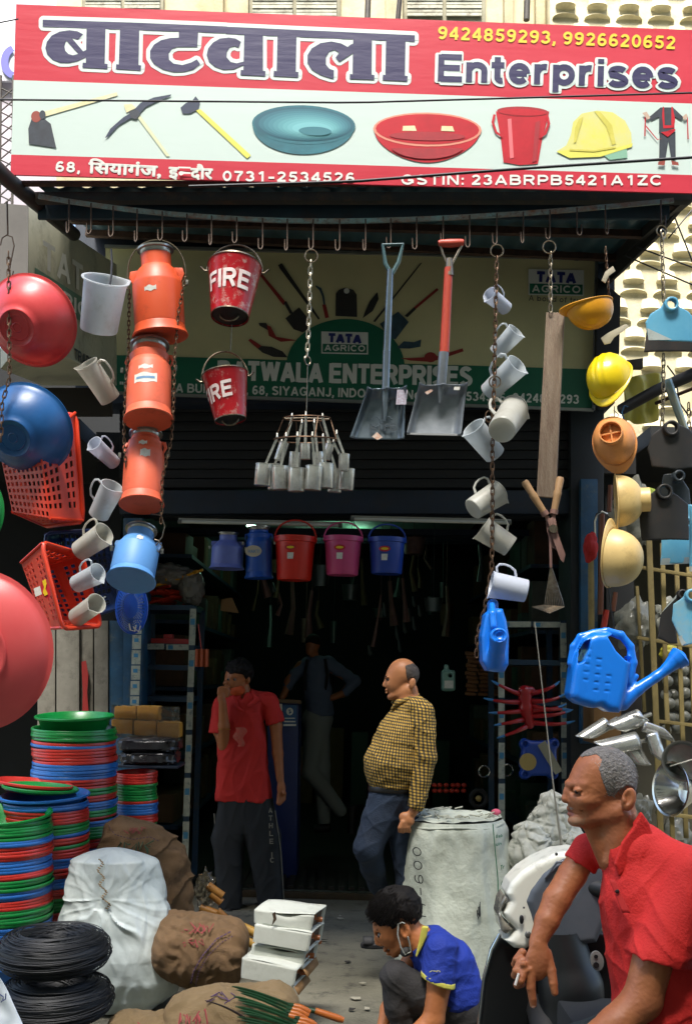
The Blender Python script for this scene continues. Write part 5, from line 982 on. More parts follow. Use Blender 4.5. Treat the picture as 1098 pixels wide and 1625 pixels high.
# diagonal pipe with yellow sheet
t = thing('awning_pipe', 'dark blue pipe rising to the right across the relief wall', 'pipe', P(1000, 650, 4.9))
g = MB(); g.tube([P(985, 650, 5.0), P(1040, 620, 4.8), P(1125, 582, 4.5)], .028, 12); g.build('pipe', mat('blue_black_pipe', '#20303c', .5, col2='#2e221a', ns=9, bump=.2, bs=40), t)
g = MB(); g.tube([P(1040, 640, 4.9), P(1125, 606, 4.6)], .009, 8); g.build('rod', m_rust, t)
g = MB(); g.tube([P(990, 668, 4.85), P(986, 655, 4.85), P(990, 644, 4.85), P(996, 646, 4.85)], .004, 6); g.build('blue_hook', m_bluepaint, t)
m_ysheet = mat('yellow_plastic_sheet', '#dccf2c', .45, col2='#c9c78e', ns=3, trans=.3, bump=.3, bs=20)
F = Fr(1020, 640, 5.1); g = MB()
def ys(u, v): x = 992 + 56 * u - 6 * v; y = 590 + 80 * v + 8 * u * (1 - v) + 3 * math.sin(7 * u + 3 * v); return F(x, y, 9 * math.sin(5 * u + 6 * v) + 6 * math.sin(13 * u - 4 * v))
g.grid(ys, 24, 24); tag(g.build('plastic_sheet', m_ysheet, loc=F(1000, 590), solid=.001), 'crumpled yellow and clear plastic sheet stuffed behind the diagonal pipe', 'plastic sheet')
F = Fr(1006, 578, 5.0); g = MB(); g.hexa([F(990, 584, 0), F(1020, 584, 0), F(1020, 584, 12), F(990, 584, 12), F(988, 572, 0), F(1020, 568, 0), F(1020, 568, 12), F(988, 572, 12)]); tag(g.build('board_scrap', mat('dark_wood_scrap', '#3b3530', .8), loc=F(1000, 580), bevel=.003), 'small dark board end above the yellow sheet', 'board')
for pts, lab in (([(992, 406), (1098, 452)], 'cable from the canopy corner down right over the relief wall'), ([(1010, 392), (1100, 425)], 'second cable just above it over the relief wall'), ([(1068, 340), (1100, 420)], 'cable slanting steeply beside the canopy corner'), ([(1060, 378), (1100, 330)], 'cable crossing up to the right edge'), ([(1058, 580), (1070, 596), (1078, 640), (1092, 660)], 'loose thin wire beside the pale blade')):
    g = MB(); g.tube([P(x, y, 5.0) for x, y in pts], .004, 6); tag(g.build('cable', m_wire, loc=P(*pts[0], 5.0)), lab, 'cable')
F = Fr(820, 396, 5); g = MB()
# ================================================================ shears and rake
m_ash = mat('ash_handle', '#a3835c', .6, col2='#8a6a48', ns=10, stretch=(20, 20, 4), dirt='#5a4430', ds=12, damt=.4); m_shb = mat('rusty_shear_blade', '#8a6a60', .55, metal=.3, col2='#6b4f48', ns=9)
F = Fr(865, 820, 4.45); t = thing('hedge_shears', 'hedge shears with two turned wooden handles hanging crossed by the plank foot', 'shears', F(873, 840))
for (x0, y0, x1, y1) in ((831, 763, 866, 818), (889, 757, 878, 816)):
    g = MB(); k = [0, .06, .35, .42, .5, .85, 1]; rr = [5, 6.5, 5.6, 6.8, 6.2, 5.4, 4.8]; g.tube([F(x0 + (x1 - x0) * q, y0 + (y1 - y0) * q) for q in k], [F.s * q for q in rr], 12); g.build('handle', m_ash, t)
    g = MB(); g.tube([F(x0 + (x1 - x0) * .88, y0 + (y1 - y0) * .88), F(x1, y1)], F.s * 6.4, 12); g.build('ferrule', m_shb, t)
    g = MB(); g.tube([F(x1, y1), F(875, 838)], [F.s * 3, F.s * 3.5], 8); g.build('tang', m_shb, t)
for q, w in (([(868, 824), (880, 820), (884, 846), (896, 880), (893, 893), (888, 888), (874, 850)], -3), ([(866, 822), (874, 826), (881, 850), (884, 872), (876, 868), (868, 842)], 3)):
    g = MB(); g.poly([F(x, y, w) for x, y in q], (0, .005, 0)); g.build('blade', m_shb, t, bevel=.001)
g = MB(); g.lathe([(0, 0), (.007, 0), (.007, .012), (0, .012)], 10, axis_frame(F(876, 840, -8), F(876, 840, 4), (1, 0, 0), .012)); g.build('pivot_bolt', m_steel, t)
t = thing('wire_rake', 'fan of thin bent wire tines hanging below the shears', 'rake', F(875, 880))
g = MB(); g.tube([F(873, 850, 2), F(874, 900, 2)], F.s * 2.2, 8); g.build('socket', m_shb, t)
for i in range(11):
    a_ = i / 10; g = MB(); g.tube([F(874, 896, 2), F(866 + 26 * a_, 945 + 6 * a_, 2), F(864 + 30 * a_, 958 + 3 * a_, 0), F(842 + 26 * a_, 962 + 10 * a_, -12)], .0022, 5); g.build('tine', m_steel, t)
# ================================================================ hung above the doorway
YD = 6.95
def dbucket(lab, x0, x1, y0, y1, m, bail=None):
    F = Fr((x0 + x1) / 2, y1, YD); t = thing('bucket', lab, 'bucket', F((x0 + x1) / 2, y1), 'buckets and cans hung across the doorway'); h = (y1 - y0) * F.s; r = (x1 - x0) / 2 * F.s; k = 1 / h
    Mx = Matrix.Translation(F((x0 + x1) / 2, y1)) @ Matrix.Diagonal((h, h, h, 1))
    g = MB(); g.lathe([(0, .0), (r * k * .8, 0), (r * k * .84, .03), (r * k * .96, .86), (r * k * 1.04, .87), (r * k * 1.05, 1.0), (r * k, 1.0), (r * k * .93, .9), (r * k * .8, .05)], 36, Mx); g.build('pail', m, t)
    g = MB(); z = lambda a_: 1 + .55 * math.sin(a_) if True else 0
    g.tube([Mx @ Vector((r * k * 1.03 * math.cos(a_), 0, .9 + .5 * math.sin(a_) ** .8)) for a_ in np.linspace(math.pi, 0, 15)], .006, 6); g.build('bail_handle', m, t)
    xc = (x0 + x1) / 2 - 4; S_ = F.s; sticker(t, F, el(xc, y0 + 20, 9, 4.5, 16), mat('red_label', '#b01826'), -(x1 - x0) / 2 * .97 - 1, 'label'); sticker(t, F, el(xc, y0 + 20, 6, 2, 12), mat('yellow_label', '#d6b81a'), -(x1 - x0) / 2 * .97 - 2, 'label_mark'); sticker(t, F, [(xc - 5, y0 + 28), (xc + 5, y0 + 28), (xc + 4, y0 + 38), (xc - 5, y0 + 38)], None, -(x1 - x0) / 2 * .95 - 1)
dbucket('red plastic bucket hanging at the middle of the doorway', 434, 499, 852, 921, plastic('bucket_red', '#c92410', '#b81e0c')); dbucket('pink plastic bucket hanging right of the red one', 513, 573, 852, 913, plastic('bucket_pink', '#c4487c', '#b83e70')); dbucket('blue plastic bucket hanging right of the pink one', 584, 642, 854, 911, plastic('bucket_blue', '#1d44a0', '#183a90'))
milkcan('lavender blue milk can, leftmost of the row across the doorway', (360, 903), (363, 846), YD, 0, .44, mat('lavender_can', '#5d6bb0', .45, dirt='#4a4f80', ds=8, damt=.3), .24, sh=.6, lid=False, group='buckets and cans hung across the doorway')
t = milkcan('deep blue milk can with oval label left of the red bucket', (411, 918), (411, 836), YD, 0, .25, mat('deep_blue_can', '#12489c', .4), .18, sh=.7, lid=True, group='buckets and cans hung across the doorway')
F = Fr(411, 880, YD); sticker(t, F, el(404, 877, 13, 9, 20), mat('oval_label', '#b3a894', .6), -22); g = MB(); flat2d(g, text2d('HAKTI', 396, 880, 414, 880, 5, 0), lambda x, y, l: F(x, y, -23.5 - l * 50)); g.build('label_lettering', mat('blue_print', '#5f86a8'), t, smooth=False)
# ================================================================ inside the shop
m_sticker = mat('cream_rack_sticker', '#b0b4a6', .7, col2='#8d968c', ns=30, dirt='#2a4a60', ds=22, damt=.9); m_rack = mat('blue_rack_steel', '#143a55', .5, col2='#0e2a3e', ns=5, dirt='#5c5440', ds=10, damt=.4); m_sq = mat('blue_sticker_square', '#3a7fa8', .6)
def rack(lab, posts, shelves, Y, dep=.45):
    t = thing('steel_rack', lab, 'rack', P(posts[0][0], posts[0][3], Y))
    for i, (xt, yt, xb, yb, st) in enumerate(posts):
        for dY in (0, dep):
            g = MB(); a_, b_ = P(xt, yt, Y), P(xb, yb, Y); g.bar(a_ + Vector((0, dY, 0)), b_ + Vector((0, dY, 0)), .04, .03); po = g.build('post', m_rack, t)
            if st and dY == 0:
                g = MB(); n = 7
                F = Fr(xt, yt, Y - .022)
                for k in range(n):
                    f0, f1 = (k + .06) / n, (k + .94) / n; X = lambda f: xt + (xb - xt) * f; Yy = lambda f: yt + (yb - yt) * f; g.mi = 0; g.poly([F(X(f0) - 5, Yy(f0)), F(X(f0) + 5, Yy(f0)), F(X(f1) + 5, Yy(f1)), F(X(f1) - 5, Yy(f1))]); g.mi = 1
                    f2, f3 = (k + .3) / n, (k + .45) / n; g.poly([F(X(f2) - 3.5, Yy(f2), -.6), F(X(f2) + 3.5, Yy(f2), -.6), F(X(f3) + 3.5, Yy(f3), -.6), F(X(f3) - 3.5, Yy(f3), -.6)])
                g.build('sticker_strip', [m_sticker, m_sq], po, smooth=False)
    for (x0, x1, y0, y1, st) in shelves:
        g = MB(); a_, b_ = P(x0, y0, Y), P(x1, y1, Y); e = Vector((0, dep, 0)); h = Vector((0, 0, -.035)); g.hexa([a_ + h, b_ + h, b_ + e + h, a_ + e + h, a_, b_, b_ + e, a_ + e]); sh_ = g.build('shelf', m_rack, t)
        if st:
            F = Fr(x0, y0, Y - .006); n = max(1, int((x1 - x0) / 34)); g = MB()
            for k in range(n):
                xa = x0 + (x1 - x0) * (k + .04) / n; xb = x0 + (x1 - x0) * (k + .96) / n; ya = y0 + (y1 - y0) * (k + .5) / n; g.mi = 0; g.poly([F(xa, ya + 1), F(xb, ya + 1), F(xb, ya + 10), F(xa, ya + 10)]); g.mi = 1; g.poly([F(xa + 3, ya + 2.5, -.6), F(xa + 11, ya + 2.5, -.6), F(xa + 11, ya + 9, -.6), F(xa + 3, ya + 9, -.6)])
            g.build('sticker_strip', [m_sticker, m_sq], sh_, smooth=False)
    return t
rack('blue steel shelf rack with cream stickers inside the left of the doorway', [(307, 962, 292, 1420, 1), (222, 962, 222, 1420, 0)], [(222, 306, 960, 960, 0), (222, 303, 1020, 1022, 1), (222, 301, 1054, 1056, 0), (222, 300, 1104, 1106, 0)], 7.3, .5)
rack('blue steel shelf rack with cream stickers inside the right of the doorway', [(893, 985, 898, 1420, 1), (795, 985, 796, 1420, 1)], [(795, 893, 985, 986, 1), (795, 893, 1046, 1048, 0), (795, 895, 1110, 1112, 0)], 7.2, .5)
t = thing('sticker_post', 'cream stickered post beside the blue door frame left of the shop', 'post', P(215, 1110, 6.9)); F = Fr(215, 1000, 6.95); g = MB(); g.bar(P(222, 935, 7.0), P(208, 1330, 7.0), .085, .05); g.build('post_board', m_bluepaint, t)
g = MB()
for k in range(9): y = 936 + k * 24; x = 222 - (y - 935) * .036; g.mi = 0; g.poly([F(x - 8, y, -4), F(x + 6, y, -4), F(x + 5.5, y + 22, -4), F(x - 8.5, y + 22, -4)]); g.mi = 1; g.poly([F(x - 5, y + 5, -4.6), F(x + 2, y + 5, -4.6), F(x + 2, y + 11, -4.6), F(x - 5, y + 11, -4.6)])
g.build('sticker_strip', [m_sticker, m_sq], t, smooth=False)
# plastic-wrapped tool handles on the left rack
m_wrap = mat('clear_wrap', '#9a968c', .15, trans=.5, bump=.5, bs=30); m_yh = mat('yellow_handle_plastic', '#c48a10', .4); m_rh = mat('red_handle_plastic', '#a82a14', .4)
F = Fr(270, 930, 7.35)
for k in range(44):
    random.seed(k); x = random.uniform(232, 300); y = random.uniform(905, 955); a_ = random.uniform(-.35, .25); L = random.uniform(14, 26); g = MB(); g.tube([F(x - L * math.cos(a_), y - L * math.sin(a_), random.uniform(0, 60)), F(x + L * math.cos(a_), y + L * math.sin(a_), random.uniform(0, 60))], F.s * 2.4, 6)
    tag(g.build('tool_shaft', m_yh if y < 930 else m_rh, loc=F(x, y)), ('yellow' if y < 930 else 'red') + ' plastic tool handle in the wrapped heap on the left rack', 'tool handle', ('yellow' if y < 930 else 'red') + ' plastic tool handles heaped on the left rack')
def crumple(name, lab, cat, F, c, r, m, amp=.12, seed=0, fr=3., n=40, k=26, flat=None, group=None, par=None, sq=None, facet=True):
    g = MB(); sv = Vector((seed * 3.1, seed * 1.7, seed))
    def f(u, v):
        a_ = 2 * math.pi * u; ph = math.pi * (v - .5); d = Vector((math.cos(a_) * math.cos(ph), math.sin(a_) * math.cos(ph), math.sin(ph))); q = d.copy()
        if sq: q = Vector([math.copysign(abs(t_) ** sq, t_) for t_ in d])
        vd = noise.voronoi(d * fr * .9 + sv)[0]; s = 1 + amp * 1.5 * (vd[1] - vd[0] - .35) + amp * .9 * noise.noise(d * fr + sv) + amp * .25 * (noise.voronoi(d * fr * 2.6 - sv)[0][0] - .4)
        y = q.z * r[1] * s
        return F(c[0] + q.x * r[0] * s, c[1] - y, (c[2] if len(c) > 2 else 0) + q.y * r[2] * s)
    g.grid(f, n, k, cu=True); o = g.build(name, m, par, angle=30, loc=None if par else F(c[0], c[1] + r[1]))
    if not par: tag(o, lab, cat, group)
    return o
crumple('plastic_bag', 'clear crinkled plastic bag bulging over the handles on the left rack', 'plastic bag', F, (262, 912, 40), (42, 22, 40), m_wrap, .14, 3)
crumple('plastic_bag', 'clear crinkled plastic bag above the red handles near the rack post', 'plastic bag', F, (300, 930, 30), (22, 30, 30), m_wrap, .14, 5)
g = MB(); F = Fr(265, 1015, 7.4); g.hexa([F(240, 1022, 0), F(298, 1022, 0), F(298, 1022, 60), F(240, 1022, 60), F(240, 1013, 0), F(298, 1014, 0), F(298, 1014, 60), F(240, 1013, 60)]); g.hexa([F(258, 1013, 10), F(272, 1013, 10), F(272, 1013, 30), F(258, 1013, 30), F(258, 1006, 10), F(272, 1006, 10), F(272, 1006, 30), F(258, 1006, 30)]); tag(g.build('red_tray', m_pred, loc=F(265, 1022), bevel=.004), 'flat red tray with a stub handle on the upper left shelf', 'tray')
t = thing('handle_bundle', 'bundle of orange cord wrapped handles hanging from the left rack post', 'bundle', P(322, 1058, 7.1)); F = Fr(322, 1040, 7.1); g = MB(); g.tube([F(315, 990), F(317, 1005), F(320, 1030)], .003, 5); g.build('cord', m_rh, t)
for k in range(5): g = MB(); g.tube([F(313 + k * 4, 1030, (k % 2) * 4), F(312 + k * 4.2, 1058, (k % 2) * 4)], F.s * 2.6, 8); g.build('handle', mat('burnt_orange_wood', '#96421c', .5), t)
for i, (x, y) in enumerate(((356, 960), (372, 975))): pass
g = MB(); F = Fr(366, 962, 7.6); g.poly([F(352, 951), (F(368, 948)), F(379, 973), F(350, 969)], (0, .02, 0)); tag(g.build('cardboard_tag', mat('cardboard', '#7a5c36', .8), loc=F(366, 962)), 'cardboard triangle hanging in the dark behind the left rack', 'cardboard')
# wall behind the doorway: dim hanging goods
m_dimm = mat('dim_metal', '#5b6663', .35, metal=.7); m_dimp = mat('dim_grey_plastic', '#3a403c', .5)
F = Fr(600, 1000, 9.2)
dims = [(609, 978, 4, 22), (648, 985, 3, 20), (655, 1000, 3, 22), (640, 1005, 3, 20), (628, 1015, 3, 22), (585, 1040, 4, 16), (632, 1035, 3, 24), (430, 940, 6, 16), (418, 945, 3, 12), (668, 1130, 5, 14), (655, 962, 3, 16), (664, 978, 3, 18)]
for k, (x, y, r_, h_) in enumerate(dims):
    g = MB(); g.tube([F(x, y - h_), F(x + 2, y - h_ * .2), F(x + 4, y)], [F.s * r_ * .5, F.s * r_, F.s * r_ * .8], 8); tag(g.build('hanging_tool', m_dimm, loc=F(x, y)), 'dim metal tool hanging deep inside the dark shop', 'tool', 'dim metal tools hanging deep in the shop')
F = Fr(710, 1080, 7.6); t = thing('jerry_can', 'pale green plastic container with handle hanging inside right of the bald man', 'jerry can', F(711, 1098)); 
sculpt('body', mat('pale_green_container', '#5a8a80', .4, col2='#7a9a8a', ns=8), t, F, lambda p: smax(smin(s_box(p, (711, 1080, 0), (11, 17, 8), 5), s_cap(p, (708, 1062, 0), (708, 1058, 0), 4, 4), 2), -s_cap(p, (712, 1070, -20), (717, 1076, 20), 3, 3), 1), (696, 1050, -12), (726, 1100, 12), 1.3); sticker(t, F, [(704, 1080), (718, 1080), (718, 1092), (704, 1092)], m_paper, -9)
# stack of wooden handles behind the blue can
m_hwood = mat('brown_handle_wood', '#7d5228', .6, col2='#5c3a1c', ns=12)
F = Fr(765, 1070, 7.75)
for k in range(11):
    for j in range(3):
        g = MB(); x0 = 738 + (k * 7) % 5 + j * 3; y = 1036 + k * 6.4; g.tube([F(x0 + 18 * j, y + j, 8 * j), F(x0 + 18 * j + 17, y + 2, 8 * j)], [F.s * 3.4, F.s * 2.6], 8); tag(g.build('wooden_shaft', m_hwood, loc=F(x0, y)), 'brown wooden tool handle in the stack behind the lower blue watering can', 'tool handle', 'wooden tool handles stacked behind the blue can')
# red cultivator weeder heads
m_rcul = mat('red_enamel', '#a0141a', .3, col2='#8a1016', ns=5); m_bcul = mat('blue_tip', '#2f6fa0', .35)
F = Fr(845, 1128, 6.7); t = thing('cultivator', 'red enamelled cultivator with many curved blue tipped tines, hung on the right rack', 'cultivator', F(835, 1160))
sculpt('hub', m_rcul, t, F, lambda p: smin(s_chain(p, [(832, 1098, 0, 11), (834, 1125, 0, 10), (840, 1150, 0, 7)], 5), s_chain(p, [(832, 1096, 0, 6), (842, 1096, 0, 7)], 2), 3), (812, 1080, -16), (862, 1166, 16), 1.6)
tn = [((826, 1102), (800, 1094), (779, 1080)), ((826, 1114), (795, 1115), (767, 1108)), ((828, 1128), (800, 1131), (775, 1131)), ((830, 1142), (805, 1146), (783, 1151)), ((836, 1152), (812, 1162), (788, 1171)), ((840, 1100), (868, 1096), (887, 1081)), ((840, 1112), (870, 1116), (899, 1099)), ((842, 1128), (872, 1124), (905, 1126)), ((842, 1136), (880, 1136), (908, 1126)), ((842, 1146), (880, 1152), (911, 1144)), ((842, 1118), (866, 1132), (898, 1117))]
for a_, b_, c_ in tn:
    g = MB(); pts = [F((1 - s) ** 2 * a_[0] + 2 * s * (1 - s) * b_[0] + s * s * c_[0], (1 - s) ** 2 * a_[1] + 2 * s * (1 - s) * b_[1] + s * s * c_[1], -14 * math.sin(s * 3)) for s in np.linspace(0, 1, 9)]
    g.tube(pts[:7], [F.s * q for q in (4.5, 4, 3.6, 3.2, 2.8, 2.5, 2.2)], 8); ti = g.build('tine', m_rcul, t); g = MB(); g.tube(pts[6:], [F.s * 2.3, F.s * 2.1, F.s * 1], 8); g.build('tip', m_bcul, ti)
# blue ribbed tub / strap reel
F = Fr(853, 1205, 6.9); t = thing('blue_drum_lid', 'blue moulded plastic stool top with grey tag under the red cultivator', 'stool', F(853, 1235))
def stl(p):
    d = s_ext(s_poly(p, [(826, 1176), (838, 1172), (876, 1172), (884, 1180), (886, 1222), (876, 1234), (834, 1234), (820, 1216)]) + 3, p[:, 2], 0, 12, 8)
    for x, y in ((832, 1180), (878, 1180), (832, 1228), (876, 1228)): d = smin(d, s_ell(p, (x, y, 0), (9, 9, 12)), 4); d = smax(d, -s_cap(p, (x, y, -20), (x, y, -8), 4, 4), 2)
    return d
sculpt('top', plastic('stool_blue', '#123f9c', '#0f3686'), t, F, stl, (812, 1162, -18), (896, 1245, 16), 1.6)
g = MB(); g.poly([F(850, 1182, -14), F(862, 1174, -14), F(889, 1222, -14), F(878, 1228, -14)], (0, .004, 0)); g.build('paper_tag', mat('grey_tag', '#8c8a78', .7), t); g = MB(); g.lathe([(0, .01), (1, 0), (1, -.4), (0, -.4)], 18, axis_frame(F(835, 1208, -13), F(835, 1208, -16), (1, 0, 0), 1.0) @ Matrix.Diagonal((.9 * 5 * 1, 5 * .9, 1, 1))); g.build('round_seal', mat('brass_seal', '#a8925a', .4, metal=.4), t)
for k in range(12):
    random.seed(90 + k); x = 690 + (k % 6) * 9 + random.uniform(-2, 2); y = 1246 + (k // 6) * 9; F = Fr(x, y, 7.6); g = MB(); g.ell(F(x, y), (F.s * 4.4, F.s * 4.4, F.s * 3.6)); tag(g.build('red_ball', m_rh, loc=F(x, y)), 'small dark red knob in the rows low on the dark right wall', 'ball', 'small red knobs low on the right wall')
F = Fr(759, 1267, 7.4); t = thing('rubber_wheel', 'small black wheel with brass hub in the dark above the sack drum', 'wheel', F(759, 1280)); g = MB(); g.tube([F(759 + 12 * math.cos(a_), 1267 + 13 * math.sin(a_)) for a_ in np.linspace(0, 6.28, 25)[:-1]], F.s * 4, 8, closed=True); g.build('tyre', mat('black_rubber', '#0d0d0d', .7), t); g = MB(); g.ell(F(759, 1267), (F.s * 5, F.s * 3, F.s * 5)); g.build('hub', mat('brass_seal', '#a8925a'), t)
for (x, y, r_) in ((805, 1222, 9), (768, 1224, 9)):
    F = Fr(x, y, 7.3); g = MB(); g.tube([F(x + r_ * math.cos(a_), y + r_ * math.sin(a_), 3 * math.cos(a_)) for a_ in np.linspace(0, 6.28, 21)[:-1]], F.s * 1.6, 6, closed=True); tag(g.build('steel_clamp', m_chrome, loc=F(x, y)), 'bright ring clamp hanging in the dark ' + ('nearest the blue stool top' if x > 790 else 'left of its twin'), 'clamp')
# counter with payment sticker
t = thing('blue_counter', 'blue counter side with a payment sticker behind the boy in red', 'counter', P(450, 1400, 7.9)); g = MB(); a_ = P(425, 1113, 7.9); b_ = P(474, 1116, 7.9); c_ = P(470, 1415, 7.9); d_ = P(425, 1412, 7.9); e = Vector((0, .6, 0)); g.hexa([d_, c_, c_ + e, d_ + e, a_, b_, b_ + e, a_ + e]); g.build('side', mat('counter_blue', '#0a2260', .4, col2='#081a48', ns=3), t, bevel=.004)
g = MB(); g.hexa([P(420, 1114, 7.85), P(478, 1117, 7.85), P(478, 1117, 8.6), P(420, 1114, 8.6), P(420, 1108, 7.85), P(478, 1111, 7.85), P(478, 1111, 8.6), P(420, 1108, 8.6)]); g.build('top', mat('counter_wood', '#5c4426', .5, col2='#3c2c18', ns=9), t)
F = Fr(460, 1135, 7.89); sticker(t, F, [(449, 1118), (471, 1119), (470, 1153), (449, 1153)], mat('payment_blue', '#24507c', .5), 0, 'payment_sticker'); sticker(t, F, el(460, 1129, 5.5, 6, 20), m_paper, -1, 'payment_emblem'); sticker(t, F, [(441, 1117), (448, 1117), (448, 1157), (441, 1157)], m_paper, 0)
g = MB(); flat2d(g, [P2([(457.5, 1126), (462, 1126), (462, 1127.3), (457.5, 1127.3)]), P2([(459, 1127), (460.3, 1127), (460.3, 1133.5), (459, 1133.5)]), P2([(460.2, 1129.3), (462.4, 1128.6), (462.6, 1131), (460.2, 1132)])], lambda x, y, l: F(x, y, -2.2)); g.build('emblem_letter', mat('payment_blue', '#24507c'), t, smooth=False)
sticker(t, F, [(452, 1139), (468, 1139), (468, 1140.5), (452, 1140.5)], m_paper, -1); sticker(t, F, [(451, 1144), (469, 1144), (469, 1146), (451, 1146)], m_paper, -1); sticker(t, F, [(450, 1149), (470, 1149), (470, 1152), (450, 1152)], m_paper, -1)
# distant lit lamps seen through the doorway top
m_lit = mat('lit_tube', '#c8ffe0', .4, emit='#b8ffd8', estr=9.)
for i, (x0, y0, x1, y1, Y) in enumerate(((392, 833, 420, 835, 9.5), (500, 849, 545, 850, 9.8), (556, 851, 582, 851, 10.2), (476, 868, 492, 868, 10.8))):
    g = MB(); a_, b_ = P(x0, y0, Y), P(x1, y1, Y); g.tube([a_, b_], .016, 10); tag(g.build('lamp_tube', m_lit, loc=a_), ['lit greenish tube above the deep blue can', 'lit greenish tube behind the red and pink buckets', 'short lit tube glimpsed between the pink and blue buckets', 'small lit tube low between the can and the red bucket'][i], 'lamp')
for i in range(4):
    g = MB(); g.bar(P(260, 842 + i * 5, 8.6 + i * .8), P(880, 846 + i * 5, 8.6 + i * .8), .03, .05); tag(g.build('ceiling_bar', m_navy, loc=P(260, 842, 8.6 + i)), ['nearest', 'second', 'third', 'farthest'][i] + ' dark crossbar under the shop ceiling', 'beam')
g = MB(); tag(MB().box((.13, 9.5, 2.98), (2.2, 1.6, .03)).build('ceiling_panel', mat('pale_green_panel', '#6d8a7c', .7), loc=(.13, 9.5, 2.98)), 'pale green ceiling panel lit by the tubes', 'ceiling panel')
# door frame at the left
m_obd = mat('grimy_shaded_board', '#77746a', .8, col2='#57544a', ns=5, dirt='#2e2a22', ds=7, damt=.6)  # white board paint darkened to stand in for shade, plus dirt patches
tL = thing('left_shutters', 'old white painted door boards and blue door edge left of the shop', 'door', P(140, 1300, 7.3))
for (xa, xb, dY, m) in ((60, 88, .1, m_obd), (90, 126, 0, m_obd), (128, 148, .05, m_obd), (150, 172, 0, m_obd), (174, 196, .02, m_bluepaint)): front('board', xa, 985, xb, 1420, 7.35 + dY, .05, m, tL, .004)
F = Fr(137, 1090, 7.36); g = MB(); g.poly([F(130, 1050), F(137, 1048), F(141, 1070), F(139, 1100), (F(142, 1140)), F(131, 1142), F(132, 1100)], (0, -.003, 0)); g.build('red_paint_smear', mat('old_red_paint', '#8a1c18', .7), tL, smooth=False)
# neighbour recess walls either side
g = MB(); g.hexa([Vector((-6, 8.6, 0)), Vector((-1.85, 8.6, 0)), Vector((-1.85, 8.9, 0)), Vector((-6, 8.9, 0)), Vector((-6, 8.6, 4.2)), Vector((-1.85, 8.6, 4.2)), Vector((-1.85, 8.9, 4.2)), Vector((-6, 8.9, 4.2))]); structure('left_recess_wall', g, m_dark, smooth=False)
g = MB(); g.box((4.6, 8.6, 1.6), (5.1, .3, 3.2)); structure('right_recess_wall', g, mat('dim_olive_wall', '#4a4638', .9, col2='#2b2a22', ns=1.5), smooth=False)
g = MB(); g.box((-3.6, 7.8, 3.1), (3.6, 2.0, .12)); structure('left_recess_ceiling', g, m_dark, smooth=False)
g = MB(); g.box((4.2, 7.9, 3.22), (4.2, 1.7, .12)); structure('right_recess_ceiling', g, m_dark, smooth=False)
# ================================================================ stacks of plastic tubs
TC = {'g': ('green', plastic('tub_green', '#0b7a35', '#0a6a2e', rough=.32)), 'r': ('red', plastic('tub_red', '#b02a20', '#a0241c', rough=.32)), 'b': ('blue', plastic('tub_blue', '#2463ac', '#1d5699', rough=.32))}
_tm = {}
def tubmesh(r, key):
    """one tub: rolled rim, stepped wall, sunk bottom"""
    if key in _tm: return _tm[key]
    c = TC[key[0]][1]; g = MB(); k = r
    g.lathe([(k * .985, -.004), (k * 1.0, -.009), (k * 1.012, -.006), (k * 1.012, .003), (k * 1.0, .007), (k * .975, .006), (k * .95, -.004), (k * .9, -.05), (k * .82, -.12), (k * .72, -.16), (0, -.162)], 40); o = g.build('tub', c, None); me = o.data; bpy.data.objects.remove(o); _tm[key] = me; return me
def stack(where, cx, y0, y1, rpx, Y, seq, lean=0., pitch=4.4, seed=0, step=None):
    rnd = random.Random(seed); s = pxs(Y, cx, y0); r = rpx * s; i = 0; y = y0
    cols = ''.join(c * int(n) for c, n in zip(seq[::2], seq[1::2])); k = 0
    while y < y1:
        c = cols[k % len(cols)]; col = TC[c][0]; me = tubmesh(r, (c, round(r, 4))); o = bpy.data.objects.new('plastic_tub', me); COL.objects.link(o)
        o.location = P(cx + lean * (y - y0) + rnd.uniform(-1.7, 1.7), y, Y); o.rotation_euler = (rnd.uniform(-.018, .018) + .035, rnd.uniform(-.018, .018) - .015, 0); o.scale = (1 + rnd.uniform(-.012, .012),) * 2 + (1,)
        if k == 0: tag(o, 'top tub of ' + where + ', its ' + col + ' inside showing', 'tub')
        else: tag(o, col + ' plastic tub nested in ' + where, 'tub', col + ' tubs nested in ' + where)
        k += 1; y += pitch if not (k > 1 and cols[k % len(cols)] != c) else pitch * 1.12
def pxs(Y, x=549, y=812): return (P(x + 1, y, Y) - P(x, y, Y)).length
stack('the tallest stack beside the yellow wrapped blocks', 119, 1156, 1400, 65, 5.6, 'g4r1b1r5b5r3g2r2b3g2r1b2g4r3b2r3g2', 0, 4.6, 1)
stack('the short stack under the dark wrapped packs', 216, 1226, 1400, 33, 6.0, 'r4g6r1b4r3g3r3b2', 0, 4.2, 2)
stack('the leaning blue topped stack', 73, 1272, 1480, 66, 5.2, 'b2r4g3b1r2g1r3b3r3b3r3g4r5b2', 0, 4.9, 3)
stack('the front left stack at the photo edge', 8, 1300, 1520, 73, 4.9, 'g5b2r4b4r2g3b3r3g5b4r3g4b2', 0, 4.9, 4)
def lone_tub(lab, col, cx, cy, rpx, Y, rot, dep=.1):
    s = pxs(Y, cx, cy); r = rpx * s; g = MB(); m = TC[col][1]
    g.lathe([(r * .97, -.005), (r, -.008), (r * 1.03, -.004), (r * 1.03, .004), (r, .008), (r * .95, .0), (r * .86, -dep * .5), (r * .72, -dep), (0, -dep)], 48); o = g.build('plastic_tub', m); o.location = P(cx, cy, Y); o.rotation_euler = rot; return tag(o, lab, 'tub')
lone_tub('loose green tub seated askew on the tallest stack, its shiny inside showing', 'g', 119, 1137, 60, 5.6, (.07, -.02, 0)); lone_tub('wide blue tub crowning the leaning stack', 'b', 72, 1262, 68, 5.2, (.06, -.04, 0), .05)
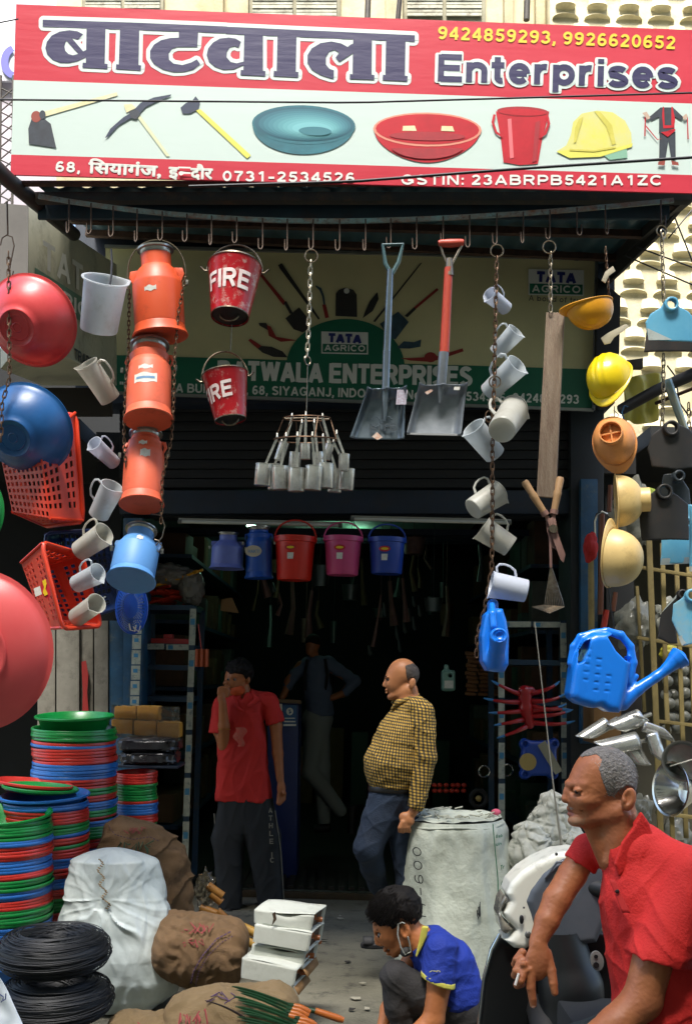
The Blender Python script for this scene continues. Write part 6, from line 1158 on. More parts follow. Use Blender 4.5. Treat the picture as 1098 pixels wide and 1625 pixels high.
lone_tub('green tub crowning the front left stack, open to the sky at the left edge', 'g', 8, 1292, 72, 4.9, (.1, -.03, 0), .08)
lone_tub('red tub tipped over the leaning stack, seen edge on', 'r', 55, 1243, 60, 5.25, (-.02, .09, 0), .04); lone_tub('green rimmed tub lying over the tipped red one', 'g', 65, 1250, 58, 5.15, (.0, .06, 0), .02)
# yellow blocks and dark packs
m_soap = mat('yellow_block', '#b8862e', .5, col2='#a37424', ns=8, bump=.1, bs=30); m_blackwrap = mat('black_plastic_wrap', '#191a1c', .22, bump=.9, bs=22, col2='#2a2b2e', ns=12)
def wbox(name, lab, cat, pts, ext, m, bev=.004, group=None, par=None):
    e = Vector(ext); g = MB(); a_, b_, c_, d_ = pts; g.hexa([d_, c_, c_ + e, d_ + e, a_, b_, b_ + e, a_ + e]); o = g.build(name, m, par, bevel=bev, loc=None if par else d_)
    if not par: tag(o, lab, cat, group)
    return o
def fpx(Y, *q): return [P(x, y, Y) for x, y in q]
for k, (x0, y0, x1, y1, lab) in enumerate(((182, 1120, 217, 1140, 'left one of the upper two'), (218, 1120, 253, 1142, 'right one of the upper two'), (177, 1141, 212, 1164, 'left one of the lower three'), (213, 1143, 249, 1167, 'middle one of the lower three'), (250, 1146, 285, 1170, 'right one of the lower three'))):
    wbox('wrapped_block', 'yellow block under clear film, ' + lab, 'block', fpx(6.1, (x0, y0), (x1, y0 + 1), (x1, y1 + 1), (x0, y1)), (0, .14, 0), m_soap, .012)
F = Fr(230, 1145, 6.09); g = MB(); g.grid(lambda u, v: F(178 + 108 * u, 1118 + 52 * v + 4 * u, -3 - 2.2 * noise.noise(Vector((u * 9, v * 6, 1)))), 30, 16); tag(g.build('clear_film', mat('clear_film', '#b8b09a', .08, glass=.95, bump=.4, bs=30), loc=F(178, 1170)), 'clear shiny film stretched over the yellow blocks', 'film')
crumple('wrapped_pack', 'long pack in shiny black plastic directly under the yellow blocks', 'pack', Fr(232, 1182, 6.0), (232, 1183, 40), (50, 13, 42), m_blackwrap, .07, 11, sq=.5)
crumple('wrapped_pack', 'lower pack in crumpled black plastic above the short tub stack', 'pack', Fr(232, 1204, 6.0), (232, 1204, 40), (48, 12, 42), m_blackwrap, .09, 14, sq=.5)
wbox('pack_shelf', 'dark shelf board carrying the black packs', 'shelf', fpx(6.0, (184, 1214), (282, 1216), (282, 1220), (184, 1218)), (0, .3, 0), m_navy, .002)
# ================================================================ sacks
m_burlap = mat('burlap', '#84684a', .95, col2='#6a5236', ns=7, mix=.5, bump=1., bs=320, dirt='#3a2c1c', ds=9, damt=.65); m_wsack = mat('white_woven_sack', '#c3ccca', .42, col2='#aab6b6', ns=4, bump=.15, bs=40); m_ink = mat('purple_marker_ink', '#4a3450', .8); m_pinkink = mat('red_marker_ink', '#8e3a3c', .8); m_gink = mat('green_marker_ink', '#1f4a34', .8); m_thread = mat('sewing_thread', '#7d6a4a', .8)
def interp(rows, y):
    ys = [r[0] for r in rows]
    if y <= ys[0]: return rows[0][1:]
    for a_, b_ in zip(rows[:-1], rows[1:]):
        if y <= b_[0]: t_ = (y - a_[0]) / (b_[0] - a_[0]); t_ = t_ * t_ * (3 - 2 * t_) * .4 + t_ * .6; return tuple(p + (q - p) * t_ for p, q in zip(a_[1:], b_[1:]))
    return rows[-1][1:]
def sack(lab, F, rows, dr, m, disp, name='sack', n=110, k=90, group=None, tex=None):
    """rows: (y, xl, xr); dr: depth/width ratio; disp(a, t, x, y) -> px outward"""
    y0, y1 = rows[0][0], rows[-1][0]; g = MB()
    def f(u, v):
        y = y0 + (y1 - y0) * v; xl, xr = interp(rows, y); r = (xr - xl) / 2; c = (xl + xr) / 2; e = min(1, max(v / .07, 0)) ** .5 * min(1, (1 - v) / .04 if v > .96 else 1) ** .5
        a_ = 2 * math.pi * u; d = disp(a_, v, c + r * math.cos(a_), y); R_ = max(0, r * e + d * e); return F(c + R_ * math.cos(a_), y, R_ * dr * math.sin(a_))
    g.grid(f, n, k, cu=True); t = thing('sack', lab, 'sack', F((rows[-1][1] + rows[-1][2]) / 2, y1), group); g.build('cloth', m, t, angle=50); return t, f
F = Fr(190, 1480, 4.95)
def wd(a_, v, x, y):
    # gathered seam running down the front from the tie, folds fanning from it
    fr = -math.cos(a_ + math.pi / 2); da = math.atan2(math.sin(a_ + math.pi / 2), math.cos(a_ + math.pi / 2)); d = math.hypot(x - 178, (y - 1415)); th_ = math.atan2(x - 178, y - 1415 + 1e-3)
    fl = 1 if math.sin(a_) < .25 else .35; ra = noise.noise(Vector((d * .02, th_ * 1.5, 4))) * 1.4; rdg = lambda f_, o_: (1 - min(1, 2.2 * abs(math.sin(th_ * f_ + o_ + ra)))) ; dn = .45 + .75 * max(0, math.cos(th_)); fan = fl * dn * (4.4 * rdg(4.3, .4) * math.exp(-((d - 70) / 75) ** 2) + 2.4 * rdg(7.3, 1.7) * math.exp(-((d - 45) / 50) ** 2) + 1.2 * rdg(12, .9) * math.exp(-((d - 100) / 60) ** 2) * (noise.noise(Vector((th_ * 2, d * .03, 9))) + .5))
    s = -6 * math.exp(-((x - 176 - 6 * math.sin(y * .03)) / 5) ** 2) * (1 if math.sin(a_) < 0 and y < 1430 else 0); q = Vector((x * .02, y * .012, math.sin(a_) * 2)); vd = noise.voronoi(Vector((x * .022, y * .012, math.sin(a_) * 1.5)))[0]
    return fan + s + 7 * noise.noise(q) + 8 * (vd[1] - vd[0]) + 2.2 * (1 - 3 * abs(noise.noise(Vector((x * .05, y * .02, 5 + math.sin(a_)))))) + .8 * noise.noise(q * 6)
t, ff = sack('big bulging white plastic sack sewn shut in front of the tub stacks', F, [(1343, 128, 228), (1352, 118, 240), (1380, 112, 252), (1420, 106, 264), (1470, 98, 279), (1510, 100, 288), (1545, 112, 287), (1575, 128, 272), (1597, 142, 245), (1606, 155, 225)], .72, m_wsack, wd, n=220, k=150)
g = MB()
for i in range(26):
    y = 1352 + i * 3.0; x = 170 + i * .55 + 4 * math.sin(i * .9); w_ = -66 + abs(y - 1430) * .02
    p = F(x, y, -58 - 12 * math.sin(i / 26 * 3)); g.tube([p, F(x + 4, y + 1.5, -60 - 12 * math.sin(i / 26 * 3))], .003, 4)
g.build('stitching', m_thread, t)
F = Fr(230, 1370, 5.35)
def bd(a_, v, x, y):
    vd = noise.voronoi(Vector((x * .03 + .4 * noise.noise(Vector((x * .05, y * .05, 1))), y * .016, math.sin(a_) * 1.2)))[0]; fo = 1 - min(1, 2.6 * abs(math.sin(x * .055 + y * .02 + 2.2 * noise.noise(Vector((x * .02, y * .02, 7)))))); return 6 * fo + 6 * (vd[1] - vd[0]) - 3 + 6 * noise.noise(Vector((x * .03, y * .02, math.sin(a_)))) + 4 * (1 - 2 * abs(noise.noise(Vector((x * .05, y * .03, 3 + math.sin(a_)))))) + 1.5 * noise.noise(Vector((x * .12, y * .1, math.sin(a_) * 4)))
t, _ = sack('upright brown burlap sack with green marks slumped behind the white one', F, [(1293, 178, 205), (1300, 170, 228), (1312, 165, 262), (1330, 162, 275), (1350, 160, 296), (1380, 165, 303), (1420, 170, 304), (1460, 175, 305), (1500, 185, 300)], .7, m_burlap, bd)
def marks(par, F, cx, cy, w_, h_, m, W=-1, n=6, seed=1, r=.0022, name='marking', wf=None):
    rnd = random.Random(seed); g = MB()
    for i in range(n):
        x = cx - w_ / 2 + w_ * (i + .5) / n; q = [(x + rnd.uniform(-w_ / n, w_ / n), cy + rnd.uniform(-h_ / 2, h_ / 2)) for _ in range(4)]
        g.tube([F(a_, b_, wf(a_, b_) if wf else W) for a_, b_ in q], r, 4)
    return g.build(name, m, par)
def stitches(par, F, pts, m, wf, dash=3., gap=2., r=.0018, name='stitching'):
    g = MB(); L = 0
    for (x0, y0), (x1, y1) in zip(pts[:-1], pts[1:]):
        d = math.hypot(x1 - x0, y1 - y0); n = max(1, int(d / (dash + gap)))
        for i in range(n):
            a_ = i / n; b_ = a_ + dash / (dash + gap) / n; p = [(x0 + (x1 - x0) * s, y0 + (y1 - y0) * s) for s in (a_, b_)]; g.tube([F(x, y, wf(x, y)) for x, y in p], r, 4)
    return g.build(name, m, par)
# surface helper: depth of sack front
def front_w(rows, dr):
    def f(x, y):
        xl, xr = interp(rows, y); r = (xr - xl) / 2; c = (xl + xr) / 2; k = max(0, 1 - ((x - c) / max(r, 1)) ** 2); return -r * dr * math.sqrt(k) - 6
    return f
rw = front_w([(1293, 178, 205), (1300, 170, 228), (1312, 165, 262), (1330, 162, 275), (1350, 160, 296), (1500, 165, 303)], .7)
stitches(t, F, [(178, 1306), (190, 1318), (220, 1325), (245, 1322), (260, 1330)], m_ink, rw); marks(t, F, 225, 1338, 50, 22, m_gink, wf=rw, seed=4, r=.003); marks(t, F, 222, 1312, 30, 10, m_pinkink, wf=rw, seed=5, r=.002)
# lying burlap bag
F = Fr(330, 1505, 4.9)
def bag(lab, c, r, rot, m, seed, F, amp=.085, sq=.75, n=130, k=70, end=True, group=None):
    t = thing('sack', lab, 'sack', F(c[0], c[1] + r[1]), group); cr, sr = math.cos(R(rot)), math.sin(R(rot)); sv = Vector((seed * 2.3, seed, 1))
    def f(u, v):
        a_ = 2 * math.pi * u; s = -1 + 2 * v; pr = (1 - abs(s) ** 5) ** .34; d = Vector((s * 1.5, math.cos(a_), math.sin(a_))); q = 1 + amp * (noise.noise(d * 1.6 + sv) + .6 * (1 - 2.2 * abs(noise.noise(d * 3.1 + sv))) + .2 * noise.noise(d * 9 + sv) + .55 * (lambda w_: w_[1] - w_[0])(noise.voronoi(Vector((d.x * 1.1, d.y * 1.7, d.z * 1.7)) + sv + Vector((noise.noise(d * 3), 0, 0)) * .4)[0])) + .045 * math.cos(a_ * 11 + 3 * noise.noise(d + sv)) * abs(s) ** 3 - .05 * (1 - min(1, 3 * abs(math.sin(a_ * 2.5 + 2 * noise.noise(d * 1.3 - sv) + s))))
        x = s * r[0]; y = -pr * r[1] * math.cos(a_) * q; w_ = pr * r[2] * math.sin(a_) * q; return F(c[0] + x * cr - y * sr, c[1] + x * sr + y * cr, c[2] + w_)
    g = MB(); g.grid(f, n, k, cu=True); g.build('cloth', m, t, angle=50); return t
t = bag('brown burlap bag lying beside the white boxes with a frayed sewn mouth', (318, 1508, 0), (75, 56, 60), 12, m_burlap, 3, F)
wfl = lambda x, y: -60 * math.sqrt(max(0.05, 1 - ((y - 1508) / 62) ** 2)) * math.sqrt(max(.15, 1 - ((x - 318) / 82) ** 2)) - 5
stitches(t, F, [(311, 1545), (316, 1525), (330, 1500), (350, 1477), (372, 1468)], m_ink, wfl, 3.4, 1.4, .0032); stitches(t, F, [(318, 1548), (324, 1525), (338, 1500), (358, 1482), (376, 1474)], m_ink, wfl, 2, 2, .002)
marks(t, F, 312, 1462, 60, 16, m_pinkink, wf=wfl, n=9, seed=8, r=.0025); marks(t, F, 318, 1482, 30, 14, m_pinkink, wf=wfl, n=4, seed=9, r=.0025)
g = MB(); rnd = random.Random(5)
for i in range(120):
    x = rnd.uniform(302, 348); y = 1548 + rnd.uniform(-6, 14) + (340 - x) * .1 * 0; w_ = wfl(x, min(y, 1560)) * .6; g.tube([F(x, y, w_), F(x + rnd.uniform(-4, 4), y + rnd.uniform(3, 12), w_ - 2), F(x + rnd.uniform(-8, 8), y + rnd.uniform(8, 16), w_ - rnd.uniform(0, 6))], .0012, 3)
tag(g.build('frayed_fringe', m_thread, t), kind='stuff')
F = Fr(330, 1610, 4.3)
t = bag('pale burlap bag with red scrawl under the green sickles', (370, 1628, 0), (110, 62, 70), -6, mat('pale_burlap', '#907a58', .95, col2='#7a6646', ns=7, bump=1., bs=320), 6, F)
wf2 = lambda x, y: -72 * math.sqrt(max(.1, 1 - ((y - 1628) / 66) ** 2)) - 3; marks(t, F, 320, 1600, 50, 40, m_pinkink, wf=wf2, n=9, seed=18, r=.0028); marks(t, F, 355, 1572, 40, 14, m_ink, wf=wf2, n=4, seed=21, r=.0025)
t = bag('low burlap bag with red scrawl at the bottom edge beside the wire coils', (245, 1650, -10), (75, 46, 60), 4, mat('pale_burlap', '#7f6a4a'), 9, F); marks(t, F, 250, 1618, 70, 22, m_pinkink, wf=lambda x, y: -68 * math.sqrt(max(.1, 1 - ((y - 1650) / 50) ** 2)) - 10, n=9, seed=31, r=.0028)
# wrapped handles beside the burlap
F = Fr(330, 1410, 5.5); crumple('plastic_bag', 'knotted clear plastic wrap over handles beside the upright burlap sack', 'plastic bag', F, (325, 1418, 10), (16, 34, 18), mat('clear_film', '#b8b09a'), .25, 21, n=36, k=24); 
for k, (x0, y0, x1, y1) in enumerate(((330, 1405, 354, 1422), (335, 1418, 352, 1432), (318, 1440, 350, 1452), (345, 1445, 362, 1462))): g = MB(); g.tube([F(x0, y0), F(x1, y1)], F.s * 6.5, 10); tag(g.build('wooden_shaft', mat('varnished_wood', '#8a5a2c', .3, col2='#a87838', ns=10), loc=F(x0, y0)), ['varnished handle end poking from the knotted plastic, uppermost', 'varnished handle end just under the uppermost one', 'long brown handle low by the burlap sack', 'orange handle stub nearest the boy’s foot'][k].replace('’', ''), 'tool handle')
F = Fr(390, 1470, 5.2)
for k, (x0, y0, x1, y1) in enumerate(((374, 1467, 410, 1483), (378, 1486, 406, 1500))): g = MB(); g.tube([F(x0, y0, 2), F(x1, y1, 2)], F.s * 7.5, 12); tag(g.build('paper_roll', mat('golden_wrap', '#b08a42', .4, col2='#8a6a30', ns=12), loc=F(x0, y0)), ['upper', 'lower'][k] + ' golden wrapped roll between burlap bag and white boxes', 'roll')
# ================================================================ white boxes
m_card = mat('white_carton', '#b9bdb4', .75, col2='#a8aca2', ns=5, dirt='#7d776a', ds=9, damt=.35, bump=.1, bs=40); m_inbox = mat('carton_inside', '#3a2a1a', .9); m_rwood = mat('turned_red_wood', '#8a4a22', .35, col2='#a8622e', ns=12)
bx = [((404, 1444), (499, 1453), (494, 1480), (404, 1464), 4.72, 'topmost crushed white carton with a torn front, of the pile of four'), ((405, 1467), (495, 1482), (490, 1510), (402, 1494), 4.70, 'second white carton from the top of the pile of four'), ((401, 1499), (486, 1514), (481, 1538), (397, 1523), 4.72, 'third white carton from the top, dented along its lid'), ((385, 1520), (472, 1538), (467, 1566), (383, 1551), 4.66, 'lowest white carton on the ground with its end flap open')]
for k, (a_, b_, c_, d_, Y, lab) in enumerate(bx):
    A, B_, C_, D_ = fpx(Y, a_, b_, c_, d_); ve = Vector((.05, .16, .012)); t = thing('carton', lab, 'carton', D_)
    tag(t, group=None); n = (B_ - A).cross(D_ - A).normalized(); g = MB()
    def face(p0, p1, p2, p3, dent): g.grid(lambda u, v: lerp4(p0, p1, p2, p3, u, v) + dent(u, v), 16, 9)
    z = lambda u, v: Vector((0, 0, 0)); dn = (lambda u, v: Vector((0, .012 * math.exp(-((u - .55) / .2) ** 2 - (v / .25) ** 2), -.01 * math.exp(-((u - .55) / .2) ** 2 - (v / .4) ** 2)))) if k in (0, 2) else z
    face(A, B_, C_, D_, dn); face(A + ve, B_ + ve, B_, A, lambda u, v: Vector((0, 0, .004 * math.sin(5 * u + 3 * v + k)))); face(D_, C_, C_ + ve, D_ + ve, z); face(A, D_, D_ + ve, A + ve, z); face(A + ve, B_ + ve, C_ + ve, D_ + ve, z); g.build('panel', m_card, t, angle=25, solid=.003)
    ins = .02; g = MB(); q = [B_, B_ + ve, C_ + ve, C_]; g.poly([p.lerp(sum(q, Vector()) / 4, .06) - Vector((.014, 0, 0)) for p in q]); g.build('end_opening', m_inbox, t)
    g = MB(); fl = [C_, C_ + ve, C_ + ve + Vector((.015, 0, -.03)), C_ + Vector((.02, -.01, -.03))]
    if k in (2, 3): g.poly(fl); g.build('end_flap', mat('brown_carton', '#7a5a34', .8), t, solid=.002)
    for j in range(2): g = MB(); p = B_.lerp(C_ + ve, .3 + .35 * j); g.tube([p - Vector((.1, 0, 0)), p + Vector((-.004 + .012 * j, 0, 0))], .012, 10); tag(g.build('wooden_shaft', m_rwood, loc=p), ['upper', 'lower'][j] + ' turned wooden handle inside the ' + ['topmost', 'second', 'third', 'lowest'][k] + ' white carton', 'tool handle')
F = Fr(425, 1455, 4.69); g = MB(); g.poly([F(*q, 0) for q in [(437, 1447), (439, 1459), (431, 1470), (434, 1458), (432, 1450)]], (0, .002, 0)); tag(g.build('torn_slit', m_inbox, bpy.data.objects['carton']))
F = Fr(500, 1500, 4.9); g = MB(); g.lathe([(0, 0), (.3, .02), (.35, .2), (.25, .5), (.3, .8), (.2, 1), (0, 1)], 14, axis_frame(F(494, 1497), F(510, 1493), (0, 0, 1), 1.0)); tag(g.build('wooden_finial', m_rwood, loc=F(500, 1500)), 'turned wooden knob behind the second carton', 'finial')
# ================================================================ wire coils
m_coil = mat('black_annealed_wire', '#16181a', .55, metal=.3, col2='#26282a', ns=9)
for (cx, cy, rx, ry, ht, Y, sd_, lab) in ((86, 1500, 66, 22, 22, 4.25, 1, 'upper black wire coil with an open oval middle at the lower left'), (90, 1575, 62, 21, 24, 4.25, 2, 'lower black wire coil beneath the open one')):
    F = Fr(cx, cy, Y); t = thing('wire_coil', lab, 'wire coil', F(cx, cy + ht + 10)); rnd = random.Random(sd_); g = MB()
    g.grid(lambda u, v: F(cx + (60 * .98 + 27 * math.cos(2 * math.pi * v)) * math.cos(2 * math.pi * u), cy + 8 + 27 * (-math.sin(2 * math.pi * v)) * .95 + math.sin(2 * math.pi * u) * 0, (60 + 27 * math.cos(2 * math.pi * v)) * math.sin(2 * math.pi * u)), 60, 16, cu=True, cv=True); g.build('core', m_coil, t)
    for i in range(110):
        a0 = rnd.uniform(0, 6.28); ph = rnd.uniform(0, 6.28); R1 = 60 + rnd.uniform(-2, 2); rr = 28 + rnd.uniform(-.5, 1.8); wv = rnd.uniform(.05, .5); tl = rnd.uniform(-1.2, 1.2); g = MB() if i == 0 else g
        pts = []
        for j in range(40):
            u = a0 + 6.28 * j / 39; v = ph + wv * math.sin(u * 1 + tl) + tl * .2 * math.sin(2 * u); pts.append(F(cx + (R1 + rr * math.cos(v)) * math.cos(u), cy + 8 - (rr + 1.5) * math.sin(v), (R1 + rr * math.cos(v)) * math.sin(u)))
        g.tube(pts, .0016, 4, cap=False)
    tag(g.build('wire_strands', m_coil, t), kind='stuff')
# corner sheet bottom left
F = Fr(20, 1590, 3.9); g = MB()
g.grid(lambda u, v: F(-70 + (62 + 76 * v) * u + 0 * v, 1500 + (30 * u + 150 * v) , -12 * noise.noise(Vector((u * 3, v * 3, 7))) - 10 * (1 - 2 * abs(noise.noise(Vector((u * 2.1, v * 1.5, 3)))))), 40, 40); t = thing('sack', 'white plastic sack corner with blue pen marks at the bottom left edge', 'sack', F(0, 1625)); g.build('cloth', mat('white_sheet', '#c5cfd6', .45, bump=.2, bs=20), t, solid=.003)
marks(t, F, 10, 1576, 16, 20, mat('blue_pen_ink', '#22306c', .7), W=-24, n=3, seed=41, r=.0018)
# ================================================================ green sickles
m_gpaint = mat('dark_green_paint', '#0e3a1c', .4, col2='#0a2612', ns=14, dirt='#1a1208', ds=20, damt=.6); m_ohandle = mat('orange_varnished_handle', '#b0652a', .3, col2='#8a4418', ns=14, stretch=(8, 8, 30))
F = Fr(440, 1600, 4.15)
for k in range(13):
    y0 = 1566 + k * 4.4; x0 = 368 + (k % 3) * 6 + k * 1.2; x1 = 462 + k * 2.5 - (k % 4) * 5; y1 = 1594 + k * 4.2; t = thing('hand_sickle', 'green painted serrated sickle in the bundle on the pale burlap bag', 'sickle', F(x0, y0), 'green sickles bundled on the burlap bag')
    g = MB(); n = 9; top = [(x0 + (x1 - x0) * i / n, y0 + (y1 - y0) * i / n - 3.4 * math.sin(math.pi * (i / n) ** .7)) for i in range(n + 1)]; bot = [(x0 + (x1 - x0) * i / n + 1, y0 + (y1 - y0) * i / n + 4.4 * (i / n) ** .5 - 2.6 * math.sin(math.pi * i / n)) for i in range(n, 0, -1)]
    g.poly([F(x, y, -k * 3) for x, y in top + bot], (0, .006, .002)); g.build('blade', m_gpaint, t, smooth=False)
    g = MB(); g.tube([F(x1 - 4, y1, -k * 3), F(x1 + 6, y1 + 2, -k * 3)], F.s * 3.2, 8); g.build('ferrule', m_gpaint, t)
    g = MB(); L = 44 if k in (6, 9, 12) else 30; g.tube([F(x1 + 4, y1 + 2, -k * 3), F(x1 + 14, y1 + 4.5, -k * 3), F(x1 + L * .8, y1 + 10, -k * 3), F(x1 + L, y1 + 13, -k * 3)], [F.s * q for q in (4, 5, 5.6, 4.2)], 10); g.build('handle', m_ohandle, t)
F = Fr(480, 1590, 4.3); t = thing('hand_hoe', 'black bladed weeder with green neck and orange handle pointing right on the ground', 'weeder', F(545, 1615)); g = MB(); g.poly([F(*q) for q in [(418, 1577), (455, 1582), (470, 1590), (475, 1600), (462, 1603), (452, 1592), (425, 1583)]], (0, .006, 0)); g.build('blade', m_shblack, t, bevel=.001)
g = MB(); g.tube([F(470, 1597), F(501, 1605)], F.s * 4, 10); g.build('neck', m_gpaint, t); g = MB(); g.tube([F(500, 1604), F(512, 1608), F(536, 1616), F(545, 1619)], [F.s * q for q in (5, 5.5, 5.8, 4.5)], 12); g.build('handle', m_ohandle, t)
F = Fr(360, 1605, 4.1); g = MB(); g.grid(lambda u, v: F(325 + 75 * u + 2 * v, 1587 + 30 * u * u * .6 + 16 * u + (2 + 5 * u) * v, 2 * math.sin(3 * u)), 20, 3); tag(g.build('curved_blade', mat('dark_rust_blade', '#2c2320', .4, metal=.5), loc=F(330, 1588), solid=.003), 'long thin curved rusty blade lying left of the green sickles', 'blade')
F = Fr(592, 1495, 4.6); t = thing('sandal', 'black rubber sandal on the ground in front of the crouching man', 'sandal', F(590, 1505)); sculpt('sole', mat('black_rubber', '#0d0d0d'), t, F, lambda p: s_ext(s_ell(np.stack([p[:, 0], p[:, 2], p[:, 1]], 1), (594, 0, 1499), (22, 10, 30)), p[:, 1], 1500, 4.5, 2), (566, 1490, -16), (622, 1508, 16), 1.5)
g = MB(); g.grid(lambda u, v: F(576 + 16 * u, 1498 - 12 * math.sin(math.pi * v), 9 * math.cos(math.pi * v)), 6, 12); g.build('strap', mat('black_rubber', '#0d0d0d'), t, solid=.004)
# ================================================================ drum in white sack
m_drumsack = mat('greyish_woven_sack', '#bcc2b6', .6, col2='#a3aa9e', ns=3, dirt='#7a7c70', ds=5, damt=.45, bump=.35, bs=60)
F = Fr(718, 1400, 5.45); cx = 716
def ds_(a_, v, x, y): return 5 * (1 - 2.2 * abs(noise.noise(Vector((math.cos(a_) * 2.4, math.sin(a_) * 2.4, y * .006))))) + 4 * noise.noise(Vector((math.cos(a_) * 1.6, math.sin(a_) * 1.6, y * .012 + 4))) + 1.6 * noise.noise(Vector((math.cos(a_) * 9, math.sin(a_) * 9, y * .05)))
t = thing('wrapped_drum', 'tall drum wrapped in a white woven sack with handwritten numbers', 'drum', F(716, 1590)); g = MB()
def df(u, v):
    a_ = 2 * math.pi * u; y = 1296 + 276 * v; r = 80 + 3 * min(1, v * 20) + (10 * max(0, math.cos(a_)) * min(1, v * 3)) + 4 * v; r += ds_(a_, v, 0, y) * min(1, v * 12 + .15); return F(cx + r * math.cos(a_), y, r * math.sin(a_))
g.grid(df, 120, 80, cu=True)
def dt(u, v): a_ = 2 * math.pi * u; r = 80 * (1 - v); h_ = 3.5 * abs(math.sin(a_ * 13 + 3 * math.sin(a_ * 3))) * math.sin(math.pi * min(1, v * 2.2)) + 5 * noise.noise(Vector((math.cos(a_) * 3 * (1 - v), math.sin(a_) * 3 * (1 - v), 1))); return F(cx + r * math.cos(a_), 1296 - 2 - h_, r * math.sin(a_))
g.grid(dt, 120, 14, cu=True); g.build('sack_cover', m_drumsack, t, angle=50)
g = MB(); g.tube([F(cx + 83 * math.cos(a_), 1303 + 1.5 * math.sin(5 * a_), 83 * math.sin(a_)) for a_ in np.linspace(0, 6.28, 49)[:-1]], .006, 6, closed=True); g.build('rim_fold', m_drumsack, t)
g = MB(); rnd = random.Random(3)
for i in range(46):
    a_ = rnd.uniform(-2.6, -.3) if i % 2 else rnd.uniform(0, 6.28); r = rnd.uniform(40, 80); p = (cx + r * math.cos(a_), 1290 - rnd.uniform(0, 4), r * math.sin(a_)); g.tube([F(*p), F(p[0] + rnd.uniform(-8, 8), p[1] - rnd.uniform(0, 3), p[2] + rnd.uniform(-6, 6)), F(p[0] + rnd.uniform(-14, 14), p[1] + 1, p[2])], .0035, 5)
tag(g.build('torn_edge', mat('frayed_white_strip', '#a9ab9e', .7), t), kind='stuff')
cyl = lambda x, y, l: F(x, y, -math.sqrt(max(4, 92 ** 2 - (x - cx) ** 2)) - 5 - l * 300)
g = MB(); flat2d(g, text2d('17-600', 670, 1446, 662, 1330, 14, 0, half=.055, vert=(-1, 0)), cyl); g.build('handwriting', mat('black_marker', '#14151a', .8), t, smooth=False)
g = MB(); g.tube([cyl(771, 1296, 0), cyl(775, 1340, 0), cyl(779, 1380, 0), cyl(780, 1445, 0), cyl(788, 1446, 0)], .0025, 5); g.build('printed_line', mat('green_print', '#1f6a48', .7), t)
for s, x, y, w_, h_ in (('Bab', 776, 1318, 12, 5), ('uin', 776, 1330, 10, 5), ('Toobobi', 784, 1368, 26, 7), ('Antiba', 784, 1392, 26, 7), ('Ep', 788, 1412, 12, 9)): g = MB(); flat2d(g, text2d(s, x, y, x + w_, y, h_, 0), cyl); g.build('printed_word', mat('green_print', '#1f6a48'), t, smooth=False)
marks(t, F, 748, 1424, 6, 30, mat('black_marker', '#14151a'), wf=lambda x, y: -math.sqrt(max(4, 92 ** 2 - (x - cx) ** 2)) - 5, n=4, seed=77, r=.0018); g = MB(); g.ell(F(786, 1287, -10), (F.s * 8, F.s * 8, F.s * 6)); g.build('pink_knot', mat('pink_cloth', '#b8506a', .8), t)
F = Fr(860, 1320, 5.5)
m_dull = mat('dull_white_sack', '#b9bcb2', .55, col2='#989b92', ns=4, bump=.3, bs=40, dirt='#6f6c62', ds=6, damt=.4)
for rows, sd_, lab in (([(1252, 866, 884), (1262, 854, 896), (1285, 842, 908), (1315, 834, 922), (1345, 826, 934), (1378, 822, 938)], 3, 'crumpled white sack heap, tallest behind the scooter headlamp'), ([(1302, 826, 846), (1312, 814, 862), (1335, 804, 880), (1355, 802, 892), (1385, 804, 896)], 7, 'crumpled white sack low beside the wrapped drum'), ([(1318, 896, 914), (1330, 884, 928), (1360, 876, 940), (1390, 872, 944)], 11, 'crumpled white sack fold partly behind the seated man chin')):
    def cd_(a_, v, x, y):
        w_ = .6 * noise.noise(Vector((x * .04, y * .04, sd_))); vd = noise.voronoi(Vector((x * .045 + w_, y * .03 + w_, math.sin(a_) * 1.6 + sd_)))[0]; ve = noise.voronoi(Vector((x * .09, y * .08 + w_, math.sin(a_) * 2 + sd_)))[0]; return 13 * (vd[1] - vd[0]) + 6 * (ve[1] - ve[0]) + 8 * noise.noise(Vector((x * .03, y * .03, math.sin(a_) + sd_))) - 7
    sack(lab, Fr(868, 1320, 5.5 - sd_ * .02), rows, .7, m_dull, cd_, 'sack', 130, 90)
g = MB(); F = Fr(870, 1150, 5.2); g.tube([F(848, 985), F(862, 1110), F(878, 1250), F(890, 1338)], [.0025, .003, .004, .006], 6); g.tube([F(878, 1250), F(890, 1338)], [.004, .0075], 6); tag(g.build('fibre_rod', mat('pale_rod', '#8f8c80', .4), loc=F(890, 1338)), 'long thin pale rod leaning up from behind the scooter', 'rod')
